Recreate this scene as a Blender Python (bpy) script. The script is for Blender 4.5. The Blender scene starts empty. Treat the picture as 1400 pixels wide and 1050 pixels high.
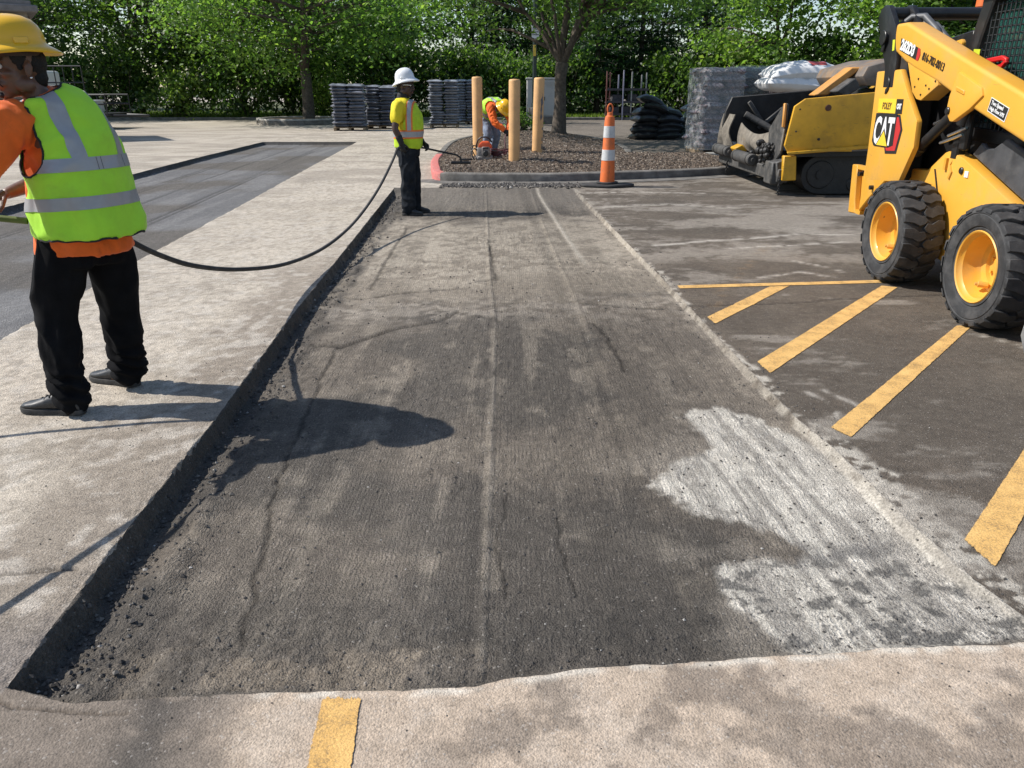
import bpy, bmesh, math, random
import numpy as np
from mathutils import Vector, Matrix, Euler

random.seed(7)
RNG = np.random.default_rng(11)
scene = bpy.context.scene
COL = scene.collection
R = math.radians

# ------------------------------------------------------------------ camera
cam_d = bpy.data.cameras.new('camera')
cam_d.sensor_width = 36.0
cam_d.lens = 36.0 * 1065 / 1400
cam_d.clip_start = 0.05
cam_d.clip_end = 4000
cam = bpy.data.objects.new('camera', cam_d)
COL.objects.link(cam)
cam.location = (0, 0, 1.55)
cam.rotation_euler = (R(90 - 20.8), 0, 0)
scene.camera = cam

# ------------------------------------------------------------------ sky and sun
SUN_EL = R(46.0)
SUN_TO = Vector((-0.996 * math.cos(SUN_EL), 0.085 * math.cos(SUN_EL), math.sin(SUN_EL)))
world = bpy.data.worlds.new('World')
scene.world = world
world.use_nodes = True
wn = world.node_tree
for n in list(wn.nodes):
    wn.nodes.remove(n)
wo = wn.nodes.new('ShaderNodeOutputWorld')
wb = wn.nodes.new('ShaderNodeBackground')
sk = wn.nodes.new('ShaderNodeTexSky')
sk.sky_type = 'NISHITA'
sk.sun_disc = False
sk.sun_elevation = SUN_EL
sk.sun_rotation = math.atan2(SUN_TO.x, SUN_TO.y)
sk.air_density = 1.0
sk.dust_density = 0.6
sk.ozone_density = 1.0
wb.inputs['Strength'].default_value = 0.12
wn.links.new(sk.outputs['Color'], wb.inputs['Color'])
wn.links.new(wb.outputs['Background'], wo.inputs['Surface'])

sun_d = bpy.data.lights.new('sun', 'SUN')
sun_d.energy = 4.6
sun_d.angle = R(0.53)
sun_d.color = (1.0, 0.955, 0.89)
sun = bpy.data.objects.new('sun', sun_d)
COL.objects.link(sun)
sun.location = (-30, 3, 40)
sun.rotation_euler = (-SUN_TO).to_track_quat('-Z', 'Y').to_euler()

scene.view_settings.view_transform = 'Standard'
scene.view_settings.look = 'None'
scene.view_settings.exposure = 0.3
scene.view_settings.gamma = 1.0
scene.view_settings.use_curve_mapping = False

# ------------------------------------------------------------------ helpers: noise
def _hash(ix, iy, iz, seed):
    h = (ix.astype(np.int64) * 374761393 + iy.astype(np.int64) * 668265263 + iz.astype(np.int64) * 2147483647 + seed * 974711) & 0xFFFFFFFF
    h = ((h ^ (h >> 13)) * 1274126177) & 0xFFFFFFFF
    h = ((h ^ (h >> 16)) * 2246822519) & 0xFFFFFFFF
    h = h ^ (h >> 15)
    return (h & 0xFFFFFF) / float(0xFFFFFF)

def vnoise2(x, y, seed=0):
    ix = np.floor(x); iy = np.floor(y)
    fx = x - ix; fy = y - iy
    fx = fx * fx * (3 - 2 * fx); fy = fy * fy * (3 - 2 * fy)
    z = np.zeros_like(ix)
    a = _hash(ix, iy, z, seed); b = _hash(ix + 1, iy, z, seed)
    c = _hash(ix, iy + 1, z, seed); d = _hash(ix + 1, iy + 1, z, seed)
    return (a * (1 - fx) + b * fx) * (1 - fy) + (c * (1 - fx) + d * fx) * fy

def fbm2(x, y, sc, oct=4, seed=0, gain=0.5):
    t = 0; amp = 1; tot = 0
    for o in range(oct):
        t = t + amp * vnoise2(x * sc + 17.3 * o, y * sc - 9.1 * o, seed + o * 31)
        tot += amp; amp *= gain; sc *= 2.03
    return t / tot

def vnoise3(p, seed=0):
    i = np.floor(p); f = p - i
    f = f * f * (3 - 2 * f)
    r = 0
    for dx in (0, 1):
        wx = f[:, 0] if dx else 1 - f[:, 0]
        for dy in (0, 1):
            wy = f[:, 1] if dy else 1 - f[:, 1]
            for dz in (0, 1):
                wz = f[:, 2] if dz else 1 - f[:, 2]
                r = r + wx * wy * wz * _hash(i[:, 0] + dx, i[:, 1] + dy, i[:, 2] + dz, seed)
    return r

def sstep(t):
    t = np.clip(t, 0, 1)
    return t * t * (3 - 2 * t)

# ------------------------------------------------------------------ helpers: materials
def new_mat(name):
    m = bpy.data.materials.new(name)
    m.use_nodes = True
    nt = m.node_tree
    for n in list(nt.nodes):
        nt.nodes.remove(n)
    out = nt.nodes.new('ShaderNodeOutputMaterial')
    b = nt.nodes.new('ShaderNodeBsdfPrincipled')
    nt.links.new(b.outputs['BSDF'], out.inputs['Surface'])
    return m, nt, b, out

def N(nt, typ, **kw):
    n = nt.nodes.new(typ)
    for k, v in kw.items():
        if k in n.inputs:
            n.inputs[k].default_value = v
        else:
            setattr(n, k, v)
    return n

def ramp(nt, src, stops, interp='LINEAR'):
    r = nt.nodes.new('ShaderNodeValToRGB')
    r.color_ramp.interpolation = interp
    el = r.color_ramp.elements
    while len(el) > 1:
        el.remove(el[-1])
    el[0].position = stops[0][0]
    c = stops[0][1]
    el[0].color = c if len(c) == 4 else (*c, 1)
    for p, c in stops[1:]:
        e = el.new(p)
        e.color = c if len(c) == 4 else (*c, 1)
    nt.links.new(src, r.inputs['Fac'])
    return r.outputs['Color']

def mixc(nt, fac, a, b, mode='MIX'):
    m = nt.nodes.new('ShaderNodeMix')
    m.data_type = 'RGBA'
    m.blend_type = mode
    for sock, v in ((m.inputs['Factor'], fac), (m.inputs['A'], a), (m.inputs['B'], b)):
        pass
    fs = [s for s in m.inputs if s.name == 'Factor' and s.type == 'VALUE'][0]
    As = [s for s in m.inputs if s.name == 'A' and s.type == 'RGBA'][0]
    Bs = [s for s in m.inputs if s.name == 'B' and s.type == 'RGBA'][0]
    for sock, v in ((fs, fac), (As, a), (Bs, b)):
        if hasattr(v, 'is_output') or hasattr(v, 'links'):
            nt.links.new(v, sock)
        elif isinstance(v, (int, float)):
            sock.default_value = v
        else:
            sock.default_value = v if len(v) == 4 else (*v, 1)
    return [s for s in m.outputs if s.type == 'RGBA'][0]

def mul(nt, a, b, op='MULTIPLY'):
    m = nt.nodes.new('ShaderNodeMath')
    m.operation = op
    for i, v in enumerate((a, b)):
        if isinstance(v, (int, float)):
            m.inputs[i].default_value = v
        else:
            nt.links.new(v, m.inputs[i])
    return m.outputs[0]

def mat(name, col, rough=0.6, metal=0.0, var=0.12, scale=12.0, bump=0.0, bscale=80.0, dirt=None, dscale=6.0, damt=0.4,
        chips=None, scratch=None, spec=0.5, sheen=0.0, trans=0.0, coat=0.0):
    """principled material: base colour with slow variation, optional dirt film, optional sharp chips, fine bump"""
    m, nt, b, out = new_mat(name)
    tc = nt.nodes.new('ShaderNodeTexCoord')
    n1 = N(nt, 'ShaderNodeTexNoise', Scale=scale, Detail=5.0, Roughness=0.6)
    nt.links.new(tc.outputs['Object'], n1.inputs['Vector'])
    lo = tuple(max(0, c * (1 - var)) for c in col); hi = tuple(min(1, c * (1 + var)) for c in col)
    c = ramp(nt, n1.outputs['Fac'], [(0.3, lo), (0.7, hi)])
    rsock = None
    if dirt is not None:
        n2 = N(nt, 'ShaderNodeTexNoise', Scale=dscale, Detail=8.0, Roughness=0.68)
        nt.links.new(tc.outputs['Object'], n2.inputs['Vector'])
        lo_p = 0.62 - 0.45 * damt
        f = ramp(nt, n2.outputs['Fac'], [(lo_p, (0, 0, 0)), (lo_p + 0.28, (1, 1, 1))])
        f = mul(nt, f, min(1.0, damt + 0.35))
        c = mixc(nt, f, c, dirt)
        rsock = f
    if chips is not None:
        n3 = N(nt, 'ShaderNodeTexNoise', Scale=chips[1], Detail=6.0, Roughness=0.7)
        nt.links.new(tc.outputs['Object'], n3.inputs['Vector'])
        f3 = ramp(nt, n3.outputs['Fac'], [(chips[2], (0, 0, 0)), (chips[2] + 0.03, (1, 1, 1))])
        c = mixc(nt, f3, c, chips[0])
    if scratch is not None:
        mp = nt.nodes.new('ShaderNodeMapping'); mp.inputs['Scale'].default_value = scratch[1]; mp.inputs['Rotation'].default_value = (.5, 0, 0)
        n5 = N(nt, 'ShaderNodeTexNoise', Scale=1.0, Detail=3.0, Roughness=0.6)
        nt.links.new(tc.outputs['Object'], mp.inputs['Vector']); nt.links.new(mp.outputs['Vector'], n5.inputs['Vector'])
        f5 = ramp(nt, n5.outputs['Fac'], [(scratch[2], (0, 0, 0)), (scratch[2] + .03, (1, 1, 1))])
        c = mixc(nt, mul(nt, f5, .6), c, scratch[0])
    nt.links.new(c, b.inputs['Base Color'])
    b.inputs['Roughness'].default_value = rough
    if rsock is not None:
        rr = mul(nt, mul(nt, rsock, 0.35), rough, 'ADD')
        nt.links.new(rr, b.inputs['Roughness'])
    b.inputs['Metallic'].default_value = metal
    b.inputs['Specular IOR Level'].default_value = spec
    if sheen:
        b.inputs['Sheen Weight'].default_value = sheen
    if coat:
        b.inputs['Coat Weight'].default_value = coat
        b.inputs['Coat Roughness'].default_value = 0.15
    if trans:
        b.inputs['Transmission Weight'].default_value = trans
    if bump:
        n4 = N(nt, 'ShaderNodeTexNoise', Scale=bscale, Detail=4.0, Roughness=0.6)
        nt.links.new(tc.outputs['Object'], n4.inputs['Vector'])
        bp = N(nt, 'ShaderNodeBump', Strength=min(1.0, bump), Distance=0.01)
        nt.links.new(n4.outputs['Fac'], bp.inputs['Height'])
        nt.links.new(bp.outputs['Normal'], b.inputs['Normal'])
    return m

# ------------------------------------------------------------------ helpers: objects
def tag(o, label=None, cat=None, group=None, kind=None):
    if label: o['label'] = label
    if cat: o['category'] = cat
    if group: o['group'] = group
    if kind: o['kind'] = kind
    return o

def thing(name, label, cat, loc=(0, 0, 0), group=None, rotz=0.0):
    o = bpy.data.objects.new(name, None)
    o.empty_display_size = 0.2
    COL.objects.link(o)
    o.location = loc
    o.rotation_euler = (0, 0, rotz)
    return tag(o, label, cat, group)

def children_of(o):
    return [c for c in bpy.data.objects if c.parent == o]

def dup(root, loc, rotz=0.0, label=None, scale=None, kids=None):
    r = root.copy(); COL.objects.link(r)
    r.location = loc; r.rotation_euler = (0, 0, rotz)
    if scale: r.scale = scale
    if label: r['label'] = label
    for ch in (kids if kids is not None else root.children):
        c = ch.copy(); COL.objects.link(c); c.parent = r
        for g in ch.children:
            d = g.copy(); COL.objects.link(d); d.parent = c
    return r

def link_mesh(name, me, m=None, parent=None, smooth=True, angle=38, off=None):
    if off is not None:
        me.transform(Matrix.Translation(-Vector(off)))
    o = bpy.data.objects.new(name, me)
    COL.objects.link(o)
    if m is not None and len(me.materials) == 0:
        for mm in (m if isinstance(m, (list, tuple)) else [m]):
            me.materials.append(mm)
    if smooth:
        me.polygons.foreach_set('use_smooth', np.ones(len(me.polygons), dtype=bool))
        if angle is not None:
            me.set_sharp_from_angle(angle=R(angle))
    else:
        me.polygons.foreach_set('use_smooth', np.zeros(len(me.polygons), dtype=bool))
    if parent is not None:
        o.parent = parent
    return o

def np_mesh(name, verts, faces):
    """verts (N,3), faces (M,k) all of the same k"""
    me = bpy.data.meshes.new(name)
    verts = np.ascontiguousarray(verts, dtype=np.float32); faces = np.ascontiguousarray(faces, dtype=np.int32)
    nv, nf, k = len(verts), len(faces), faces.shape[1]
    me.vertices.add(nv); me.vertices.foreach_set('co', verts.ravel())
    me.loops.add(nf * k); me.loops.foreach_set('vertex_index', faces.ravel())
    me.polygons.add(nf)
    me.polygons.foreach_set('loop_start', np.arange(0, nf * k, k, dtype=np.int32))
    me.polygons.foreach_set('loop_total', np.full(nf, k, dtype=np.int32))
    me.update(calc_edges=True)
    return me

def set_col(me, cols, name='Col'):
    a = me.color_attributes.new(name=name, type='FLOAT_COLOR', domain='POINT')
    c = np.ones((len(me.vertices), 4), dtype=np.float32)
    c[:, :3] = cols
    a.data.foreach_set('color', c.ravel())

class MB:
    """collects primitives into one mesh"""
    def __init__(s):
        s.bm = bmesh.new()
    def _add(s, bm, bev=0.0, seg=1, M=None, ang=30):
        if bev > 0:
            es = [e for e in bm.edges if len(e.link_faces) == 2 and e.calc_face_angle(0) > R(ang)]
            if es:
                bmesh.ops.bevel(bm, geom=es, offset=bev, segments=seg, affect='EDGES', profile=0.6, clamp_overlap=True)
        if M is not None:
            bm.transform(M)
        bmesh.ops.recalc_face_normals(bm, faces=bm.faces)
        me = bpy.data.meshes.new('tmp')
        bm.to_mesh(me); bm.free()
        s.bm.from_mesh(me)
        bpy.data.meshes.remove(me)
        return s
    def box(s, c, size, rot=None, bev=0.0, seg=1):
        bm = bmesh.new()
        bmesh.ops.create_cube(bm, size=1.0)
        bm.transform(Matrix.Diagonal((*size, 1)))
        M = Matrix.Translation(c)
        if rot is not None:
            M = M @ (rot.to_4x4() if isinstance(rot, Matrix) else Euler(rot).to_matrix().to_4x4())
        return s._add(bm, bev, seg, M)
    def prism(s, poly, a, b, axis='X', bev=0.0, seg=1):
        """poly in the plane across axis: X -> (y,z), Y -> (x,z), Z -> (x,y); extruded from a to b"""
        bm = bmesh.new()
        def P(p, t):
            return {'X': (t, p[0], p[1]), 'Y': (p[0], t, p[1]), 'Z': (p[0], p[1], t)}[axis]
        v0 = [bm.verts.new(P(p, a)) for p in poly]; v1 = [bm.verts.new(P(p, b)) for p in poly]
        bm.faces.new(v0); bm.faces.new(list(reversed(v1)))
        n = len(poly)
        for i in range(n):
            bm.faces.new((v0[i], v0[(i + 1) % n], v1[(i + 1) % n], v1[i]))
        bmesh.ops.recalc_face_normals(bm, faces=bm.faces)
        return s._add(bm, bev, seg)
    def cyl(s, p0, p1, r0, r1=None, n=16, bev=0.0):
        p0 = Vector(p0); p1 = Vector(p1)
        d = p1 - p0
        bm = bmesh.new()
        bmesh.ops.create_cone(bm, cap_ends=True, segments=n, radius1=r0, radius2=r0 if r1 is None else r1, depth=d.length)
        M = Matrix.Translation((p0 + p1) / 2) @ d.to_track_quat('Z', 'Y').to_matrix().to_4x4()
        return s._add(bm, bev, 1, M, 50)
    def ell(s, c, r, rot=None, u=14, v=9):
        bm = bmesh.new()
        bmesh.ops.create_uvsphere(bm, u_segments=u, v_segments=v, radius=1)
        M = Matrix.Translation(c)
        if rot is not None:
            M = M @ rot.to_4x4()
        if isinstance(r, (int, float)):
            r = (r, r, r)
        return s._add(bm, 0, 1, M @ Matrix.Diagonal((*r, 1)))
    def tube(s, pts, r, n=8, caps=True):
        pts = [Vector(p) for p in pts]
        m = len(pts)
        rs = r if isinstance(r, (list, tuple)) else [r] * m
        bm = bmesh.new()
        rings = []
        up = None
        for i in range(m):
            t = (pts[min(i + 1, m - 1)] - pts[max(i - 1, 0)])
            if t.length < 1e-9:
                t = Vector((0, 0, 1))
            t.normalize()
            if up is None:
                up = t.orthogonal().normalized()
            up = (up - t * up.dot(t))
            if up.length < 1e-6:
                up = t.orthogonal()
            up.normalize()
            q = t.cross(up)
            rings.append([bm.verts.new(pts[i] + (up * math.cos(2 * math.pi * k / n) + q * math.sin(2 * math.pi * k / n)) * rs[i]) for k in range(n)])
        for i in range(m - 1):
            for k in range(n):
                bm.faces.new((rings[i][k], rings[i][(k + 1) % n], rings[i + 1][(k + 1) % n], rings[i + 1][k]))
        if caps:
            bm.faces.new(list(reversed(rings[0]))); bm.faces.new(rings[-1])
        return s._add(bm)
    def loft(s, rings, caps=True):
        bm = bmesh.new()
        vr = [[bm.verts.new(p) for p in rg] for rg in rings]
        n = len(vr[0])
        for i in range(len(vr) - 1):
            for k in range(n):
                bm.faces.new((vr[i][k], vr[i][(k + 1) % n], vr[i + 1][(k + 1) % n], vr[i + 1][k]))
        if caps:
            bm.faces.new(list(reversed(vr[0]))); bm.faces.new(vr[-1])
        return s._add(bm)
    def lathe(s, prof, n=32, M=None, ex=1.0, ey=1.0):
        """profile of (r, z) turned about Z"""
        bm = bmesh.new()
        rings = []
        for r, z in prof:
            if r < 1e-6:
                rings.append([bm.verts.new((0, 0, z))])
            else:
                rings.append([bm.verts.new((ex * r * math.cos(2 * math.pi * k / n), ey * r * math.sin(2 * math.pi * k / n), z)) for k in range(n)])
        for a, b in zip(rings[:-1], rings[1:]):
            for k in range(n):
                k2 = (k + 1) % n
                if len(a) == 1 and len(b) == 1:
                    continue
                if len(a) == 1:
                    bm.faces.new((a[0], b[k2], b[k]))
                elif len(b) == 1:
                    bm.faces.new((a[k], a[k2], b[0]))
                else:
                    bm.faces.new((a[k], a[k2], b[k2], b[k]))
        return s._add(bm, 0, 1, M)
    def mesh(s, name='m'):
        me = bpy.data.meshes.new(name)
        s.bm.to_mesh(me); s.bm.free()
        return me
    def build(s, name, m, parent=None, off=None, smooth=True, angle=38):
        return link_mesh(name, s.mesh(name), m, parent, smooth, angle, off)

def union(mb, voxel, smooth=2, name='u'):
    """voxel union of the collected closed shapes into one continuous skin"""
    me = mb.mesh(name)
    o = bpy.data.objects.new(name, me); COL.objects.link(o)
    r = o.modifiers.new('r', 'REMESH'); r.mode = 'VOXEL'; r.voxel_size = voxel
    if smooth:
        sm = o.modifiers.new('s', 'SMOOTH'); sm.iterations = smooth; sm.factor = 0.5
    dg = bpy.context.evaluated_depsgraph_get()
    me2 = bpy.data.meshes.new_from_object(o.evaluated_get(dg))
    bpy.data.objects.remove(o); bpy.data.meshes.remove(me)
    me2.name = name
    return me2

def mesh_arrays(me):
    n = len(me.vertices)
    co = np.empty(n * 3, dtype=np.float32); me.vertices.foreach_get('co', co)
    no = np.empty(n * 3, dtype=np.float32); me.vertices.foreach_get('normal', no)
    return co.reshape(-1, 3).astype(float), no.reshape(-1, 3).astype(float)

def set_co(me, co):
    me.vertices.foreach_set('co', np.ascontiguousarray(co, dtype=np.float32).ravel()); me.update()

def folds(me, amp, scale=(14, 14, 5), seed=0, off=0.0):
    co, no = mesh_arrays(me)
    p = co * np.array(scale)
    w = vnoise3(p * 0.6 + 3.1, seed + 5)
    p = p + (w[:, None] - 0.5) * 2.2
    d = 1 - np.abs(vnoise3(p, seed) * 2 - 1)
    d2 = vnoise3(p * 2.3, seed + 9)
    set_co(me, co + no * ((d - 0.5) * amp + (d2 - 0.5) * amp * 0.5 + off)[:, None])

def text_mesh(s, size, xdir, ydir, origin, m, parent, name='lettering', depth=0.0008, sx=1.0, bold=0.0, off=None, align='LEFT', shear=0.0):
    cu = bpy.data.curves.new('txt', 'FONT')
    cu.body = s; cu.size = size; cu.extrude = depth; cu.align_x = align
    cu.offset = bold; cu.shear = shear
    cu.resolution_u = 3
    o = bpy.data.objects.new('txt', cu); COL.objects.link(o)
    dg = bpy.context.evaluated_depsgraph_get()
    me = bpy.data.meshes.new_from_object(o.evaluated_get(dg))
    bpy.data.objects.remove(o); bpy.data.curves.remove(cu)
    x = Vector(xdir).normalized(); y = Vector(ydir).normalized(); z = x.cross(y)
    M = Matrix(((x.x * sx, y.x, z.x, origin[0]), (x.y * sx, y.y, z.y, origin[1]), (x.z * sx, y.z, z.z, origin[2]), (0, 0, 0, 1)))
    me.transform(M)
    return link_mesh(name, me, m, parent, smooth=False, off=off)
# ------------------------------------------------------------------ ground: one warped height field split into its surfaces
def curve(pts):
    ys = np.array([p[0] for p in pts]); xs = np.array([p[1] for p in pts])
    return lambda y: np.interp(y, ys, xs)
T1L = curve([(-6, -1.32), (0.5, -1.36), (1.73, -1.40), (2.56, -1.45), (3.61, -1.49), (5.51, -1.61), (7.82, -1.71), (13.45, -1.97), (90, -2.0)])
T1R = curve([(-6, 1.75), (1.5, 1.72), (2.05, 1.60), (2.23, 1.56), (2.56, 1.53), (3.27, 1.48), (3.61, 1.43), (4.66, 1.385), (6.29, 1.33), (8.22, 1.24), (12.76, 1.05), (13.6, 1.02), (90, 1.0)])
T2N = curve([(-6, -2.7), (0, -3.05), (4.89, -3.37), (6.42, -3.51), (7.82, -3.62), (11.25, -3.84), (17.48, -4.28), (25.45, -4.8), (90, -5.2)])
T2F = curve([(-6, -6.3), (0, -6.5), (10.89, -7.05), (15.21, -7.28), (18.77, -7.48), (24.75, -7.67), (90, -7.9)])
NEAR0 = curve([(-9, 1.75), (-1.4, 1.72), (-1.18, 1.66), (-0.8, 1.69), (-0.5, 1.70), (-0.1, 1.72), (-0.02, 1.745), (0.21, 1.79), (0.53, 1.82), (0.86, 1.85), (1.19, 1.88), (1.53, 1.90), (9, 1.95)])
def NEARX(x):
    x = np.asarray(x, dtype=float)
    return NEAR0(x) + (fbm2(x, x * 0 + 3.0, 9, 4, 77, .6) - .5) * .030
TEND = 13.25
T2END = 25.1

def seg_dist(x, y, pts):
    """distance to a polyline and the fraction along it"""
    best = np.full(x.shape, 1e9)
    for (ax, ay), (bx, by) in zip(pts[:-1], pts[1:]):
        vx, vy = bx - ax, by - ay
        t = np.clip(((x - ax) * vx + (y - ay) * vy) / (vx * vx + vy * vy), 0, 1)
        best = np.minimum(best, np.hypot(x - ax - t * vx, y - ay - t * vy))
    return best

def poly_sd(x, y, poly):
    """signed distance to a polygon, positive inside"""
    ins = np.zeros(x.shape, dtype=bool)
    n = len(poly)
    for i in range(n):
        (ax, ay), (bx, by) = poly[i], poly[(i + 1) % n]
        if ay == by:
            continue
        c = ((ay > y) != (by > y)) & (x < (bx - ax) * (y - ay) / (by - ay) + ax)
        ins ^= c
    d = seg_dist(x, y, list(poly) + [poly[0]])
    return np.where(ins, d, -d)

CRACKS = [
    ([(-1.50, 6.35), (-1.25, 6.28), (-0.95, 6.45), (-0.42, 6.6)], .022, .012),
    ([(-1.40, 5.05), (-1.15, 5.0), (-0.85, 5.4), (-0.52, 5.62), (-0.42, 5.85)], .03, .014),
    ([(0.60, 5.45), (0.66, 5.0), (0.69, 4.45)], .016, .01),
    ([(0.18, 2.75), (0.19, 2.45), (0.22, 2.22)], .006, .006),
    ([(-0.02, 2.95), (-0.05, 2.6), (-0.03, 2.2)], .006, .004),
    ([(-0.28, 8.9), (-0.18, 7.5), (-0.14, 6.9), (-0.3, 6.85)], .02, .008),
    ([(-1.18, 5.0), (-1.1, 3.8), (-1.02, 2.9), (-0.87, 2.15), (-0.83, 1.95)], .012, .007),
    ([(-1.30, 9.8), (-1.28, 8.0), (-1.22, 6.6)], .02, .008),
    ([(0.55, 6.0), (1.05, 5.85), (1.35, 5.75)], .018, .008),
    ([(0.13, 2.18), (0.5, 2.95), (0.42, 3.2)], .001, .0),
]
CR_OUT = [
    ([(-2.6, 2.27), (-1.95, 2.24), (-1.72, 2.26), (-1.50, 2.29)], .008, .012),
    ([(-1.42, 1.69), (-1.33, 1.655), (-1.2, 1.64), (-1.1, 1.635), (-1.02, 1.63)], .006, .012),
    ([(1.38, 5.75), (2.0, 5.82), (2.6, 5.97), (3.1, 6.05), (4.2, 6.2)], .016, .006),
]
DUST1 = [(0.86, 3.80), (0.95, 3.36), (0.78, 3.22), (0.56, 2.99), (0.72, 2.73), (0.84, 2.72), (0.93, 2.64), (1.05, 2.46), (0.95, 2.42), (0.80, 2.40), (0.73, 2.36), (0.70, 2.22), (0.76, 2.04), (0.81, 1.88), (0.83, 1.80), (1.75, 1.92), (1.62, 2.1), (1.52, 2.6), (1.46, 3.3), (1.30, 3.65), (1.1, 3.85)]

def ground_height(x, y):
    L, Rr = T1L(y), T1R(y)
    n1 = fbm2(x, y, 9, 4, 3) - .5
    n2 = fbm2(x, y, 34, 3, 8) - .5
    rag = n1 * .036 + n2 * .022
    sL = x - L + rag
    sR = Rr - x + rag * .35
    sN = y - NEARX(x) + (fbm2(x, y, 24, 3, 21) - .5) * .02
    sF = TEND - y
    t = np.clip((x - L) / (Rr - L), 0, 1)
    D = .038 + .050 * (1 - t) ** .9
    ramp_n = .22 + .78 * sstep(sN / .55)
    ramp_n = np.where(t < .16, ramp_n + (1 - ramp_n) * sstep((.16 - t) / .08) * .75, ramp_n)
    D = D * ramp_n
    crumble = .55 + .45 * sstep((y - 2.6) / 1.4)
    wR = .028 + .05 * (1 - crumble)
    m = np.minimum(np.minimum(sstep(sL / .036), sstep(sR / wR)), np.minimum(sstep(sN / .03), sstep(sF / .7)))
    inside = np.minimum(np.minimum(sL, sR), np.minimum(sN, sF)) > 0
    z = -D * m
    # channel beside the deep left cut and loose lumps beside it
    z = z - m * .010 * np.exp(-((sL - .07) / .07) ** 2) * (fbm2(x, y, 3, 3, 40) + .2)
    z = z + m * .030 * np.exp(-((sL - .20) / .06) ** 2) * sstep((fbm2(x, y, 5, 3, 44) - .45) / .2)
    rough = .35 + 1.6 * sstep((2.35 - y) / .5) * sstep(1 - t) + .7 * sstep((fbm2(x, y, .9, 3, 61) - .5) / .1)
    z = z + m * ((fbm2(x, y, 60, 2, 50) - .5) * .010 * rough + (fbm2(x, y, 22, 4, 51, .6) - .5) * .014 * rough + (fbm2(x, y, 1.6, 3, 52) - .5) * .012)
    # passes of the milling drum: seams along y
    xs = np.interp(y, [1.6, 3.0, 5.5, 7, 13], [-.09, -.095, -.12, -.2, -.42])
    z = z + m * (.0045 * np.exp(-((x - xs) / .010) ** 2) * (.3 + 1.2 * fbm2(x * .2, y, 2.5, 3, 90)) - .003 * np.exp(-((x - xs + .035) / .014) ** 2))
    xs2 = np.interp(y, [1.6, 5.2, 9, 13], [.62, .55, .42, .32])
    z = z + m * (.004 * np.exp(-((x - xs2) / .015) ** 2) * sstep((y - 4) / 1))
    xs3 = np.interp(y, [6, 9, 13], [.75, .62, .42])
    z = z + m * (.005 * np.exp(-((x - xs3) / .025) ** 2) * sstep((y - 6.5) / 1))
    z = z - m * .006 * sstep((x - xs) / .02) * sstep((xs2 - x) / .05)
    for pts, w, dpt in CRACKS:
        if dpt > 0:
            d = seg_dist(x + n1 * .06 + n2 * .03, y + n1 * .09, pts)
            z = z - m * dpt * np.exp(-(d / (w * .7)) ** 2) * (.4 + 1.1 * fbm2(x, y, 12, 3, 191))
    for pts, w, dpt in CR_OUT:
        d = seg_dist(x + n1 * .03, y + n1 * .05, pts)
        z = z - np.where(inside, 0, dpt) * np.exp(-(d / w) ** 2)
    # crumbled lips
    lip = np.exp(-(np.minimum(np.abs(sL), np.abs(sR) * 1.3) / .05) ** 2) * (~inside) * (sN > 0) * (sF > 0)
    z = z - lip * np.abs(n2) * .018
    # the far lane
    aN, aF = T2N(y), T2F(y)
    rag2 = n1 * .05
    s2 = np.minimum(np.minimum(aN - x + rag2, x - aF + rag2), T2END - y)
    m2 = sstep(s2 / .04)
    z = z - .095 * m2 + m2 * (fbm2(x, y, 2.2, 3, 71) - .5) * .012
    for k, o in enumerate((.9, 1.0, 1.75, 2.3, 2.4)):
        z = z - m2 * .01 * np.exp(-((x - aN + o) / .02) ** 2)
    # slow undulation of the pavement
    z = z + (1 - m) * (1 - m2) * (fbm2(x, y, 1.1, 2, 80) - .5) * .006
    return z, dict(sL=sL, sR=sR, sN=sN, sF=sF, m=m, m2=m2, t=t, s2=s2)

def lerp3(a, b, f):
    return a * (1 - f[..., None]) + np.asarray(b) * f[..., None]

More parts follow.
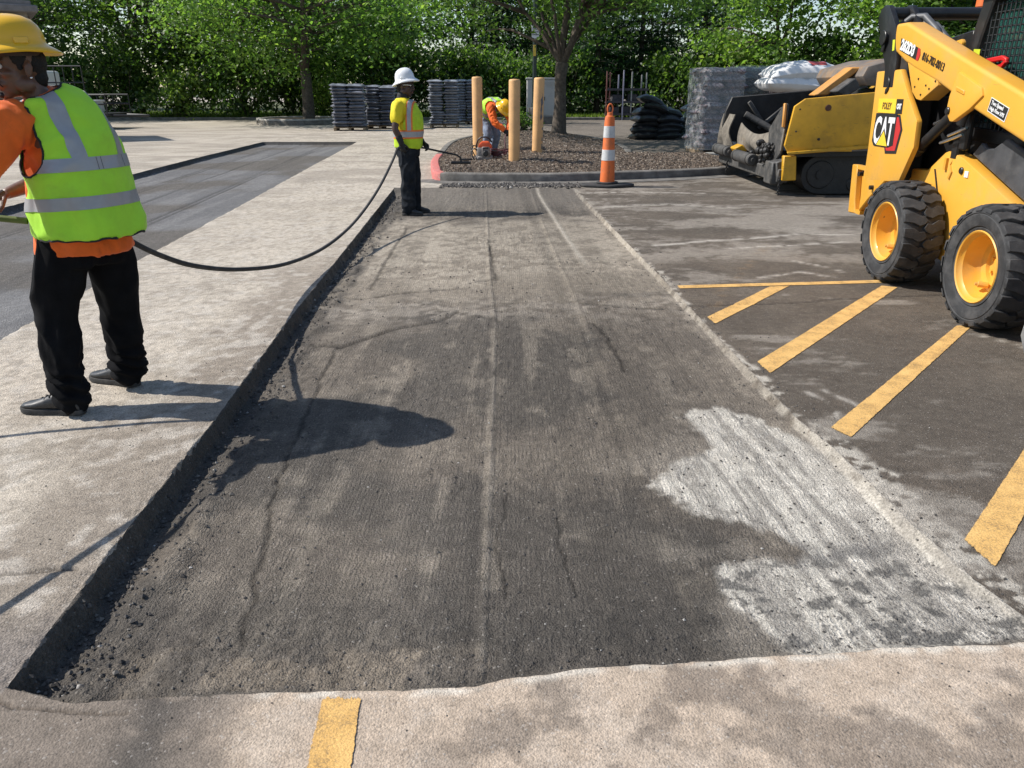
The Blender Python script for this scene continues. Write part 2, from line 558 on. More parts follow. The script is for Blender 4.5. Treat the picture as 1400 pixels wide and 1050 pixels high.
def ground_colour(x, y, q):
    A = np.array
    n_big = fbm2(x, y, .55, 4, 101); n_mid = fbm2(x, y, 2.4, 5, 102); n_fin = fbm2(x, y, 13, 4, 103)
    streakY = fbm2(x * 9, y * .7, 1.0, 4, 104)      # streaks along the milling direction
    streakX = fbm2(x * .5, y * 5, 1.0, 4, 105)      # streaks across it
    # light old concrete / asphalt of the strip and the far lot
    strip = np.zeros(x.shape + (3,)) + A([.42, .38, .328])
    n_gr = fbm2(x, y, 24, 5, 160, .62); n_gr2 = fbm2(x, y, 7, 6, 161, .62)
    strip = lerp3(strip, [.24, .212, .18], sstep((n_gr2 * .6 + n_mid * .4 - .45) / .18) * .6)
    strip = lerp3(strip, [.20, .178, .152], sstep((n_gr - .53) / .10) * .5)
    band = sstep((x - T1L(y) + .62 + (n_mid - .5) * .5) / .35) * sstep((9.5 - y) / 4)
    strip = lerp3(strip, [.20, .172, .145], band * .8)
    strip = lerp3(strip, [.50, .47, .43], sstep((n_gr2 - .46) / .1) * sstep((n_fin - .42) / .2) * .45)
    streakZ = fbm2(x * 1.1, y * 2.2, 1.0, 6, 165, .6)
    strip = lerp3(strip, [.23, .205, .178], sstep((y - 7) / 8) * sstep((streakZ - .44) / .18) * .6)
    # dark milled lane
    t1 = np.zeros(x.shape + (3,)) + A([.128, .112, .096])
    t1 = lerp3(t1, [.172, .150, .126], sstep((n_mid * .5 + n_gr2 * .5 - .45) / .14) * .8)
    t1 = lerp3(t1, [.078, .071, .064], sstep((fbm2(x, y, .9, 6, 107, .58) - .49) / .10) * .7)
    t1 = lerp3(t1, [.24, .212, .178], sstep((streakY * .6 + n_gr2 * .4 - .50) / .12) * .5)
    t1 = lerp3(t1, [.066, .061, .056], sstep((2.45 + (n_mid - .5) * .5 - y) / .35) * sstep((.98 - q['t']) / .1) * .62)
    t1 = lerp3(t1, [.15, .132, .115], sstep((n_gr2 - .5) / .1) * sstep((1.93 - y) / .12) * .5)
    t1 = lerp3(t1, [.25, .21, .165], sstep((fbm2(x, y, 5, 4, 131) - .56) / .08) * sstep((1.98 - y) / .1) * sstep((.0 - x) / .3) * .35)
    far = sstep((y - 6.6 - (n_mid - .5) * 1.2) / .8) * sstep((11.0 + (n_mid - .5) * 2 - y) / 2.0)
    t1 = lerp3(t1, [.43, .39, .335], far * sstep((n_gr2 * .6 + n_fin * .4 - .40) / .14) * .85)
    band2 = np.exp(-((y - 5.95 - (n_mid - .5) * .6) / .38) ** 2)
    t1 = lerp3(t1, [.30, .27, .235], band2 * sstep((n_fin - .38) / .2) * .7)
    t1 = lerp3(t1, [.17, .155, .138], sstep((y - 10.5) / 1.5) * .7)
    t1 = lerp3(t1, [.29, .255, .21], sstep((y - 5.9 - (n_gr2 - .5) * 2.0) / .7) * sstep((10.8 - y + (n_mid - .5) * 2) / 1.5) * .6)
    bands = (fbm2(x * 2.6 + y * .12, y * .05, 1.0, 3, 170) - .5) * .55 + (fbm2(x * 11 + y * .4, y * .12, 1.0, 3, 171) - .5) * .35
    t1 = t1 * (1 + bands)[..., None]
    # pale dust: milled down to the light layer
    dn = (fbm2(x * 9 + y * .8, y * 1.3, 1.0, 6, 110, .6) - .5) * .15 + (fbm2(x, y, 18, 4, 111, .6) - .5) * .07
    sd = poly_sd(x, y, DUST1) + dn
    pale = lerp3(np.zeros(x.shape + (3,)) + A([.52, .495, .45]), [.27, .255, .235], sstep((fbm2(x * 30 + y * 3, y * 2.4, 1.0, 5, 112, .62) - .46) / .12) * .8)
    pale = lerp3(pale, [.10, .098, .095], sstep((fbm2(x, y, 16, 6, 113, .65) - .54) / .06) * sstep((2.6 - y) / .3) * .85)
    pale = lerp3(pale, [.16, .155, .15], np.exp(-(seg_dist(x, y, [(1.0, 2.47), (1.2, 2.44), (1.42, 2.5)]) / .07) ** 2) * sstep((n_fin - .35) / .2) * .8)
    f_d = sstep((sd + .01) / .05) * (.84 + .16 * sstep((n_gr - .4) / .15))
    t1 = lerp3(t1, [.26, .235, .205], sstep((sd + .35) / .35) * sstep((n_mid - .47) / .15) * sstep((3.9 - y) / .8) * .55)
    t1 = t1 * (1 - f_d[..., None]) + pale * f_d[..., None]
    rim = np.exp(-((q['sR'] - .012) / .022) ** 2)
    t1 = lerp3(t1, [.50, .47, .42], rim * sstep((n_fin - .36) / .15) * (.3 + .35 * sstep((4.6 - y) / 1.5)))
    haunch = sstep((.17 + (n_fin - .5) * .2 - q['sR']) / .1)
    t1 = lerp3(t1, [.38, .355, .32], haunch * sstep((fbm2(x * 2, y, 18, 4, 114) - .42) / .12) * sstep((3.6 - y) / .5) * .8)
    seam = np.interp(y, [1.6, 3.0, 5.5, 7, 13], [-.09, -.095, -.12, -.2, -.42])
    t1 = lerp3(t1, [.27, .245, .215], np.exp(-((x - seam - .004) / .010) ** 2) * sstep((n_fin - .36) / .25) * .5)
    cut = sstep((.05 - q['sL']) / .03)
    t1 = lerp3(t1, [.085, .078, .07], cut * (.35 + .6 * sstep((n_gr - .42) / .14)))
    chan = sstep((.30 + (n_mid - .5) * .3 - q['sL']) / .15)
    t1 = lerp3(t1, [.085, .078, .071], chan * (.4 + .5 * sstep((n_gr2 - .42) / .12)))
    far_white = np.interp(y, [7, 9, 13], [.74, .62, .42])
    t1 = lerp3(t1, [.5, .46, .40], np.exp(-((x - far_white) / .03) ** 2) * sstep((y - 7) / 1) * .6)
    # right-hand car park
    lot = np.zeros(x.shape + (3,)) + A([.112, .094, .077])
    n_lot = fbm2(x, y, 5, 6, 162, .62)
    lot = lerp3(lot, [.145, .124, .103], sstep((n_lot - .42) / .2) * .5)
    lot = lerp3(lot, [.078, .068, .058], sstep((fbm2(x, y, 1.3, 6, 163, .6) - .45) / .2) * .45)
    chalk = sstep((.035 + .12 * sstep((4.0 - y) / 1.5) + (n_mid - .5) * .14 + (n_fin - .5) * .12 + q['sR']) / .05)
    lot = lerp3(lot, [.52, .49, .44], chalk * sstep((fbm2(x, y, 20, 4, 120) - .40) / .14) * .75)
    dusty = sstep((y - 6.9) / .8) * sstep((fbm2(x * .8, y * 1.5, 1.1, 7, 164, .62) * .75 + n_fin * .25 - .45) / .16)
    lot = lerp3(lot, [.33, .30, .265], dusty * .62)
    lot = lerp3(lot, [.30, .275, .245], sstep((fbm2(x * .7, y * 1.8, 1.6, 8, 122, .68) - .57) / .12) * .6)
    for pts, w, a in (([(1.5, 8.2), (2.3, 8.5), (3.3, 8.9), (4.2, 8.75)], .035, .8), ([(2.3, 8.05), (2.9, 8.2), (3.6, 8.4)], .03, .8),
                      ([(1.2, 12.6), (2.0, 12.7), (3.0, 12.5)], .06, .6), ([(2.2, 6.75), (2.6, 6.95), (2.85, 6.72)], .03, .7),
                      ([(2.7, 7.4), (2.95, 6.9)], .02, .7), ([(1.3, 11.0), (2.2, 11.3), (3.0, 11.0)], .1, .5)):
        lot = lerp3(lot, [.52, .49, .45], np.exp(-(seg_dist(x + (n_mid - .5) * .12, y + (n_mid - .5) * .2, pts) / w) ** 2) * sstep((n_fin - .3) / .2) * a)
    for pts in ([(1.62, 3.95), (1.66, 3.75), (1.62, 3.6)], [(1.72, 3.98), (1.82, 3.72)], [(3.1, 5.05), (3.3, 4.7), (3.5, 4.4)]):
        lot = lerp3(lot, [.48, .45, .41], np.exp(-(seg_dist(x + (n_mid - .5) * .08, y, pts) / .02) ** 2) * sstep((n_fin - .34) / .16) * .7)
    lot = lerp3(lot, [.17, .15, .13], sstep((y - 16) / 3) * .8)
    # ginger tyre trace
    lot = lerp3(lot, [.22, .15, .085], np.exp(-(seg_dist(x, y, [(1.45, 5.5), (1.75, 6.3), (2.2, 7.2), (2.7, 8.2)]) / .05) ** 2) * sstep((n_fin - .4) / .2) * .35)
    # tan foreground
    fg = np.zeros(x.shape + (3,)) + A([.385, .318, .258])
    fg = lerp3(fg, [.41, .35, .295], sstep((n_fin - .45) / .2) * .6)
    bl = fbm2(x, y, 3.4, 7, 130, .62)
    fg = lerp3(fg, [.135, .112, .095], sstep((bl * .8 + n_fin * .2 - .545 + .10 * sstep((1.72 - y) / .2) - .06 * sstep((y - 1.70) / .15)) / .10) * sstep((x + .35) / .3) * .62)
    fg = lerp3(fg, [.155, .133, .115], sstep((-.72 + (n_mid - .5) * .5 - x) / .16) * .9)
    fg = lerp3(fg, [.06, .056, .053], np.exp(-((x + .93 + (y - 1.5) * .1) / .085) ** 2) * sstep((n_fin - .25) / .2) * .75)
    edge = np.exp(-((q['sN'] + .012) / .014) ** 2)
    fg = lerp3(fg, [.55, .52, .47], edge * sstep((x + .72) / .05) * sstep((n_fin - .3) / .2) * .7)
    # blue-grey freshly milled far lane
    t2 = np.zeros(x.shape + (3,)) + A([.150, .147, .146])
    t2 = lerp3(t2, [.20, .195, .19], sstep((fbm2(x * 6, y * .6, 1.0, 4, 140) - .45) / .2) * .8)
    t2 = lerp3(t2, [.11, .095, .078], sstep((n_big - .46) / .14) * sstep((y - 4) / 3) * .75)
    t2 = lerp3(t2, [.32, .30, .28], sstep((fbm2(x, y, 1.5, 4, 141) - .50) / .12) * sstep((6.0 - y) / 2) * .6)
    for o in (.9, 1.0, 1.75, 2.3, 2.4):
        t2 = lerp3(t2, [.05, .047, .045], np.exp(-((x - T2N(y) + o) / .022) ** 2) * .75)
    t2 = lerp3(t2, [.06, .056, .052], sstep((.05 - q['s2']) / .03) * .8)
    for pts, w, d in CR_OUT + CRACKS:
        cr = np.exp(-(seg_dist(x + (fbm2(x, y, 9, 4, 3) - .5) * .05, y + (fbm2(x, y, 9, 4, 3) - .5) * .07, pts) / (w * 1.0 + .001)) ** 2) if d > 0 else np.zeros(x.shape)
        for c_ in (strip, lot, fg, t1):
            c_ *= (1 - .55 * cr)[..., None]
    warm = A([1.03, 1.0, .945])
    for c_ in (strip, lot, fg, t1):
        c_ *= warm
    strip *= 1.13
    fg *= 1.08
    return dict(concrete_strip=strip, milled_lane=t1, parking_lot=lot, foreground_pavement=fg, milled_roadway=t2)

def pave_mat(name, bump=.5, groove=0.0, grain=95.0, lo=.62, hi=1.38, rough=.92, speck=.06):
    m, nt, b, out = new_mat(name)
    tc = nt.nodes.new('ShaderNodeTexCoord')
    at = nt.nodes.new('ShaderNodeAttribute'); at.attribute_name = 'Col'
    n1 = N(nt, 'ShaderNodeTexNoise', Scale=grain, Detail=5.0, Roughness=0.68)
    n2 = N(nt, 'ShaderNodeTexNoise', Scale=17.0, Detail=9.0, Roughness=0.66)
    v = N(nt, 'ShaderNodeTexVoronoi', Scale=grain * 1.5)
    for n in (n1, n2, v):
        nt.links.new(tc.outputs['Object'], n.inputs['Vector'])
    g1 = ramp(nt, n1.outputs['Fac'], [(.28, (lo,) * 3), (.72, (hi,) * 3)])
    g2 = ramp(nt, n2.outputs['Fac'], [(.3, (.76,) * 3), (.7, (1.24,) * 3)])
    c = mixc(nt, 1.0, at.outputs['Color'], g1, 'MULTIPLY')
    c = mixc(nt, 1.0, c, g2, 'MULTIPLY')
    # single pale stones in the binder
    sep = nt.nodes.new('ShaderNodeSeparateColor'); nt.links.new(v.outputs['Color'], sep.inputs['Color'])
    st = ramp(nt, sep.outputs['Red'], [(1 - speck - .002, (0, 0, 0)), (1 - speck, (1, 1, 1))], 'CONSTANT')
    c = mixc(nt, mul(nt, st, .3), c, (.48, .45, .41))
    dk = ramp(nt, sep.outputs['Green'], [(1 - speck - .002, (0, 0, 0)), (1 - speck, (1, 1, 1))], 'CONSTANT')
    c = mixc(nt, mul(nt, dk, .35), c, (.03, .029, .028))
    nt.links.new(c, b.inputs['Base Color'])
    b.inputs['Roughness'].default_value = rough
    b.inputs['Specular IOR Level'].default_value = 0.28
    h = mul(nt, mul(nt, n1.outputs['Fac'], .8), mul(nt, v.outputs['Distance'], -.55), 'ADD')
    if groove:
        w = N(nt, 'ShaderNodeTexWave', Scale=17.0, Distortion=3.4, Detail=3.0)
        w.inputs['Detail Scale'].default_value = 2.2
        w.bands_direction = 'X'
        nt.links.new(tc.outputs['Object'], w.inputs['Vector'])
        msk = ramp(nt, n2.outputs['Fac'], [(.42, (.05,) * 3), (.60, (1,) * 3)])
        h = mul(nt, h, mul(nt, mul(nt, w.outputs['Fac'], groove), msk), 'ADD')
    bp = N(nt, 'ShaderNodeBump', Strength=bump, Distance=0.016)
    nt.links.new(h, bp.inputs['Height'])
    nt.links.new(bp.outputs['Normal'], b.inputs['Normal'])
    return m

def build_ground():
    rows = [-5.0]
    while rows[-1] < 0.6:
        rows.append(rows[-1] + max(.02, .3 * (.75 - rows[-1])))
    while rows[-1] < 32:
        rows.append(rows[-1] + .0058 * max(rows[-1], 1.0))
    while rows[-1] < 150:
        rows.append(rows[-1] + .05 * (rows[-1] - 27))
    rows += [1.78, 1.776, 1.784, 1.772, 1.788]
    rows += [T2END - .06, T2END - .03, T2END - .01, T2END + .015, T2END + .04]
    ys = np.array(sorted(rows))
    L2F, L2N, L1L, L1R = T2F(ys), T2N(ys), T1L(ys), T1R(ys)
    e = np.concatenate([[-.12, -.095, -.075, -.06], np.linspace(-.05, .06, 27), [.075, .095, .12]])
    ef = np.array([-.2, -.12, -.07, -.04, -.02, -.005, .01, .03, .06, .12, .2])
    cols = []
    left = L2F[:, None] - .2 - np.cumsum(.2 * 1.09 ** np.arange(68))[::-1][None, :] * 1.0
    cols.append(left)
    cols.append(L2F[:, None] + ef[None, :])
    def between(a, b, n):
        t = (np.arange(1, n) / n)[None, :]
        return a[:, None] * (1 - t) + b[:, None] * t
    cols.append(between(L2F + .2, L2N - .2, 60))
    cols.append(L2N[:, None] + ef[None, :])
    cols.append(between(L2N + .2, L1L - .12, 90)); s_end = sum(c.shape[1] for c in cols)
    cols.append(L1L[:, None] + e[None, :])
    cols.append(between(L1L + .12, L1R - .12, 290))
    cols.append(L1R[:, None] + e[None, :])
    cols.append(L1R[:, None] + .12 + np.cumsum(.013 * 1.026 ** np.arange(235))[None, :])
    X = np.concatenate(cols, axis=1)
    Y = np.repeat(ys[:, None], X.shape[1], axis=1)
    ny, nx = X.shape
    wrp = np.clip(1 - np.abs(Y - 1.78) / .7, 0, 1)
    Y = Y + wrp * (NEARX(X) - 1.78)
    Z, q = ground_height(X, Y)
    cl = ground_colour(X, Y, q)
    print('ground', nx, ny)
    # zone per face from its centre
    xc = (X[:-1, :-1] + X[1:, 1:] + X[:-1, 1:] + X[1:, :-1]) / 4
    yc = (Y[:-1, :-1] + Y[1:, 1:]) / 2
    zone = np.full(xc.shape, 0)
    in1 = (xc > T1L(yc)) & (xc < T1R(yc)) & (yc > NEARX(xc)) & (yc < TEND)
    in2 = (xc < T2N(yc)) & (xc > T2F(yc)) & (yc < T2END)
    zone[(xc >= T1L(yc) + .0)] = 2
    zone[in1] = 1
    zone[(yc <= NEARX(xc)) & (xc > T1L(yc)) & (xc < T1R(yc) + .0)] = 3
    zone[(yc <= NEARX(xc)) & (xc >= T1R(yc))] = 2
    zone[in2] = 4
    zone[(yc > TEND) & (xc > T1L(yc)) & (xc < 0.0)] = 0
    zone[(yc <= 1.72) & (xc <= T1L(yc)) & (xc > T1L(yc) - .25)] = 0
    names = ['concrete_strip', 'milled_lane', 'parking_lot', 'foreground_pavement', 'milled_roadway']
    mats = dict(concrete_strip=pave_mat('weathered pale pavement', .5, 0, 100, .52, 1.48, speck=.03),
                milled_lane=pave_mat('milled asphalt', .72, .22, 105, .46, 1.54, speck=.010),
                parking_lot=pave_mat('dark asphalt', .6, 0, 120, .55, 1.45, speck=.02),
                foreground_pavement=pave_mat('tan worn asphalt', .42, 0, 110, .66, 1.34, speck=.03),
                milled_roadway=pave_mat('blue grey milled asphalt', .6, .8, 90, .65, 1.35, speck=.04))
    # foreground colour also bleeds over the strip corner
    strip = cl['concrete_strip']; fgc = cl['foreground_pavement']
    near = sstep((2.1 + (fbm2(X, Y, 2.4, 5, 102) - .5) * .9 - Y) / .3)
    strip[:] = strip * (1 - near[..., None]) + np.array([.195, .168, .145]) * near[..., None] * (0.85 + .3 * fbm2(X, Y, 6, 4, 150)[..., None])
    V = np.stack([X, Y, Z], axis=-1).reshape(-1, 3)
    idx = np.arange(ny * nx).reshape(ny, nx)
    F = np.stack([idx[:-1, :-1], idx[:-1, 1:], idx[1:, 1:], idx[1:, :-1]], axis=-1)
    for k, nm in enumerate(names):
        f = F[zone == k]
        u, inv = np.unique(f.ravel(), return_inverse=True)
        me = np_mesh(nm, V[u], inv.reshape(-1, 4))
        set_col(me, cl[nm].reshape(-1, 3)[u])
        o = link_mesh(nm, me, mats[nm], None, True, None)
        tag(o, kind='structure')
    # country beyond
    g = MB()
    g.box((0, 0, -.62), (3000, 3000, .2))
    o = g.build('ground', mat('distant grass', (.06, .085, .03), .95, var=.3, scale=.05), smooth=False)
    tag(o, kind='structure')

build_ground()

def hz(x, y):
    z, _ = ground_height(np.array([[float(x)]]), np.array([[float(y)]]))
    return float(z[0, 0])

# ------------------------------------------------------------------ painted markings, worn
def paint_mat():
    m, nt, b, out = new_mat('worn yellow road paint')
    tc = nt.nodes.new('ShaderNodeTexCoord')
    n1 = N(nt, 'ShaderNodeTexNoise', Scale=120.0, Detail=6.0, Roughness=0.72)
    n2 = N(nt, 'ShaderNodeTexNoise', Scale=9.0, Detail=5.0, Roughness=0.6)
    v = N(nt, 'ShaderNodeTexVoronoi', Scale=130.0)
    for n in (n1, n2, v):
        nt.links.new(tc.outputs['Object'], n.inputs['Vector'])
    c = ramp(nt, n2.outputs['Fac'], [(.3, (.62, .36, .11)), (.7, (.74, .46, .165))])
    s = mul(nt, mul(nt, n1.outputs['Fac'], .65), mul(nt, n2.outputs['Fac'], .35), 'ADD')
    f = ramp(nt, s, [(.40, (1, 1, 1)), (.50, (0, 0, 0))])
    at = nt.nodes.new('ShaderNodeAttribute'); at.attribute_name = 'Col'
    sp = nt.nodes.new('ShaderNodeSeparateColor'); nt.links.new(at.outputs['Color'], sp.inputs['Color'])
    c = mixc(nt, mul(nt, f, .62), c, (.20, .145, .085))
    n3 = N(nt, 'ShaderNodeTexNoise', Scale=260.0, Detail=3.0, Roughness=0.7)
    nt.links.new(tc.outputs['Object'], n3.inputs['Vector'])
    g3 = ramp(nt, n3.outputs['Fac'], [(.3, (.72,) * 3), (.7, (1.22,) * 3)])
    c = mixc(nt, 1.0, c, g3, 'MULTIPLY')
    al = mul(nt, mul(nt, sp.outputs['Red'], 1.5), mul(nt, n1.outputs['Fac'], .9), 'ADD')
    al = ramp(nt, al, [(.46, (0, 0, 0)), (.62, (1, 1, 1))])
    nt.links.new(al, b.inputs['Alpha'])
    nt.links.new(c, b.inputs['Base Color'])
    b.inputs['Roughness'].default_value = .8
    b.inputs['Specular IOR Level'].default_value = .3
    h = mul(nt, n1.outputs['Fac'], mul(nt, v.outputs['Distance'], -.5), 'ADD')
    bp = N(nt, 'ShaderNodeBump', Strength=.45, Distance=.01)
    nt.links.new(h, bp.inputs['Height']); nt.links.new(bp.outputs['Normal'], b.inputs['Normal'])
    return m
PAINT = paint_mat()

def marking(p0, p1, q0, q1, n=60, k=8, seed=0):
    """a painted band between the long edges p0-p1 and q0-q1, with frayed edges, following the pavement"""
    n *= 2; k = 24
    t = np.linspace(0, 1, n)[:, None]; s = np.linspace(0, 1, k)[None, :]
    a = np.array(p0)[None, :] * (1 - t) + np.array(p1)[None, :] * t
    b = np.array(q0)[None, :] * (1 - t) + np.array(q1)[None, :] * t
    fr = (vnoise2(np.arange(n) * .9, np.zeros(n), seed) - .5)[:, None] * .004
    fr2 = (vnoise2(np.arange(n) * .9, np.ones(n) * 7, seed + 3) - .5)[:, None] * .004
    w = (b - a); w = w / np.linalg.norm(w, axis=1, keepdims=True)
    a = a + w * fr; b = b + w * fr2
    P = a[:, None, :] * (1 - s[..., None]) + b[:, None, :] * s[..., None]
    endf = (vnoise2(np.arange(k) * 1.3, np.zeros(k), seed + 9) - .5) * .016
    d = (a[-1] - a[0]) / np.linalg.norm(a[-1] - a[0])
    P[0] += d[None, :] * endf[:, None]; P[-1] += d[None, :] * endf[::-1, None]
    Z, _ = ground_height(P[..., 0], P[..., 1])
    V = np.concatenate([P, Z[..., None] + .004], axis=-1).reshape(-1, 3)
    idx = np.arange(n * k).reshape(n, k)
    F = np.stack([idx[:-1, :-1], idx[:-1, 1:], idx[1:, 1:], idx[1:, :-1]], axis=-1).reshape(-1, 4)
    me = np_mesh('painted_line', V, F)
    wd = float(np.linalg.norm(P[n // 2, -1] - P[n // 2, 0]))
    ed = np.minimum(s, 1 - s) * wd / .016 + 0 * t
    en = np.minimum(t, 1 - t) * float(np.linalg.norm(P[-1, 0] - P[0, 0])) / .03
    w_ = np.clip(np.minimum(ed, en), 0, 1)
    set_col(me, np.repeat(w_.reshape(-1, 1), 3, 1))
    o = link_mesh('painted_line', me, PAINT, None, True, None)
    if sum(p.normal.z for p in me.polygons) < 0:
        me.flip_normals()
    return tag(o, kind='structure')

marking((1.385, 6.30), (3.35, 6.52), (1.385, 6.40), (3.35, 6.62), 60, 6, 1)
marking((1.41, 5.44), (2.15, 6.365), (1.43, 5.27), (2.32, 6.385), 50, 7, 2)
marking((1.48, 4.45), (3.10, 6.40), (1.50, 4.25), (3.20, 6.33), 70, 7, 3)
marking((1.555, 3.48), (3.1, 5.22), (1.605, 3.36), (3.2, 5.21), 70, 8, 4)
marking((1.66, 2.47), (3.1, 4.07), (1.67, 2.29), (3.2, 4.00), 70, 8, 5)
marking((-.515, 1.675), (-.46, .75), (-.41, 1.675), (-.34, .75), 60, 10, 6)
# ------------------------------------------------------------------ planted island: kerb, mulch bed
ISL = [(-1.22, 14.22), (-.6, 14.12), (.8, 14.12), (2.64, 14.62), (4.2, 15.35), (4.9, 15.9), (5.2, 16.7), (4.75, 17.9), (3.9, 18.15), (2.9, 17.85),
       (2.75, 18.6), (2.95, 20.2), (2.9, 23), (2.3, 26), (1.2, 27.6), (-.1, 27.6), (-1.1, 26.6), (-1.75, 23.3), (-1.76, 19.5), (-1.70, 17.0), (-1.52, 15.2), (-1.42, 14.5)]

def smooth_loop(pts, n=6):
    P = [Vector((p[0], p[1], 0)) for p in pts]
    out = []
    m = len(P)
    for i in range(m):
        a, b, c, d = P[i - 1], P[i], P[(i + 1) % m], P[(i + 2) % m]
        for k in range(n):
            t = k / n
            out.append(.5 * ((2 * b) + (c - a) * t + (2 * a - 5 * b + 4 * c - d) * t * t + (3 * b - a - 3 * c + d) * t ** 3))
    return out
ISL_S = smooth_loop(ISL, 6)

def mulch_z(x, y):
    d = poly_sd(x, y, ISL)
    z = .10 + .40 * (1 - np.exp(-np.maximum(d - .1, 0) / 1.9))
    return z + (fbm2(x, y, 3.0, 3, 200) - .5) * .07

def mz(x, y):
    return float(mulch_z(np.array([[float(x)]]), np.array([[float(y)]]))[0, 0])

M_kerb = mat('weathered kerb concrete', (.20, .185, .165), .9, var=.25, scale=5, bump=.5, bscale=120, dirt=(.07, .064, .058), dscale=3.5, damt=.5)
M_redkerb = mat('faded red kerb paint', (.52, .15, .13), .75, var=.15, scale=9, bump=.4, bscale=120, chips=((.36, .33, .30), 16, .60), dirt=(.30, .17, .15), dscale=5, damt=.3)

def kerb_sweep(name, pts, m, closed=False, h=.15, w=.17, base=-.15):
    sec = [(0, base), (0, h - .03), (.012, h - .01), (.035, h), (w - .02, h), (w, h - .02), (w, base)]
    rings = []
    n = len(pts)
    for i in range(n):
        a = pts[i - 1] if (closed or i > 0) else pts[i]
        b = pts[(i + 1) % n] if (closed or i < n - 1) else pts[i]
        t = (b - a).normalized()
        nrm = Vector((-t.y, t.x, 0))       # inward for a loop that runs anticlockwise
        j = (vnoise2(np.array([i * .7]), np.array([3.0]), 5)[0] - .5) * .008
        rings.append([pts[i] + nrm * s + Vector((0, 0, z + (j if z > 0 else 0))) for s, z in sec])
    mb = MB()
    mb.loft(rings + ([rings[0]] if closed else []), caps=not closed)
    return tag(mb.build(name, m, None, smooth=True, angle=40), kind='structure')

k = len(ISL_S)
# the left corner carries red paint; island runs anticlockwise seen from above
red_from, red_to = 18 * 6 + 2, 22 * 6 - 1
kerb_sweep('red_kerb', ISL_S[red_from:red_to + 1], M_redkerb)
kerb_sweep('kerb', ISL_S[red_to:] + ISL_S[:red_from + 1], M_kerb)
# gutter pan in front of the island and the second kerb on its right
gut = MB()
g0 = [Vector(p) for p in ISL_S[21 * 6:] + ISL_S[:4 * 6]]
rg = []
for i, p in enumerate(g0):
    t = (g0[min(i + 1, len(g0) - 1)] - g0[max(i - 1, 0)]).normalized(); nrm = Vector((t.y, -t.x, 0))
    rg.append([p + Vector((0, 0, .012)), p + nrm * .34 + Vector((0, 0, .008)), p + nrm * .36 + Vector((0, 0, -.1)), p + Vector((0, 0, -.1))])
gut.loft(rg)
tag(gut.build('gutter', M_kerb, None), kind='structure')
kerb_sweep('kerb', [Vector((5.9, 18.9, 0)), Vector((4.8, 18.85, 0)), Vector((3.8, 18.5, 0)), Vector((2.95, 18.05, 0))], mat('pale kerb concrete', (.36, .34, .30), .9, var=.2, scale=6, bump=.4, dirt=(.16, .15, .13), damt=.4), h=.17, w=.3)

def build_mulch():
    xs = np.arange(-1.9, 5.4, .06); ys = np.arange(13.9, 27.9, .06)
    X, Y = np.meshgrid(xs, ys)
    Z = mulch_z(X, Y) + (vnoise2(X * 14, Y * 14, 3) - .5) * .03
    sd = poly_sd(X, Y, ISL)
    keep = sd > .07
    idx = np.arange(X.size).reshape(X.shape)
    f = np.stack([idx[:-1, :-1], idx[:-1, 1:], idx[1:, 1:], idx[1:, :-1]], axis=-1)
    fk = keep[:-1, :-1] & keep[1:, 1:] & keep[:-1, 1:] & keep[1:, :-1]
    f = f[fk]
    u, inv = np.unique(f.ravel(), return_inverse=True)
    V = np.stack([X, Y, Z], -1).reshape(-1, 3)[u]
    me = np_mesh('mulch_bed', V, inv.reshape(-1, 4))
    m = mat('wood mulch bed', (.10, .075, .055), .95, var=.45, scale=26, bump=.9, bscale=60, dirt=(.20, .165, .125), dscale=30, damt=.25)
    tag(link_mesh('mulch_bed', me, m, None, True, None), kind='structure')
    # loose chips
    n = 30000
    r = np.random.default_rng(5)
    x = r.uniform(-1.8, 5.2, n * 2); y = 14.0 + 13.5 * r.random(n * 2) ** 1.5
    ok = poly_sd(x[None], y[None], ISL)[0] > .08
    x, y = x[ok][:n], y[ok][:n]; n = len(x)
    z = mulch_z(x[None], y[None])[0] + .012
    ln = r.uniform(.02, .065, n); wd = r.uniform(.008, .02, n); th = r.uniform(.004, .012, n)
    a = r.uniform(0, 6.283, n); tl = r.uniform(-.6, .6, n)
    d = np.stack([np.cos(a) * np.cos(tl), np.sin(a) * np.cos(tl), np.sin(tl)], -1)
    s = np.stack([-np.sin(a), np.cos(a), r.uniform(-.5, .5, n)], -1)
    c = np.stack([x, y, z], -1)
    up = np.array([0, 0, 1.0])
    v0 = c - d * ln[:, None] * .5 - s * wd[:, None] * .5; v1 = c - d * ln[:, None] * .5 + s * wd[:, None] * .5
    v2 = c + d * ln[:, None] * .5 + s * wd[:, None] * .4; v3 = c + d * ln[:, None] * .5 - s * wd[:, None] * .4
    v4 = c + up * th[:, None] * 1.6
    V = np.stack([v0, v1, v2, v3, v4], 1).reshape(-1, 3)
    b = (np.arange(n) * 5)[:, None]
    F = np.concatenate([b + np.array([0, 1, 4]), b + np.array([1, 2, 4]), b + np.array([2, 3, 4]), b + np.array([3, 0, 4])], 0)
    me = np_mesh('mulch_chips', V, F)
    base = np.array([[.13, .095, .068], [.20, .15, .11], [.28, .23, .175], [.085, .062, .046], [.34, .29, .24]])
    cc = base[r.choice(5, n, p=[.34, .28, .14, .16, .08])] * r.uniform(.75, 1.2, (n, 1))
    set_col(me, np.repeat(cc, 5, 0))
    mm, nt, b_, out = new_mat('mulch chips')
    at = nt.nodes.new('ShaderNodeAttribute'); at.attribute_name = 'Col'
    nt.links.new(at.outputs['Color'], b_.inputs['Base Color']); b_.inputs['Roughness'].default_value = .9
    tag(link_mesh('mulch_chips', me, mm, None, False), kind='stuff')
build_mulch()

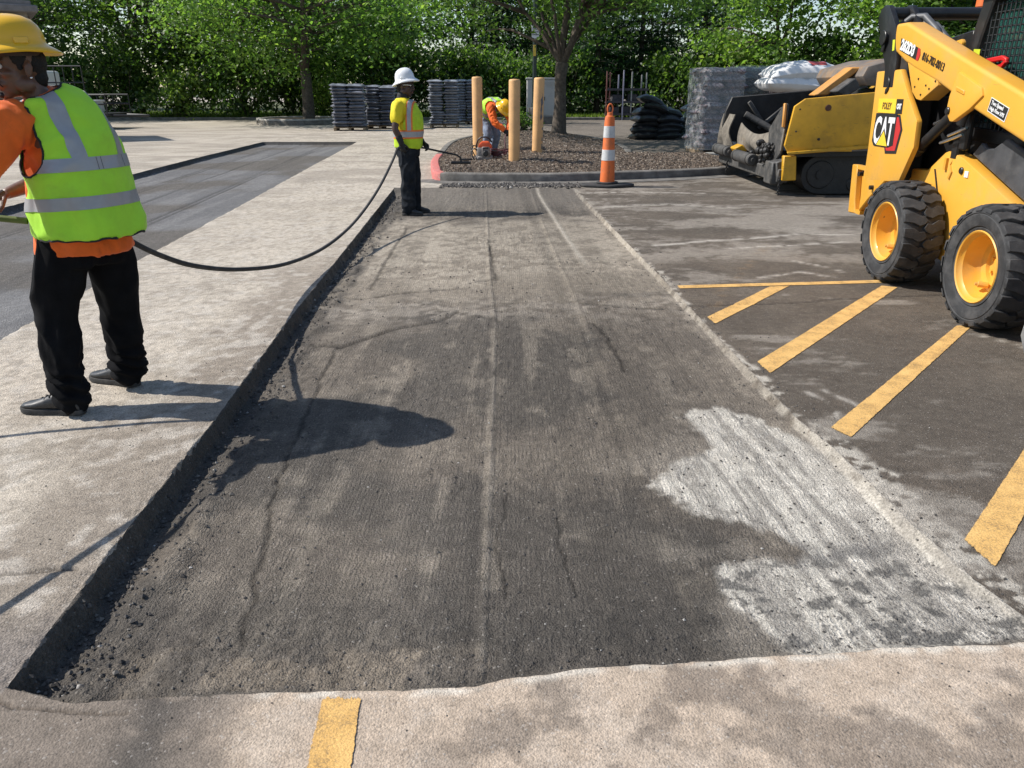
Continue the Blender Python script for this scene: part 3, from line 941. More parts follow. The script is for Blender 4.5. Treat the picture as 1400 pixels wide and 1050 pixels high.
# crumbs of broken asphalt: in front of the kerb, along the deep cut and over the milled floor
def build_crumbs():
    r = np.random.default_rng(9)
    P = []
    n = 1500
    x = r.uniform(-1.2, 1.15, n); y = 13.55 + r.normal(0, .13, n); P.append((x, y, r.uniform(.012, .04, n)))
    n = 1200
    y = 1.75 + 11 * r.random(n) ** 1.6; x = T1L(y) + np.abs(r.normal(.06, .09, n)) + .02; P.append((x, y, r.uniform(.003, .010, n) * (1 + .10 * y)))
    n = 1300
    x = r.uniform(-1.35, 1.5, n); y = NEARX(x) + .02 + 6 * r.random(n) ** 2.0; P.append((x, y, r.uniform(.0018, .0058, n) * (1 + .12 * y)))
    n = 260
    y = 1.75 + 9 * r.random(n) ** 1.8; x = T1R(y) + r.normal(.02, .08, n); P.append((x, y, r.uniform(.002, .006, n) * (1 + .10 * y)))
    n = 500
    y = 1.2 + 4 * r.random(n) ** 1.2; x = r.uniform(-2.4, 2.6, n); P.append((x, y, r.uniform(.0014, .004, n) * (1 + .12 * y)))
    x = np.concatenate([p[0] for p in P]); y = np.concatenate([p[1] for p in P]); s = np.concatenate([p[2] for p in P])
    z, _ = ground_height(x[None], y[None]); z = z[0] + s * .3
    n = len(x)
    oct_ = np.array([[1, 0, 0], [-1, 0, 0], [0, 1, 0], [0, -1, 0], [0, 0, 1], [0, 0, -1]], float)
    a = r.uniform(0, 6.283, n)
    V = oct_[None] * r.uniform(.6, 1.25, (n, 6, 1)) * s[:, None, None] * np.array([1, 1, .75])
    ca, sa = np.cos(a)[:, None], np.sin(a)[:, None]
    V = np.stack([V[..., 0] * ca - V[..., 1] * sa, V[..., 0] * sa + V[..., 1] * ca, V[..., 2]], -1) + np.stack([x, y, z], -1)[:, None]
    F0 = np.array([[0, 2, 4], [2, 1, 4], [1, 3, 4], [3, 0, 4], [2, 0, 5], [1, 2, 5], [3, 1, 5], [0, 3, 5]])
    F = (np.arange(n) * 6)[:, None, None] + F0[None]
    me = np_mesh('asphalt_crumbs', V.reshape(-1, 3), F.reshape(-1, 3))
    base = np.array([[.055, .05, .046], [.10, .09, .08], [.16, .145, .125], [.36, .34, .31]])
    cc = base[r.choice(4, n, p=[.45, .36, .16, .03])] * r.uniform(.8, 1.2, (n, 1))
    set_col(me, np.repeat(cc, 6, 0))
    tag(link_mesh('asphalt_crumbs', me, bpy.data.materials['mulch chips'], None, False), kind='stuff')
build_crumbs()

# ------------------------------------------------------------------ foliage
def leaf_mat(name, tint=(1, 1, 1)):
    m = bpy.data.materials.new(name); m.use_nodes = True
    nt = m.node_tree
    for n in list(nt.nodes): nt.nodes.remove(n)
    out = nt.nodes.new('ShaderNodeOutputMaterial')
    at = nt.nodes.new('ShaderNodeAttribute'); at.attribute_name = 'Col'
    c = mixc(nt, 1.0, at.outputs['Color'], tint, 'MULTIPLY')
    b = nt.nodes.new('ShaderNodeBsdfPrincipled'); b.inputs['Roughness'].default_value = .45
    b.inputs['Specular IOR Level'].default_value = .45
    nt.links.new(c, b.inputs['Base Color'])
    t = nt.nodes.new('ShaderNodeBsdfTranslucent')
    c2 = mixc(nt, 1.0, c, (1.75, 2.0, .85), 'MULTIPLY')
    nt.links.new(c2, t.inputs['Color'])
    mx = nt.nodes.new('ShaderNodeMixShader'); mx.inputs[0].default_value = .5
    nt.links.new(b.outputs[0], mx.inputs[1]); nt.links.new(t.outputs[0], mx.inputs[2])
    nt.links.new(mx.outputs[0], out.inputs['Surface'])
    return m
M_leaf = leaf_mat('broad leaves')
M_needle = leaf_mat('pine needles', (.75, .85, .9))
M_bark = mat('tree bark', (.085, .066, .05), .95, var=.45, scale=14, bump=1.0, bscale=30, dirt=(.16, .145, .12), dscale=9, damt=.3)

def leaves_mesh(name, centers, size, col, r, upbias=.45, aspect=.62, droop=0.0):
    n = len(centers)
    nrm = r.normal(0, 1, (n, 3)); nrm[:, 2] = np.abs(nrm[:, 2]) + upbias
    nrm /= np.linalg.norm(nrm, axis=1, keepdims=True)
    d = r.normal(0, 1, (n, 3)); d[:, 2] -= droop
    d -= nrm * np.sum(d * nrm, 1, keepdims=True); d /= np.linalg.norm(d, axis=1, keepdims=True)
    s = np.cross(nrm, d)
    L = size * r.uniform(.65, 1.35, n)[:, None]
    v0 = centers - d * L * .5; v2 = centers + d * L * .5
    fold = nrm * L * .12
    v1 = centers + s * L * aspect * .5 + fold; v3 = centers - s * L * aspect * .5 + fold
    V = np.stack([v0, v1, v2, v3], 1).reshape(-1, 3)
    b = (np.arange(n) * 4)[:, None]
    F = np.concatenate([b + np.array([0, 1, 2]), b + np.array([0, 2, 3])], 0)
    me = np_mesh(name, V, F)
    set_col(me, np.repeat(col, 4, 0))
    return me

def limb(mb, p0, p1, r0, r1, r, bend=.12, n=5):
    p0 = Vector(p0); p1 = Vector(p1)
    L = (p1 - p0).length
    o = Vector((r.normal(0, 1), r.normal(0, 1), r.normal(0, .4) + .5)) * L * bend
    pts = []; rs = []
    for i in range(n + 1):
        t = i / n
        pts.append(p0.lerp(p1, t) + o * math.sin(math.pi * t) + Vector((r.normal(0, 1), r.normal(0, 1), 0)) * L * .012 * (0 < i < n))
        rs.append(r0 + (r1 - r0) * t)
    mb.tube(pts, rs, 7)
    return pts

GREENS = np.array([[.078, .142, .034], [.055, .108, .028], [.105, .175, .040], [.038, .078, .022], [.145, .215, .056]])

def broad_tree(seed, trunk_h, trunk_r, crown_c, crown_r, nclump, per, leaf, stems=1, tone=1.0, clump=.62, low=0.0, split=None, hue=0.0):
    """returns wood mesh and leaf mesh; crown_c is the centre height, crown_r the three radii"""
    r = np.random.default_rng(seed)
    mb = MB()
    base = Vector((0, 0, -.12))
    forks = []
    if split is None:
        top = Vector((r.normal(0, .1), r.normal(0, .1), trunk_h))
        mb.tube([base, base + Vector((0, 0, .15)), Vector((0, 0, trunk_h * .35)) + Vector((r.normal(0, .05), 0, 0)), top], [trunk_r * 1.5, trunk_r * 1.12, trunk_r, trunk_r * .85], 10)
        if stems > 1:
            for i in range(stems):
                a = 6.283 * (i + r.uniform(-.2, .2)) / stems
                e = Vector((math.cos(a) * crown_r[0] * .35, math.sin(a) * crown_r[1] * .35, crown_c + crown_r[2] * .3))
                forks += limb(mb, top, e, trunk_r * .6, trunk_r * .18, r, .06, 6)[1:]
        else:
            e = Vector((r.normal(0, .3), r.normal(0, .3), crown_c + crown_r[2] * .7))
            forks += limb(mb, top, e, trunk_r * .85, trunk_r * .12, r, .04, 8)
    else:
        forks = split(mb, r)
    # clump centres
    cs = []
    while len(cs) < nclump:
        v = r.normal(0, 1, 3); v /= np.linalg.norm(v)
        rad = r.random() ** .30
        p = v * rad * np.array(crown_r) * (1 + .18 * math.sin(5 * v[0] + seed) * math.cos(4 * v[1]))
        p[2] += crown_c
        if p[2] < low: continue
        if split is not None and -1.6 < p[0] < .1 and p[2] < 4.4 and p[1] < 2.5: continue
        cs.append(p)
    cs = np.array(cs)
    for p in cs[:min(len(cs), 70)]:
        f = min(forks, key=lambda q: (q - Vector(p)).length + max(0, q.z - p[2] + .3) * 1.5)
        L = (f - Vector(p)).length
        limb(mb, f, p, min(trunk_r * .34, .018 + L * .017), .008, r, .10, 4)
    C = []; K = []
    for p in cs:
        m = int(per * r.uniform(.6, 1.4))
        q = r.normal(0, 1, (m, 3)) * np.array([clump, clump, clump * .5]) * r.uniform(.7, 1.25)
        q[:, 2] -= .10 * (q[:, 0] ** 2 + q[:, 1] ** 2)
        C.append(p + q)
        g = GREENS[r.choice(5, m, p=[.3, .25, .22, .13, .10])] * r.uniform(.75, 1.25) * r.uniform(.8, 1.2, (m, 1)) * tone
        g[:, 0] *= (1 + hue)
        K.append(g)
    return mb.mesh('wood'), leaves_mesh('foliage', np.concatenate(C), leaf, np.concatenate(K), r)

def pine_tree_mesh(seed, h, rad):
    r = np.random.default_rng(seed)
    mb = MB()
    mb.tube([(0, 0, -.1), (r.normal(0, .06), 0, h * .5), (0, 0, h)], [.19, .13, .03], 8)
    C = []; K = []; D = []
    z = 1.3
    while z < h - .4:
        nb = r.integers(5, 8)
        L = rad * (1 - (z / h) ** 1.4) * r.uniform(.7, 1.1) + .3
        for k in range(nb):
            a = 6.283 * (k + r.uniform(-.3, .3)) / nb
            e = Vector((math.cos(a) * L, math.sin(a) * L, z + r.uniform(-.15, .25) - L * .05))
            pts = limb(mb, (0, 0, z), e, .035, .008, r, .05, 4)
            m = int(90 * L)
            t = r.random(m) ** .6
            c = np.array([0, 0, z])[None] * (1 - t[:, None]) + np.array(e)[None] * t[:, None]
            c = c + r.normal(0, 1, (m, 3)) * np.array([.20, .20, .09]) * (.5 + t[:, None])
            C.append(c)
            K.append(np.array([[.022, .055, .022]]) * r.uniform(.6, 1.5, (m, 1)))
        z += r.uniform(.4, .62)
    return mb.mesh('wood'), leaves_mesh('foliage', np.concatenate(C), .22, np.concatenate(K), r, .2, .16)

def shrub_mesh(seed, rx, rz, n, leaf, tone=1.0, hue=0.0):
    r = np.random.default_rng(seed)
    mb = MB()
    for k in range(9):
        a = r.uniform(0, 6.283)
        limb(mb, (r.normal(0, .08), r.normal(0, .08), -.05), (math.cos(a) * rx * .6, math.sin(a) * rx * .6, rz * r.uniform(.9, 1.5)), .03, .006, r, .1, 4)
    nc = 40
    v = r.normal(0, 1, (nc, 3)); v /= np.linalg.norm(v, axis=1, keepdims=True)
    p = v * (r.random((nc, 1)) ** .4) * np.array([rx, rx, rz]); p[:, 2] += rz * .95
    p = p[p[:, 2] > .1]
    C = []; K = []
    for q in p:
        m = int(n / len(p) * r.uniform(.5, 1.5))
        c = q + r.normal(0, 1, (m, 3)) * np.array([.34, .34, .22]) * rx * .55
        c = c[c[:, 2] > .02]
        C.append(c)
        g = GREENS[r.choice(5, len(c))] * r.uniform(.7, 1.3) * r.uniform(.8, 1.2, (len(c), 1)) * tone
        g[:, 0] *= 1 + hue
        K.append(g)
    return mb.mesh('wood'), leaves_mesh('foliage', np.concatenate(C), leaf, np.concatenate(K), r)

def plant(name, label, cat, meshes, loc, rotz=0, sc=1.0, group=None, leafm=None, trunk='trunk', crown='crown'):
    t = thing(name, label, cat, loc, group, rotz)
    t.scale = (sc, sc, sc) if isinstance(sc, (int, float)) else sc
    w, l = meshes
    if len(w.materials) == 0: w.materials.append(M_bark); w.polygons.foreach_set('use_smooth', np.ones(len(w.polygons), dtype=bool))
    if len(l.materials) == 0: l.materials.append(leafm or M_leaf)
    a = bpy.data.objects.new(trunk, w); COL.objects.link(a); a.parent = t
    b = bpy.data.objects.new(crown, l); COL.objects.link(b); b.parent = t
    return t

# the tree on the mulch island: five leaning stems
def split_center(mb, r):
    f = []
    mb.tube([(0, 0, -.15), (0, 0, .1), (.03, 0, .8), (.02, 0, 1.55), (.06, 0, 1.95)], [.34, .225, .175, .165, .19], 12)
    top = Vector((.05, 0, 1.85))
    for e, r0, bend in (((-.55, .3, 3.3), .085, .05), ((-1.1, -.2, 5.4), .06, .04), ((.12, .4, 5.5), .12, .03), ((.55, -.2, 3.4), .12, .03), ((1.7, -.3, 5.6), .09, .04), ((2.2, .6, 4.6), .07, .06), ((-1.9, .5, 4.7), .06, .06)):
        f += limb(mb, top, e, r0, r0 * .5, r, bend, 6)[1:]
    mb.tube([(-.26, .1, 2.5), (-.42, .05, 2.72), (-.5, .05, 2.8)], [.05, .04, .035], 7)
    return f
cz = mz(1.37, 24)
plant('shade_tree', 'grey barked shade tree with several leaning stems growing on the mulch island', 'tree',
      broad_tree(21, 2, .2, 5.1, (5.6, 4.8, 2.6), 200, 120, .15, split=split_center, low=2.55, clump=.6, tone=1.15), (1.37, 24.0, cz))
plant('shade_tree', 'broad low branching shade tree on the small kerbed island left of the bag pallets', 'tree',
      broad_tree(33, 2.2, .27, 5.6, (6.6, 5.6, 3.6), 190, 110, .21, stems=5, low=2.1, clump=.8, tone=1.45, hue=.05), (-9.75, 39.5, .1))

tA = broad_tree(51, 1.6, .16, 4.6, (3.4, 3.2, 4.0), 76, 120, .215, stems=3, low=.8, clump=.6)
tB = broad_tree(52, 1.4, .18, 5.2, (3.8, 3.6, 4.6), 80, 120, .225, stems=4, low=.9, clump=.7, tone=.62)
tC = broad_tree(53, 1.9, .14, 5.0, (3.0, 3.0, 3.9), 74, 120, .21, stems=2, low=1.0, clump=.6, tone=1.6, hue=.12)
tD = broad_tree(54, 3.0, .15, 6.2, (2.9, 2.9, 2.8), 36, 90, .18, stems=4, low=3.2, clump=.55, tone=.95)
G_bg = 'trees along the back of the car park'
bg = [  # x, y, kind, scale, label
    (-31, 43, tB, 1.25, 'dark leafy tree at the far left behind the brick pier'),
    (-26, 45, tA, 1.2, 'leafy tree behind the black trailer with sky showing through'),
    (-21.5, 48, tD, 1.15, 'thin open tree with bare forked stems at the upper left'),
    (-18.5, 46, tB, 1.15, 'dark leafy tree right of the open forked tree'),
    (-15.2, 47, tC, 1.3, 'bright yellow green tree left of the broad shade tree'),
    (-11.5, 50, tB, 1.25, 'dark tree directly behind the broad shade tree'),
    (-7, 51, tA, 1.15, 'leafy tree behind the leftmost bag pallets'),
    (-2.6, 52, tD, 1.25, 'open tree with pale gaps behind the worker in the white helmet'),
    (1.0, 53, tB, 1.0, 'dark tree behind the lamp post and grey cabinet'),
    (13.5, 43, tC, 1.25, 'bright green tree above the shrink wrapped pallets'),
    (17.5, 40, tC, 1.2, 'bright leafy tree above the white bags'),
    (22, 41, tA, 1.25, 'green tree left of the loader arm pivot'),
    (26.5, 42, tC, 1.25, 'yellow green tree behind the loader arm and cab'),
    (31.5, 43, tB, 1.2, 'dark green tree at the far right behind the loader cab'),
    (9.5, 55, tB, 1.15, 'dark tree between the pines and the bright right hand trees'),
    (-34, 50, tA, 1.3, 'tall leafy tree at the back left corner'),
    (37, 45, tA, 1.2, 'leafy tree at the back right corner'),
    (-38, 60, tB, 1.3, 'dark tree deep behind the far left corner of the car park'),
    (-27.5, 59, tB, 1.2, 'dark tree deep behind the trailer'),
    (-11.8, 62, tA, 1.15, 'tree in the second row behind the broad shade tree'),
    (3.2, 62, tA, 1.1, 'tree in the second row behind the island tree stems'),
    (34.5, 56, tB, 1.2, 'dark tree in the second row behind the cab'),
]
for i, (x, y, kd, s, lb) in enumerate(bg):
    plant('leafy_tree', lb, 'tree', kd, (x, y, -.02), i * 2.39, (s, s, s * (1 + .06 * math.sin(i * 3))), G_bg)
pA = pine_tree_mesh(61, 10, 2.7); pB = pine_tree_mesh(62, 9, 2.4)
for i, (x, y, kd, s, lb) in enumerate([(-.8, 49.5, pB, 1.0, 'dark pine left of the island tree behind the bollards'), (5.0, 49, pA, 1.05, 'dark pine right of the island tree trunk'),
                                       (7.6, 50, pB, 1.1, 'dark pine above the steel plant rack'), (11.0, 48.5, pA, 1.1, 'layered dark pine above the slumped black bags')]):
    plant('pine_tree', lb, 'tree', kd, (x, y, -.02), i * 1.7, s, 'pines behind the island', M_needle)
sA = shrub_mesh(71, 1.7, 1.1, 3800, .17); sB = shrub_mesh(72, 1.5, .95, 3600, .16, 1.35, .15); sC = shrub_mesh(73, 1.9, 1.3, 4200, .18, .8)  # sB has paler, yellower leaves than the others
G_sh = 'shrubs under the tree line'
sh = [(-28, 41.5, sC, 1.1, 'dark shrub behind the black trailer'), (-23.8, 44, sA, 1.2, 'green shrub right behind the trailer gate'), (-20.5, 43.6, sC, 1.1, 'dark shrub left of the pale yellow green shrub'),
      (-17.3, 43.8, sB, 1.15, 'pale yellow green shrub under the bright tree'), (-14.2, 44.2, sA, 1.2, 'green shrub left of the broad shade tree trunk'), (-11.6, 44.8, sC, 1.1, 'dark shrub just behind the broad shade tree trunk'),
      (-9.2, 42.6, sB, .95, 'pale leafy shrub right of the broad shade tree trunk'), (-6.3, 44.5, sC, 1.3, 'dark shrub behind the leftmost pallets'), (-3.4, 45, sC, 1.2, 'dark shrub behind the white helmet worker'),
      (-1.3, 46, sA, 1.35, 'green shrub behind the two bluish pallets'), (.8, 47, sA, 1.2, 'green shrub left of the grey cabinet'), (3.4, 48.3, sC, 1.15, 'dark shrub right of the island tree'), (6.2, 51.6, sC, 1.3, 'dark shrub behind the steel plant rack'),
      (9.6, 47.5, sA, 1.3, 'green shrub behind the slumped black bags'), (12.2, 46, sC, 1.4, 'dark shrub left of the shrink wrapped pallets'), (15.8, 42, sC, 1.4, 'dark shrub behind the shrink wrapped pallets'),
      (19.6, 40.5, sA, 1.5, 'green shrub behind the white bags'), (24, 41, sC, 1.5, 'dark shrub behind the loader rear'), (28.5, 42, sA, 1.5, 'green shrub behind the loader cab')]
for i, (x, y, kd, s, lb) in enumerate(sh):
    plant('shrub', lb, 'shrub', kd, (x, y, -.02), i * 1.31, (s, s, s * 1.25), G_sh, trunk='stems', crown='foliage')
plant('shrub', 'small green shrub at the back of the mulch bed behind the third bollard', 'shrub', shrub_mesh(75, .55, .3, 900, .09, 1.2), (.25, 25.0, mz(.25, 25)), trunk='stems', crown='foliage')

# grass verge under the trees
def build_verge():
    r = np.random.default_rng(31)
    n = 26000
    x = r.uniform(-36, 40, n); y = 43.2 + 9 * r.random(n) ** 1.7 - np.where(x > 11, 5.0, 0)
    h = r.uniform(.08, .2, n); a = r.uniform(0, 6.283, n)
    d = np.stack([np.cos(a), np.sin(a), np.zeros(n)], -1) * .03
    c = np.stack([x, y, np.full(n, .12)], -1)
    tip = c + np.stack([r.normal(0, .05, n), r.normal(0, .05, n), h], -1)
    V = np.stack([c - d, c + d, tip], 1).reshape(-1, 3)
    me = np_mesh('grass', V, np.arange(n * 3).reshape(-1, 3))
    cc = np.array([[.12, .17, .035]]) * r.uniform(.6, 1.4, (n, 1)) * np.array([[1, 1, 1]])
    set_col(me, np.repeat(cc, 3, 0))
    tag(link_mesh('grass', me, M_leaf, None, False), kind='stuff')
    mb = MB()
    mb.prism([(-60, 42.9), (10.5, 42.9), (11.2, 38.6), (60, 38.6), (60, 90), (-60, 90)], -.1, .12, 'Z')
    tag(mb.build('grass_verge', mat('lawn soil', (.085, .095, .035), .95, var=.5, scale=3), smooth=False), kind='structure')
    kerb_sweep('kerb', [Vector((60, 38.45, 0)), Vector((11.2, 38.45, 0)), Vector((10.4, 42.75, 0)), Vector((-60, 42.75, 0))], M_kerb, h=.14, w=.16)
build_verge()
# small kerbed island of the broad tree
ring = [Vector((-9.9 + 2.0 * math.cos(a), 38.6 + 2.4 * math.sin(a), 0)) for a in np.linspace(0, 2 * math.pi, 28, endpoint=False)]
kerb_sweep('kerb', ring, mat('buff kerb concrete', (.42, .39, .34), .9, var=.2, scale=4, dirt=(.2, .18, .15), damt=.3), closed=True, h=.26, w=.25)  # paler concrete colour than the other kerbs
mb = MB(); mb.prism([(p.x, p.y) for p in ring], -.05, .2, 'Z')
tag(mb.build('planting_soil', bpy.data.materials['wood mulch bed'], smooth=False), kind='structure')
# ------------------------------------------------------------------ bollards
M_boll = mat('pale orange bollard sleeve', (.72, .41, .17), .6, var=.10, scale=4, bump=.08, bscale=40, scratch=((.40, .24, .13), (30, 30, 4), .66), dirt=(.44, .26, .14), dscale=3, damt=.35)
M_bollscar = mat('scraped bollard steel', (.17, .155, .15), .7, var=.35, scale=18)
def bollard(x, y, top, label, lean=(0, 0), scar=False):
    z0 = mz(x, y) - .12
    t = thing('bollard', label, 'bollard', (x, y, z0), 'bollards in the mulch bed')
    H = top - z0
    mb = MB()
    M = Matrix.Translation((0, 0, 0)) @ Matrix(((1, 0, lean[0], 0), (0, 1, lean[1], 0), (0, 0, 1, 0), (0, 0, 0, 1)))
    mb.lathe([(0, -.3), (.104, -.3), (.104, H - .035), (.099, H - .012), (.085, H), (0, H + .006)], 28, M)
    mb.build('post', M_boll, t)
    if scar:
        s = MB()
        rr = np.random.default_rng(4)
        # a torn patch in the sleeve, facing the camera's right
        rows = 9
        L = []
        for i in range(rows):
            zc = H * (.48 + .34 * i / (rows - 1)); w = .30 * math.sin(math.pi * (i + .6) / rows) * (1 + .45 * rr.normal())
            a0 = -1.05 + .12 * rr.normal()
            L.append([(.1065 * math.cos(a0 + w * k / 3) + lean[0] * zc, .1065 * math.sin(a0 + w * k / 3) + lean[1] * zc, zc) for k in range(-3, 4)])
        for i in range(rows - 1):
            a, b = L[i], L[i + 1]
            s.loft([[*a, *[(p[0] * .97, p[1] * .97, p[2]) for p in reversed(a)]], [*b, *[(p[0] * .97, p[1] * .97, p[2]) for p in reversed(b)]]])
        s.build('scuffed_patch', M_bollscar, t)
        for zc, h in ((H * .22, .07), (H * .12, .10), (H * .36, .05)):
            a0 = -.55
            s = MB()
            s.loft([[(.1065 * math.cos(a0 + k * .08) + lean[0] * z, .1065 * math.sin(a0 + k * .08) + lean[1] * z, z) for k in range(-2, 3)] + [(.1 * math.cos(a0 - k * .08) + lean[0] * z, .1 * math.sin(a0 - k * .08) + lean[1] * z, z) for k in range(-2, 3)] for z in (zc, zc + h)])
            s.build('scuffed_patch', M_bollscar, t)
    return t
bollard(-.70, 16.7, 1.76, 'leftmost pale orange bollard beside the bending worker')
bollard(.04, 15.25, 1.70, 'tall pale orange bollard in the middle of the three, nearest the kerb', (.004, 0))
bollard(.50, 16.25, 1.74, 'rightmost pale orange bollard with a scraped dark patch on its sleeve', (.022, 0), True)

# ------------------------------------------------------------------ channelizer cone
M_or = mat('orange traffic plastic', (.74, .155, .03), .55, var=.1, scale=8, scratch=((.30, .13, .07), (25, 25, 8), .64), dirt=(.32, .15, .08), dscale=7, damt=.32)
M_refl = mat('grey white reflective band', (.58, .58, .57), .45, var=.1, scale=20, dirt=(.3, .29, .28), damt=.25)
M_rub = mat('black rubber', (.028, .028, .029), .8, var=.3, scale=20, bump=.3, dirt=(.12, .11, .10), dscale=8, damt=.35)
t = thing('traffic_cone', 'tall orange and white striped traffic cone on a black rubber base', 'traffic cone', (1.6, 13.45, hz(1.6, 13.45)))
mb = MB(); bp_ = [(.46, 0), (.40, .13), (.0, .30), (-.40, .13), (-.46, 0), (-.40, -.13), (0, -.30), (.40, -.13)]
mb.prism(bp_, .004, .05, 'Z', .012); mb.prism([(p[0] * .4, p[1] * .6) for p in bp_], .05, .085, 'Z', .01)
mb.build('base', M_rub, t)
def cr(z): return .125 - (z - .06) * .043
mb = MB()
mb.lathe([(cr(.06), .07), (cr(.1), .1), (cr(1.08), 1.08), (.072, 1.12), (.05, 1.135), (.045, 1.18), (.0, 1.185)], 28)
mb.build('cone_body', M_or, t)
for z0, z1 in ((.43, .60), (.79, .97)):
    mb = MB(); mb.lathe([(cr(z0) - .004, z0 - .001), (cr(z0) + .004, z0), (cr(z1) + .004, z1), (cr(z1) - .004, z1 + .001)], 28)
    mb.build('reflective_band', M_refl, t)
mb = MB()
mb.tube([(.035 * math.cos(a) * 1.25, 0, 1.235 + .075 * math.sin(a)) for a in np.linspace(-.9, math.pi + .9, 16)], .013, 8)
mb.build('handle_loop', M_or, t)

# ------------------------------------------------------------------ lamp post
M_green = mat('dark green pole paint', (.018, .03, .026), .45, var=.2, scale=6)
M_sign = mat('white sign sheet', (.62, .63, .64), .5, var=.06)
M_ink = mat('black sign ink', (.03, .03, .035), .6)
t = thing('lamp_post', 'dark green lamp post with a small white sign behind the bollards', 'lamp post', (.98, 36.5, 0))
mb = MB(); mb.cyl((0, 0, 0), (0, 0, .75), .26, .26, 20, .02); mb.build('concrete_base', M_kerb, t)
mb = MB(); mb.tube([(0, 0, .7), (0, 0, 4), (0, 0, 8.5)], [.10, .09, .07], 14); mb.cyl((0, 0, .75), (0, 0, .95), .15, .11, 14)
mb.build('pole', M_green, t)
mb = MB(); mb.tube([(0, 0, 8.3), (.3, 0, 8.6), (.9, 0, 8.65)], .04, 8); mb.build('arm', M_green, t)
mb = MB(); mb.box((1.15, 0, 8.63), (.75, .34, .14), bev=.04); mb.build('lamp_head', M_green, t)
mb = MB(); mb.box((0.02, -.115, 3.78), (.31, .012, .49), bev=.004); sg = mb.build('sign', M_sign, t)
text_mesh('NO', .15, (1, 0, 0), (0, 0, 1), (.02, -.1225, 3.88), M_ink, sg, align='CENTER', bold=.004)
text_mesh('TRUCKS', .075, (1, 0, 0), (0, 0, 1), (.02, -.1225, 3.77), M_ink, sg, align='CENTER', bold=.003)
text_mesh('PARKING', .068, (1, 0, 0), (0, 0, 1), (.02, -.1225, 3.66), M_ink, sg, align='CENTER', bold=.003)
mb = MB(); mb.box((-.01, -.108, 3.06), (.12, .012, .44), bev=.002); mb.build('sticker', mat('yellow sticker', (.62, .42, .06), .5), t)

# ------------------------------------------------------------------ grey cabinet
M_cab = mat('light grey cabinet paint', (.40, .40, .39), .55, var=.06, scale=2, dirt=(.25, .25, .24), dscale=2, damt=.3)
t = thing('utility_cabinet', 'light grey utility cabinet half hidden behind the bollards and island tree', 'cabinet', (1.42, 38.2, 0))
mb = MB(); mb.box((0, 0, .16), (1.62, .9, .32), bev=.02); mb.build('plinth', M_kerb, t)
mb = MB(); mb.box((0, 0, 1.12), (1.5, .8, 1.6), bev=.02); mb.build('body', M_cab, t)
mb = MB(); mb.box((0, 0, 1.955), (1.58, .88, .07), bev=.015); mb.build('roof', M_cab, t)
for sx in (-1, 1):
    mb = MB(); mb.box((sx * .365, -.412, 1.13), (.70, .03, 1.5), bev=.008); d = mb.build('door', M_cab, t)
    mb = MB(); mb.box((sx * .06, -.44, 1.1), (.025, .03, .16), bev=.006); mb.build('handle', M_green, d)
    mb = MB()
    for k in range(5): mb.box((sx * .365, -.43, 1.66 + k * .035), (.4, .012, .014))
    mb.build('louvre', M_cab, d)

# ------------------------------------------------------------------ bags and pallets
M_film = mat('slate grey bag film', (.19, .20, .235), .34, var=.35, scale=5, dirt=(.30, .32, .36), dscale=4, damt=.25, spec=.6)
M_film2 = mat('dull blue grey bag film', (.26, .275, .31), .34, var=.3, scale=5, dirt=(.36, .38, .41), dscale=4, damt=.3, spec=.6)
M_black = mat('glossy black bag film', (.022, .022, .024), .3, var=.3, scale=8, dirt=(.15, .145, .14), dscale=5, damt=.22, spec=.6)
M_wood = mat('pallet wood', (.26, .19, .12), .9, var=.3, scale=10)
def print_film(name, cols, scale):
    m, nt, b, out = new_mat(name)
    tc = nt.nodes.new('ShaderNodeTexCoord')
    n = N(nt, 'ShaderNodeTexNoise', Scale=scale, Detail=6.0, Roughness=.65)
    nt.links.new(tc.outputs['Object'], n.inputs['Vector'])
    c = ramp(nt, n.outputs['Fac'], cols, 'CONSTANT')
    nt.links.new(c, b.inputs['Base Color']); b.inputs['Roughness'].default_value = .3
    return m
M_print = print_film('printed dark green bag film', [(0, (.02, .024, .022)), (.5, (.035, .06, .05)), (.57, (.20, .25, .24)), (.63, (.02, .03, .03)), (.68, (.03, .035, .10))], 9)
M_pink = print_film('printed mauve bag film', [(0, (.05, .043, .046)), (.40, (.13, .108, .112)), (.48, (.30, .26, .27)), (.53, (.09, .076, .08)), (.58, (.27, .11, .12)), (.63, (.48, .44, .44)), (.68, (.13, .11, .115))], 9)
M_white = mat('white woven bag', (.72, .71, .70), .55, var=.06, scale=4, dirt=(.40, .36, .33), dscale=4, damt=.25, bump=.15, bscale=50)
M_redprint = mat('red bag print', (.50, .08, .07), .5, var=.2, scale=9)

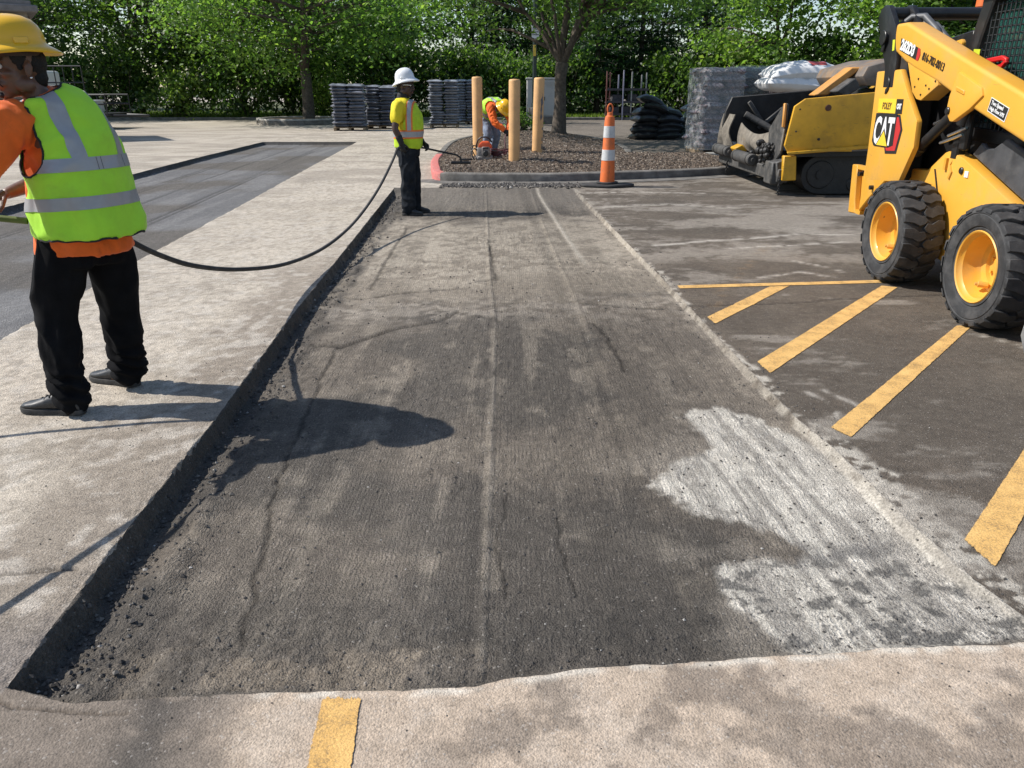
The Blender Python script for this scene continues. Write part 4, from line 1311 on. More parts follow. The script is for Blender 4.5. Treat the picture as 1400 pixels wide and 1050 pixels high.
def bag_mesh(seed, L, W, H, sag=0.0, n=18):
    """a stuffed pillow bag with pinched ends, creases and an uneven top"""
    r = np.random.default_rng(seed)
    u = np.linspace(-1, 1, n); v = np.linspace(-1, 1, n)
    U, Vv = np.meshgrid(u, v)
    e = 2.6
    prof = np.clip(1 - np.abs(U) ** 4, 0, 1) ** .5 * np.clip(1 - np.abs(Vv) ** e, 0, 1) ** .5
    o = r.uniform(0, 50)
    cre = (vnoise2(U * 3.2 + o, Vv * 2.0 + o, seed) - .5) * .34 + (vnoise2(U * 7 + o, Vv * 5 + o, seed + 1) - .5) * .16
    top = H * .5 * prof * (1 + cre) - sag * (U ** 2) * H
    bot = -H * .5 * prof * (1 + cre * .4) - sag * (U ** 2) * H
    x = U * L / 2 * (1 - .05 * (1 - np.abs(Vv))); y = Vv * W / 2 * (1 - .06 * (1 - np.abs(U)) ** 2)
    Vt = np.concatenate([np.stack([x, y, top], -1).reshape(-1, 3), np.stack([x, y, bot], -1).reshape(-1, 3)])
    idx = np.arange(n * n).reshape(n, n)
    f = np.stack([idx[:-1, :-1], idx[:-1, 1:], idx[1:, 1:], idx[1:, :-1]], -1).reshape(-1, 4)
    F = np.concatenate([f, f[:, ::-1] + n * n])
    return np_mesh('bag', Vt, F)

def pallet(parent, w=1.15, d=1.05):
    mb = MB()
    for k in range(5): mb.box((0, -d / 2 + .06 + k * (d - .12) / 4, .115), (w, .12, .022), bev=.003)
    for k in range(3): mb.box((-w / 2 + .06 + k * (w - .12) / 2, 0, .06), (.1, d, .085), bev=.003)
    for k in range(3): mb.box((-w / 2 + .06 + k * (w - .12) / 2, 0, .011), (.1, d, .02), bev=.003)
    return mb.build('pallet', M_wood, parent)

BAGS = {}
def bag_proto(m, L, W, H, n=12, k=3):
    key = (m.name, L, W, H)
    if key not in BAGS:
        BAGS[key] = [bag_mesh(100 + i * 7 + int(L * 100), L, W, H, 0, n) for i in range(k)]
        for me in BAGS[key]:
            me.materials.append(m); me.polygons.foreach_set('use_smooth', np.ones(len(me.polygons), dtype=bool))
    return BAGS[key]

def bag_pallet(label, x, y, rot, layers, m, lay_h=.105, w=1.2, lean=0.0, group=None, wrap=None, top=True, lay=(2, 1), jit=.03):
    t = thing('bag_pallet', label, 'pallet of bags', (x, y, 0), group, rot)
    pallet(t, w, 1.05)
    r = np.random.default_rng(int(abs(x * 100 + y * 10)))
    nx, ny = lay
    L = w / nx * 1.06; W = 1.08 / ny
    meshes = bag_proto(m, round(L, 3), round(W, 3), lay_h * 1.3)
    for k in range(layers):
        z = .13 + lay_h * (k + .5)
        for i in range(nx):
            for j in range(ny):
                o = bpy.data.objects.new('bag', meshes[r.integers(0, len(meshes))]); COL.objects.link(o); o.parent = t
                o.location = ((i - (nx - 1) / 2) * w / nx + r.normal(0, jit) + lean * z, (j - (ny - 1) / 2) * 1.05 / ny + r.normal(0, jit), z + r.normal(0, .004))
                o.rotation_euler = (r.normal(0, .02), r.normal(0, .02), r.normal(0, .05))
    return t, .13 + lay_h * layers

G_pal = 'pallets of dark bags along the back'
bag_pallet('pallet of slate grey bags right of the broad shade tree, leftmost in the row', -6.32, 32.2, .08, 13, M_film, .12, 1.24, -.03, G_pal)
bag_pallet('pallet of slate grey bags directly left of the white helmet worker', -5.30, 33.6, -.05, 13, M_film, .117, 1.2, .01, G_pal)
bag_pallet('pallet of neat dark bags between the white helmet worker and leftmost bollard', -2.84, 34.6, .04, 16, M_film2, .108, 1.2, 0, G_pal)
bag_pallet('pallet of pale blue grey bags partly hidden behind the leftmost bollard', -2.05, 37.8, -.06, 15, M_film2, .118, 1.15, 0, G_pal)
M_stretch, nt_, b_, o_ = new_mat('clear stretch film')
b_.inputs['Base Color'].default_value = (.8, .84, .84, 1); b_.inputs['Roughness'].default_value = .14; b_.inputs['Alpha'].default_value = .2
def wrap_part(parent, w, d, z0, z1, seed):
    r = np.random.default_rng(seed)
    n = 28; k = 14
    rings = []
    for j in range(k):
        z = z0 + (z1 - z0) * j / (k - 1)
        ring = []
        for i in range(n):
            a = 6.2832 * i / n
            c, s = math.cos(a), math.sin(a)
            e = .35
            rr = .06 * vnoise2(np.array([i * .9]), np.array([j * 1.7]), seed)[0]
            ring.append(((abs(c) ** e) * math.copysign(1, c) * (w / 2 + rr), (abs(s) ** e) * math.copysign(1, s) * (d / 2 + rr), z))
        rings.append(ring)
    mb = MB(); mb.loft(rings, caps=False)
    return mb.build('wrap', M_stretch, parent, smooth=False)
p1, h1 = bag_pallet('shrink wrapped pallet of mauve printed bags left of the paver', 5.12, 20.9, .12, 12, M_pink, .155, 1.0, 0, 'shrink wrapped pallets behind the paver', jit=.055, lay=(2, 2))
wrap_part(p1, 1.1, 1.15, .1, h1 + .03, 3)
p2, h2 = bag_pallet('shrink wrapped pallet of grey green bags between the mauve bags and white bags', 6.25, 21.6, -.1, 12, M_print, .158, 1.0, 0, 'shrink wrapped pallets behind the paver', jit=.05, lay=(2, 2))
wrap_part(p2, 1.1, 1.15, .1, h2 + .05, 4)
p3, h3 = bag_pallet('tall pallet of mauve bags under the white bags behind the paver', 7.35, 20.4, .05, 12, M_pink, .115, 1.9, 0, 'shrink wrapped pallets behind the paver', lay=(3, 2))
wb = [(-.42, -.05, 0, .06, 'lower left white woven bag with its end hanging left, behind the paver hopper', 1.25, .40),
      (.48, -.02, .01, -.08, 'lower right white woven bag with red print, behind the paver hopper', 1.25, .38),
      (-.02, .0, .29, .03, 'long topmost white woven bag draped over the others behind the paver', 1.85, .46)]
for i, (dx, dy, dz, rz, lb, bl_, bh_) in enumerate(wb):
    me = bag_mesh(300 + i, bl_, 1.05, bh_, .22 if i == 2 else .05, 30)
    o = link_mesh('white_bag', me, M_white, None, True, None)
    o.location = (7.0 + dx, 20.1 + dy, h3 + .13 + dz); o.rotation_euler = (.04 * i, .05 - .03 * i, rz)
    tag(o, lb, 'bag', 'white bags heaped behind the paver')
    if i in (1, 2):
        me2 = bag_mesh(300 + i, bl_ * 1.004, 1.055, bh_ * 1.03, .22 if i == 2 else .05, 30)
        bm = bmesh.new(); bm.from_mesh(me2)
        bmesh.ops.delete(bm, geom=[f for f in bm.faces if not (.05 < f.calc_center_median().x < .40 and -.38 < f.calc_center_median().y < -.02 and f.calc_center_median().z > -.05)], context='FACES')
        bm.to_mesh(me2); bm.free()
        link_mesh('printed_panel', me2, M_redprint, o, True, None)

# slumped heap of black bags and the printed heap behind it
def bag_heap(x, y, rows, m, label_fmt, group, L=.95, W=.72, H=.26, seed=1, sags=.25):
    r = np.random.default_rng(seed)
    ords = ['lowest', 'second lowest', 'third', 'fourth', 'fifth', 'sixth', 'seventh', 'eighth', 'topmost']
    z = .0
    for k, (nb, off) in enumerate(rows):
        for j in range(nb):
            me = bag_mesh(seed * 50 + k * 5 + j, L * r.uniform(.95, 1.05), W, H, sags * (1 if k > 1 else .2), 22)
            o = link_mesh('mulch_bag', me, m, None, True, None)
            o.location = (x + off + (j - (nb - 1) / 2) * L * .8 + r.normal(0, .03), y + r.normal(0, .05), z + H * .45)
            o.rotation_euler = (r.normal(0, .05), r.normal(0, .05) + .06 * (k - 2), r.normal(0, .16))
            pos = 'topmost' if k == len(rows) - 1 else ords[k]
            side = '' if nb == 1 else (' on its left', ' on its right')[j] if nb == 2 else (' on its left', ' in its middle', ' on its right')[j]
            tag(o, label_fmt.format(pos, side), 'bag', group)
        z += H * .66
bag_heap(4.62, 26.4, [(2, 0), (2, 0), (2, .05), (2, .02), (2, .05), (1, .0), (1, -.1)], M_black, 'glossy black mulch bag, {} layer of the slumped heap{}', 'black bags in the slumped heap', .88, .8, .27, 2)
bag_heap(6.15, 27.2, [(2, 0), (2, .05), (2, 0), (1, .05), (1, 0)], M_print, 'dark green printed bag, {} layer of the low heap{}', 'printed bags in the low heap', .95, .85, .30, 3)

# ------------------------------------------------------------------ steel plant rack
M_st = [mat('rust red rack steel', (.20, .075, .06), .6, var=.2), mat('lilac grey rack steel', (.30, .29, .37), .5, var=.15), mat('grey rack steel', (.27, .27, .26), .55, var=.2)]
M_shelf = mat('dark rack shelf', (.045, .042, .05), .7, var=.3)
t = thing('plant_rack', 'empty steel rack with upright poles and dark shelves behind the traffic cone', 'rack', (5.7, 43.0, 0))
for i, (x, y, h, k) in enumerate([(-.86, -.4, 2.35, 0), (-.70, -.4, 2.3, 0), (-.02, -.5, 2.4, 1), (-.15, .5, 2.2, 1), (.55, .5, 2.35, 2), (.42, -.4, 2.25, 2), (1.05, .5, 2.2, 2), (1.3, .5, 2.3, 2)]):
    mb = MB(); mb.box((x, y, h / 2), (.065, .065, h), bev=.006); mb.build('upright', M_st[k], t)
for z in (.45, .95, 1.45, 1.9):
    mb = MB(); mb.box((-.78, -.4, z + .1), (.14, .03, .035)); mb.build('rung', M_st[0], t)
for z in (.25, .85, 1.45):
    mb = MB(); mb.box((.22, .05, z), (2.1, 1.0, .05), bev=.006); mb.box((.22, -.46, z + .04), (2.1, .03, .10)); mb.build('shelf', M_shelf, t)
for i, (x, z) in enumerate([(-.4, .42), (.2, .45), (.8, .4), (-.3, 1.02), (.5, 1.05)]):
    mb = MB(); mb.box((x, .05, z + .05), (.5, .7, .34), bev=.03); mb.build('bin', M_shelf, t)

# ------------------------------------------------------------------ trailer at the left with a white tank, brick pier, rail fence
M_blk = mat('black trailer steel', (.018, .018, .019), .5, var=.3, dirt=(.09, .085, .08), damt=.2)
M_wt = mat('white tank plastic', (.66, .66, .65), .4, var=.05, dirt=(.4, .39, .37), damt=.2)
t = thing('utility_trailer', 'black utility trailer with a tall mesh ramp gate at the far left', 'trailer', (-18.3, 33.6, 0))
mb = MB(); mb.box((0, 0, .55), (4.6, 2.0, .12), bev=.01); mb.tube([(2.3, -.6, .52), (3.5, 0, .5)], .05, 6); mb.tube([(2.3, .6, .52), (3.5, 0, .5)], .05, 6); mb.build('deck', M_blk, t)
for sy in (-1, 1):
    mb = MB()
    for z in (.95, 1.3): mb.tube([(-2.3, sy * 1.0, z), (2.3, sy * 1.0, z)], .03, 6)
    for x in np.linspace(-2.3, 2.3, 8): mb.tube([(x, sy * 1.0, .58), (x, sy * 1.0, 1.3)], .025, 6)
    mb.build('side_rail', M_blk, t)
    for x in (-.55, .4):
        mb = MB(); mb.lathe([(.13, -.1), (.25, -.11), (.33, -.09), (.345, -.05), (.345, .05), (.33, .09), (.25, .11), (.13, .1)], 22, Matrix.Translation((x, sy * 1.13, .345)) @ Euler((R(90), 0, 0)).to_matrix().to_4x4()); w = mb.build('wheel', M_rub, t)
        mb = MB(); mb.cyl((x, sy * 1.05, .345), (x, sy * 1.21, .345), .15, .14, 16, .01); mb.build('rim', M_wt, w)
    mb = MB(); mb.prism([(-1.05, .55), (-.95, .76), (.8, .76), (.9, .55)], sy * 1.02, sy * 1.26, 'Y', .02); mb.build('fender', M_blk, t)
mb = MB()
for x in np.linspace(-2.3, 1.6, 12): mb.tube([(x, -1.06, .6), (x, -1.06, 2.35)], .022, 5)
for z in (.65, 1.2, 1.75, 2.35): mb.tube([(-2.3, -1.06, z), (1.6, -1.06, z)], .026, 5)
mb.build('ramp_gate', M_blk, t)
o = MB(); o.box((-.95, .1, 1.45), (1.5, 1.2, 1.5), bev=.12, seg=3); o.cyl((-.95, .1, 2.18), (-.95, .1, 2.3), .22, .22, 16, .02)
tag(o.build('water_tank', M_wt, None, off=None), 'white plastic tank standing on the black trailer', 'tank')
bpy.data.objects['water_tank'].location = (-18.3, 33.6, 0)
o = MB(); o.box((.95, -.1, .83), (1.2, 1.0, .40), bev=.06, seg=2); o.box((.95, -.1, 1.06), (1.26, 1.06, .08), bev=.02)
tag(o.build('storage_box', M_wt, None), 'low white storage box on the trailer right of the tank', 'box'); bpy.data.objects['storage_box'].location = (-18.3, 33.6, 0)

M_stone = [mat('tan pier stone', (.25, .19, .145), .9, var=.25, scale=6, bump=.5, bscale=40), mat('brown pier stone', (.20, .145, .11), .9, var=.25, scale=6, bump=.5, bscale=40)]
M_cap = mat('grey stone coping', (.20, .185, .18), .9, var=.2, scale=6, bump=.4)
t = thing('brick_pier', 'tan masonry building corner with grey coping above the left worker', 'building', (-14.95, 26.0, 0), None, R(33))
mb = MB(); mb.box((-1.5, 1.5, 1.85), (3.5, 2.9, 3.7)); mb.build('core_wall', mat('mortar', (.23, .20, .17), .95, var=.2), t)
bl = []
for v in range(4):
    mb = MB(); mb.box((0, 0, 0), (.60, .12, .29), bev=.012); bl.append(mb.mesh('block')); bl[-1].materials.append(M_stone[v % 2])
for k in range(12):
    for j in range(6):
        x = .25 - .29 - j * .61 - (.3 if k % 2 else 0)
        if x < -3.0: continue
        o = bpy.data.objects.new('stone_block', bl[(k * 5 + j * 3 + (j * k) % 2) % 4]); COL.objects.link(o); o.parent = t
        o.location = (x, .02 + .006 * ((k * 7 + j * 3) % 5 - 2), .16 + k * .302)
    for j in range(4):
        o = bpy.data.objects.new('stone_block', bl[(k * 3 + j) % 4]); COL.objects.link(o); o.parent = t
        o.rotation_euler = (0, 0, R(90)); o.location = (.262 + .004 * ((k + j) % 3), .40 + j * .61 + (.3 if k % 2 else 0), .16 + k * .302)
mb = MB(); mb.box((-1.4, 1.4, 3.80), (3.9, 3.2, .2), bev=.03); mb.box((-1.4, 1.4, 3.96), (3.6, 2.9, .14), bev=.02); mb.build('coping', M_cap, t)
t = thing('railing', 'black iron railing beyond the left worker with upright bars', 'fence', (-9.6, 13.0, 0))
for k in range(16):
    mb = MB(); mb.box((-k * .13, k * .02, .78), (.03, .03, 1.5)); mb.build('bar', M_blk, t)
for z in (.15, 1.4):
    mb = MB(); mb.box((-.97, .14, z), (2.1, .05, .05), rot=(0, 0, -.152)); mb.build('rail', M_blk, t)
for x, y in ((0.1, -.015), (-2.05, .315)):
    mb = MB(); mb.box((x, y, .82), (.07, .07, 1.64), bev=.006); mb.build('post', M_blk, t)

# ------------------------------------------------------------------ petrol tool on the mulch
M_toolor = mat('orange tool plastic', (.70, .09, .02), .4, var=.1, scale=12, dirt=(.25, .14, .09), dscale=14, damt=.25)
M_toolgr = mat('grey tool casing', (.17, .15, .14), .6, var=.25, scale=16, dirt=(.38, .35, .31), dscale=12, damt=.4)
M_toolbk = mat('black tool plastic', (.02, .02, .021), .5, var=.3)
M_hosep = mat('dark purple red hose', (.10, .03, .035), .5, var=.3)
tz = mz(-.5, 15.6)
t = thing('power_tool', 'orange and grey petrol power tool with a black carrying handle standing on the mulch', 'power tool', (-.52, 15.6, tz))
mb = MB(); mb.box((.0, 0, .045), (.30, .34, .09), bev=.025); mb.box((-.02, .0, .15), (.24, .32, .2), bev=.04, seg=2); mb.build('engine_body', M_toolgr, t)
mb = MB(); mb.prism([(-.13, .22), (-.11, .30), (-.05, .345), (.07, .34), (.13, .27), (.14, .22)], -.15, .17, 'Y', .02, 2); mb.build('top_cover', M_toolor, t)
mb = MB(); mb.box((.02, -.168, .16), (.15, .03, .19), bev=.014); mb.build('starter_cover', M_toolgr, t)
mb = MB(); mb.lathe([(.0, .012), (.04, .012), (.05, .004), (.056, 0)], 20, Matrix.Translation((.02, -.184, .135)) @ Euler((R(90), 0, 0)).to_matrix().to_4x4()); mb.box((.02, -.186, .235), (.11, .012, .03), bev=.004); mb.build('starter_plate', M_toolbk, t)
mb = MB(); mb.tube([(-.16, .02, .16), (-.165, .0, .27), (-.13, -.02, .37), (-.07, -.03, .42), (.03, -.03, .425), (.09, -.02, .39), (.13, .0, .33)], .016, 8); mb.build('handle', M_toolbk, t)
mb = MB(); mb.cyl((-.10, .02, .14), (-.16, .02, .14), .11, .10, 20, .012); mb.box((-.15, -.05, .05), (.05, .2, .1), bev=.02); mb.build('side_guard', M_toolgr, t)
mb = MB()
mb.tube([(-.14, -.06, .19), (-.21, -.10, .22), (-.26, -.12, .16), (-.22, -.16, .05), (-.20, -.16, .02)], .014, 6); mb.tube([(-.15, .0, .25), (-.22, 0, .27), (-.25, .02, .19), (-.2, .0, .08)], .012, 6); mb.build('strap', M_toolbk, t)
mb = MB(); mb.cyl((-.28, -.12, .01), (-.45, -.2, .015), .012, .012, 6); mb.tube([(-.24, -.12, .02), (-.36, -.16, .02), (-.44, -.15, .03)], .018, 6); mb.build('strap_end', M_toolbk, t)
o = MB()
for k in range(4):
    o.tube([(.08 * k * .2 + .30 + (.11 + .012 * k) * math.cos(a) * 1.25, .05 + (.09) * math.sin(a), .06 + .035 * k + .02 * math.sin(2 * a + k)) for a in np.linspace(0, 6.2, 18)], .014, 6)
o.tube([(.40, -.04, .12), (.45, -.05, .22), (.44, 0, .36), (.46, .1, .46)], .013, 6)
ob = tag(o.build('hose_coil', M_hosep, None), 'small coil of dark red hose on the mulch right of the orange power tool', 'hose'); ob.location = (-.58, 15.75, tz)
# ------------------------------------------------------------------ skid steer loader (nose towards the camera side, right flank facing -X)
M_cy = mat('loader yellow paint', (.76, .385, .045), .42, var=.05, scale=3, dirt=(.44, .28, .11), dscale=3, damt=.30, chips=((.16, .10, .05), 13, .69), scratch=((.36, .20, .06), (50, 5, 60), .70), coat=.15, bump=.04, bscale=9)
M_cyd = mat('dusty loader yellow', (.68, .33, .03), .5, var=.1, scale=5, dirt=(.40, .26, .10), dscale=5, damt=.35, chips=((.10, .06, .035), 9, .70))
M_lk = mat('satin black loader steel', (.017, .017, .018), .38, var=.25, scale=6, dirt=(.10, .095, .085), dscale=5, damt=.18)
M_tyre = mat('dusty tyre rubber', (.033, .033, .034), .72, var=.25, scale=14, bump=.25, bscale=70, dirt=(.115, .11, .105), dscale=7, damt=.32)
M_chrome = mat('bright rod steel', (.62, .62, .62), .22, .9, var=.05)
M_grey = mat('worn grey steel', (.20, .20, .20), .5, .4, var=.25, scale=9, dirt=(.34, .33, .31), dscale=8, damt=.4)
M_redp = mat('bright red lever paint', (.62, .022, .02), .4, var=.06)
M_dk = mat('machinery shadow black', (.012, .012, .012), .7, var=.3)
M_wht = mat('white decal', (.78, .78, .77), .45, var=.03)
M_bkd = mat('black decal', (.02, .02, .02), .45, var=.1)
M_redd = mat('red decal', (.52, .03, .03), .45, var=.05)
M_yld = mat('yellow decal', (.80, .56, .04), .45, var=.05)
M_lime = mat('lime safety decal', (.62, .70, .04), .5, var=.05)
M_hose = mat('grey rubber hose', (.085, .088, .092), .5, var=.2)

LO = (4.05, 5.95, 0)
ld = thing('skid_steer_loader', 'yellow skid steer loader with lettered lift arm and chunky tyres at the right edge', 'loader', LO)
def LB(mb, name, m, parent=None, **k): return mb.build(name, m, parent or ld, off=LO, **k)
def mirx(a): return 8.10 - a

for side in (0, 1):
    X = (lambda a: a) if side == 0 else mirx
    mb = MB(); mb.prism([(7.59, 1.69), (7.13, 1.70), (6.93, 1.50), (6.70, 1.30), (6.68, 1.09), (6.84, .80), (7.50, .74), (7.53, .88), (7.535, 1.05)], X(3.30), X(3.35), 'X', .016, 2)
    tower = LB(mb, 'rear_tower', M_cy)
    mb = MB(); mb.box((X(3.46), 7.22, 1.22), (.2, .5, .85), bev=.03); LB(mb, 'tower_gap_shade', M_dk)  # black box painted as the shade in the gap behind the plate
    mb = MB()
    mb.prism([(7.82, .86), (7.70, .865), (7.69, .74), (7.655, .55), (7.60, .42), (7.76, .41)], X(3.302), X(3.36), 'X', .008)
    mb.prism([(7.545, .875), (6.99, .90), (7.06, .80), (7.35, .60), (7.53, .45)], X(3.302), X(3.36), 'X', .008)
    mb.box((X(3.33) if side == 0 else X(3.33), 7.62, .845), (.05, .2, .035)); mb.box((X(3.33), 7.60, .44), (.05, .2, .035))
    mb.box((X(3.5), 7.5, .62), (.28, .5, .36), bev=.02)
    LB(mb, 'counterweight_bracket', M_cyd)
    mb = MB(); mb.cyl((X(3.28), 7.6, .79), (X(3.42), 7.62, .79), .022, .022, 10); mb.cyl((X(3.27), 7.3, .70), (X(3.42), 7.3, .70), .02, .02, 10); mb.box((X(3.33), 7.36, .70), (.04, .30, .03)); LB(mb, 'tie_down_pin', M_lk)
    for xa, xb in ((3.298, 3.345), (3.50, 3.545)):
        mb = MB(); mb.prism([(7.73, 2.12), (7.70, 2.20), (7.63, 2.235), (7.54, 2.225), (7.36, 2.06), (7.24, 1.78), (7.22, 1.55), (7.42, 1.55), (7.44, 1.72)], X(xa), X(xb), 'X', .012, 2); LB(mb, 'link_plate', M_lk)
    mb = MB(); mb.cyl((X(3.27), 7.50, 1.965), (X(3.58), 7.50, 1.965), .045, .045, 18, .008); mb.cyl((X(3.262), 7.50, 1.965), (X(3.275), 7.50, 1.965), .062, .062, 18, .004); mb.box((X(3.285), 7.50, 1.90), (.02, .05, .10), bev=.008); LB(mb, 'pivot_pin', M_lk)
    arm_poly = [(7.345, 2.065), (7.16, 2.065), (6.20, 1.765), (5.36, 1.515), (4.75, 1.25), (4.40, .90), (4.25, .40), (4.45, .38), (4.58, .80), (4.85, 1.0), (5.24, 1.215), (5.94, 1.415), (6.48, 1.59), (6.90, 1.70), (7.08, 1.755), (7.335, 1.86)]
    mb = MB(); mb.prism(arm_poly, X(3.30), X(3.47), 'X', .028, 3); LB(mb, 'lift_arm', M_cy)
    mb = MB(); mb.prism([(7.06, 1.775), (6.50, 1.61), (6.475, 1.57), (6.71, 1.455), (6.79, 1.465), (6.88, 1.52)], X(3.306), X(3.46), 'X', .012, 2); LB(mb, 'arm_gusset', M_cy)
    mb = MB(); mb.prism([(6.17, 1.665), (5.835, 1.555), (5.80, 1.50), (5.94, 1.405), (6.13, 1.315), (6.17, 1.315), (6.25, 1.38), (6.24, 1.50)], X(3.284), X(3.33), 'X', .012, 2); LB(mb, 'arm_gusset', M_cy)
    mb = MB(); mb.prism([(6.16, 1.565), (6.03, 1.535), (6.03, 1.50), (6.15, 1.53)], X(3.276), X(3.30), 'X', .006); LB(mb, 'slot_cover', M_cyd)
    mb = MB(); mb.cyl((X(3.27), 6.215, 1.39), (X(3.50), 6.215, 1.39), .028, .028, 14, .005); LB(mb, 'arm_pin', M_lk)
    mb = MB(); mb.cyl((X(3.40), 6.80, 1.07), (X(3.40), 6.33, 1.37), .042, .042, 16, .008); mb.cyl((X(3.40), 6.83, 1.05), (X(3.40), 6.75, 1.10), .055, .055, 16, .008); LB(mb, 'lift_cylinder', M_lk)
    mb = MB(); mb.cyl((X(3.42), 6.50, 1.14), (X(3.42), 6.20, 1.22), .011, .011, 8); LB(mb, 'rod', M_chrome)
    mb = MB(); mb.cyl((X(3.43), 6.42, 1.20), (X(3.43), 6.18, 1.27), .011, .011, 8); LB(mb, 'rod', M_chrome)
    mb = MB(); mb.cyl((X(3.45), 6.70, 1.275), (X(3.45), 6.40, 1.36), .014, .014, 8); LB(mb, 'rod', M_chrome)
    # lower flank of the frame with the sloping top edge
    mb = MB(); mb.prism([(7.42, .80), (6.98, .90), (6.72, .91), (6.49, 1.07), (6.44, 1.085), (6.22, 1.05), (5.58, .83), (4.70, .53), (4.70, .26), (6.24, .24), (7.42, .30)], X(3.47), X(3.60), 'X', .018, 2); flank = LB(mb, 'frame_flank', M_cy)
    mb = MB(); mb.prism([(6.60, .93), (6.585, .93), (6.40, .62), (6.415, .62)], X(3.462), X(3.475), 'X'); LB(mb, 'weld_seam', M_lk, flank)
    mb = MB(); mb.prism([(6.20, 1.075), (6.10, 1.17), (6.04, 1.135), (5.94, 1.135), (5.80, 1.215), (5.20, 1.02), (4.8, .80), (4.8, .60), (5.58, .86)], X(3.52), X(3.56), 'X', .01); LB(mb, 'side_guard', M_grey if 0 else mat('charcoal guard plate', (.055, .056, .06), .5, var=.35, scale=6, dirt=(.14, .135, .13), dscale=5, damt=.35))
    mb = MB(); mb.box((X(3.50), 6.36, 1.22), (.07, .10, .40), bev=.015); mb.box((X(3.48), 6.25, 1.25), (.05, .1, .3), bev=.015); mb.cyl((X(3.46), 6.30, 1.28), (X(3.46), 6.27, 1.43), .05, .05, 12, .01); LB(mb, 'valve_block', M_lk)
    mb = MB()
    mb.tube([(X(3.49), 6.36, 1.05), (X(3.47), 6.38, .98), (X(3.47), 6.34, .93), (X(3.47), 6.36, .88)], .016, 6); mb.box((X(3.465), 6.43, .985), (.03, .03, .09)); LB(mb, 'hose_fitting', M_cyd)
    mb = MB(); mb.cyl((X(3.455), 6.20, .955), (X(3.50), 6.20, .955), .026, .026, 12, .004); LB(mb, 'frame_bolt', M_lk)
    mb = MB(); mb.box((X(3.466), 6.12, .935), (.008, .05, .045)); LB(mb, 'tag', M_wht)
# body masses behind the flanks
mb = MB(); mb.box((4.05, 5.95, .50), (.88, 2.7, .50), bev=.04); LB(mb, 'main_frame', M_cyd)
mb = MB(); mb.box((4.05, 6.95, 1.12), (.92, 1.0, .74), bev=.05, seg=2); mb.box((4.05, 7.05, 1.55), (.80, .8, .20), bev=.05); LB(mb, 'engine_cover', M_lk)
mb = MB(); mb.box((4.05, 7.52, .95), (1.05, .12, .9), bev=.03); LB(mb, 'rear_door', M_cyd)
mb = MB(); mb.cyl((3.36, 7.61, 2.165), (mirx(3.36), 7.61, 2.165), .052, .052, 20); LB(mb, 'cross_tube', M_lk)
mb = MB()
mb.tube([(3.42, 7.55, 2.05), (3.50, 7.50, 2.13), (3.57, 7.42, 2.13), (3.62, 7.28, 2.02), (3.62, 7.10, 1.84), (3.62, 7.0, 1.7)], .030, 10)
LB(mb, 'hydraulic_hose', M_hose)
mb = MB(); mb.tube([(3.46, 7.50, 1.98), (3.56, 7.44, 2.08), (3.64, 7.34, 2.06), (3.69, 7.20, 1.94), (3.69, 7.0, 1.75)], .024, 10); LB(mb, 'hydraulic_hose', M_hose)
mb = MB(); mb.tube([(3.44, 7.46, 1.93), (3.54, 7.40, 2.0), (3.60, 7.25, 1.90), (3.62, 7.05, 1.7)], .02, 10); LB(mb, 'hydraulic_hose', M_hose)
mb = MB(); mb.prism([(7.38, 1.96), (7.02, 2.0), (7.0, 1.86), (7.2, 1.78), (7.4, 1.8)], 3.80, 3.86, 'X', .01); mb.cyl((3.84, 7.12, 1.78), (3.84, 7.12, 1.92), .035, .03, 10); LB(mb, 'rear_bracket', M_lk)
mb = MB(); mb.prism([(7.28, 1.88), (6.94, 1.925), (6.91, 1.90), (6.90, 1.60), (7.3, 1.60)], 3.66, 3.70, 'X', .012, 2); LB(mb, 'lug_plate', M_cy)
mb = MB(); mb.cyl((3.645, 6.99, 1.84), (3.67, 6.99, 1.84), .03, .03, 14, .004); LB(mb, 'lug_bolt', M_grey)
# cab
mb = MB()
for x in (3.64, mirx(3.64)):
    mb.prism([(6.62, 2.20), (6.47, 2.20), (6.53, 2.02), (6.60, 1.78), (6.68, 1.2), (6.85, 1.2), (6.76, 1.72)], x - .025, x + .025, 'X', .012)
    mb.prism([(5.28, 2.20), (5.16, 2.20), (4.95, .75), (5.08, .75)], x - .025, x + .025, 'X', .012)
    mb.prism([(6.70, 1.28), (5.1, 1.20), (5.1, 1.12), (6.7, 1.18)], x - .02, x + .02, 'X', .008)
mb.box((4.05, 5.9, 2.23), (.95, 1.55, .08), bev=.03, seg=2)
mb.box((4.05, 6.62, 1.75), (.86, .05, 1.0), bev=.01)
LB(mb, 'cab_frame', M_lk)
mb = MB(); mb.box((4.05, 5.95, 1.0), (.82, 1.3, .5), bev=.04); mb.box((4.05, 6.3, 1.4), (.5, .14, .6), bev=.05, seg=2); mb.box((4.05, 6.05, 1.22), (.5, .5, .14), bev=.05, seg=2); LB(mb, 'seat', M_lk)
M_screen = mat('black screen wire', (.016, .018, .018), .5, var=.2)
mb = MB()
def cab_rear(z): return 6.50 + (2.15 - z) * .24
for k in range(18):
    z = 1.25 + k * .052
    mb.tube([(3.655, 5.15 + (2.15 - z) * -.1, z), (3.655, cab_rear(z), z)], .0055, 5)
for k in range(26):
    y = 5.2 + k * .055
    zt = 2.18
    zb = 1.25 if y < 6.5 else max(1.25, 2.15 - (6.50 - y + 1e-9) / -.24)
    if y < cab_rear(1.3): mb.tube([(3.648, y, 1.25), (3.648, y, min(zt, 2.15 - max(0, (y - 6.5)) / .24))], .0055, 5)
LB(mb, 'side_screen', M_screen)
Mg, ntg, bg_, og = new_mat('green tinted cab glass')
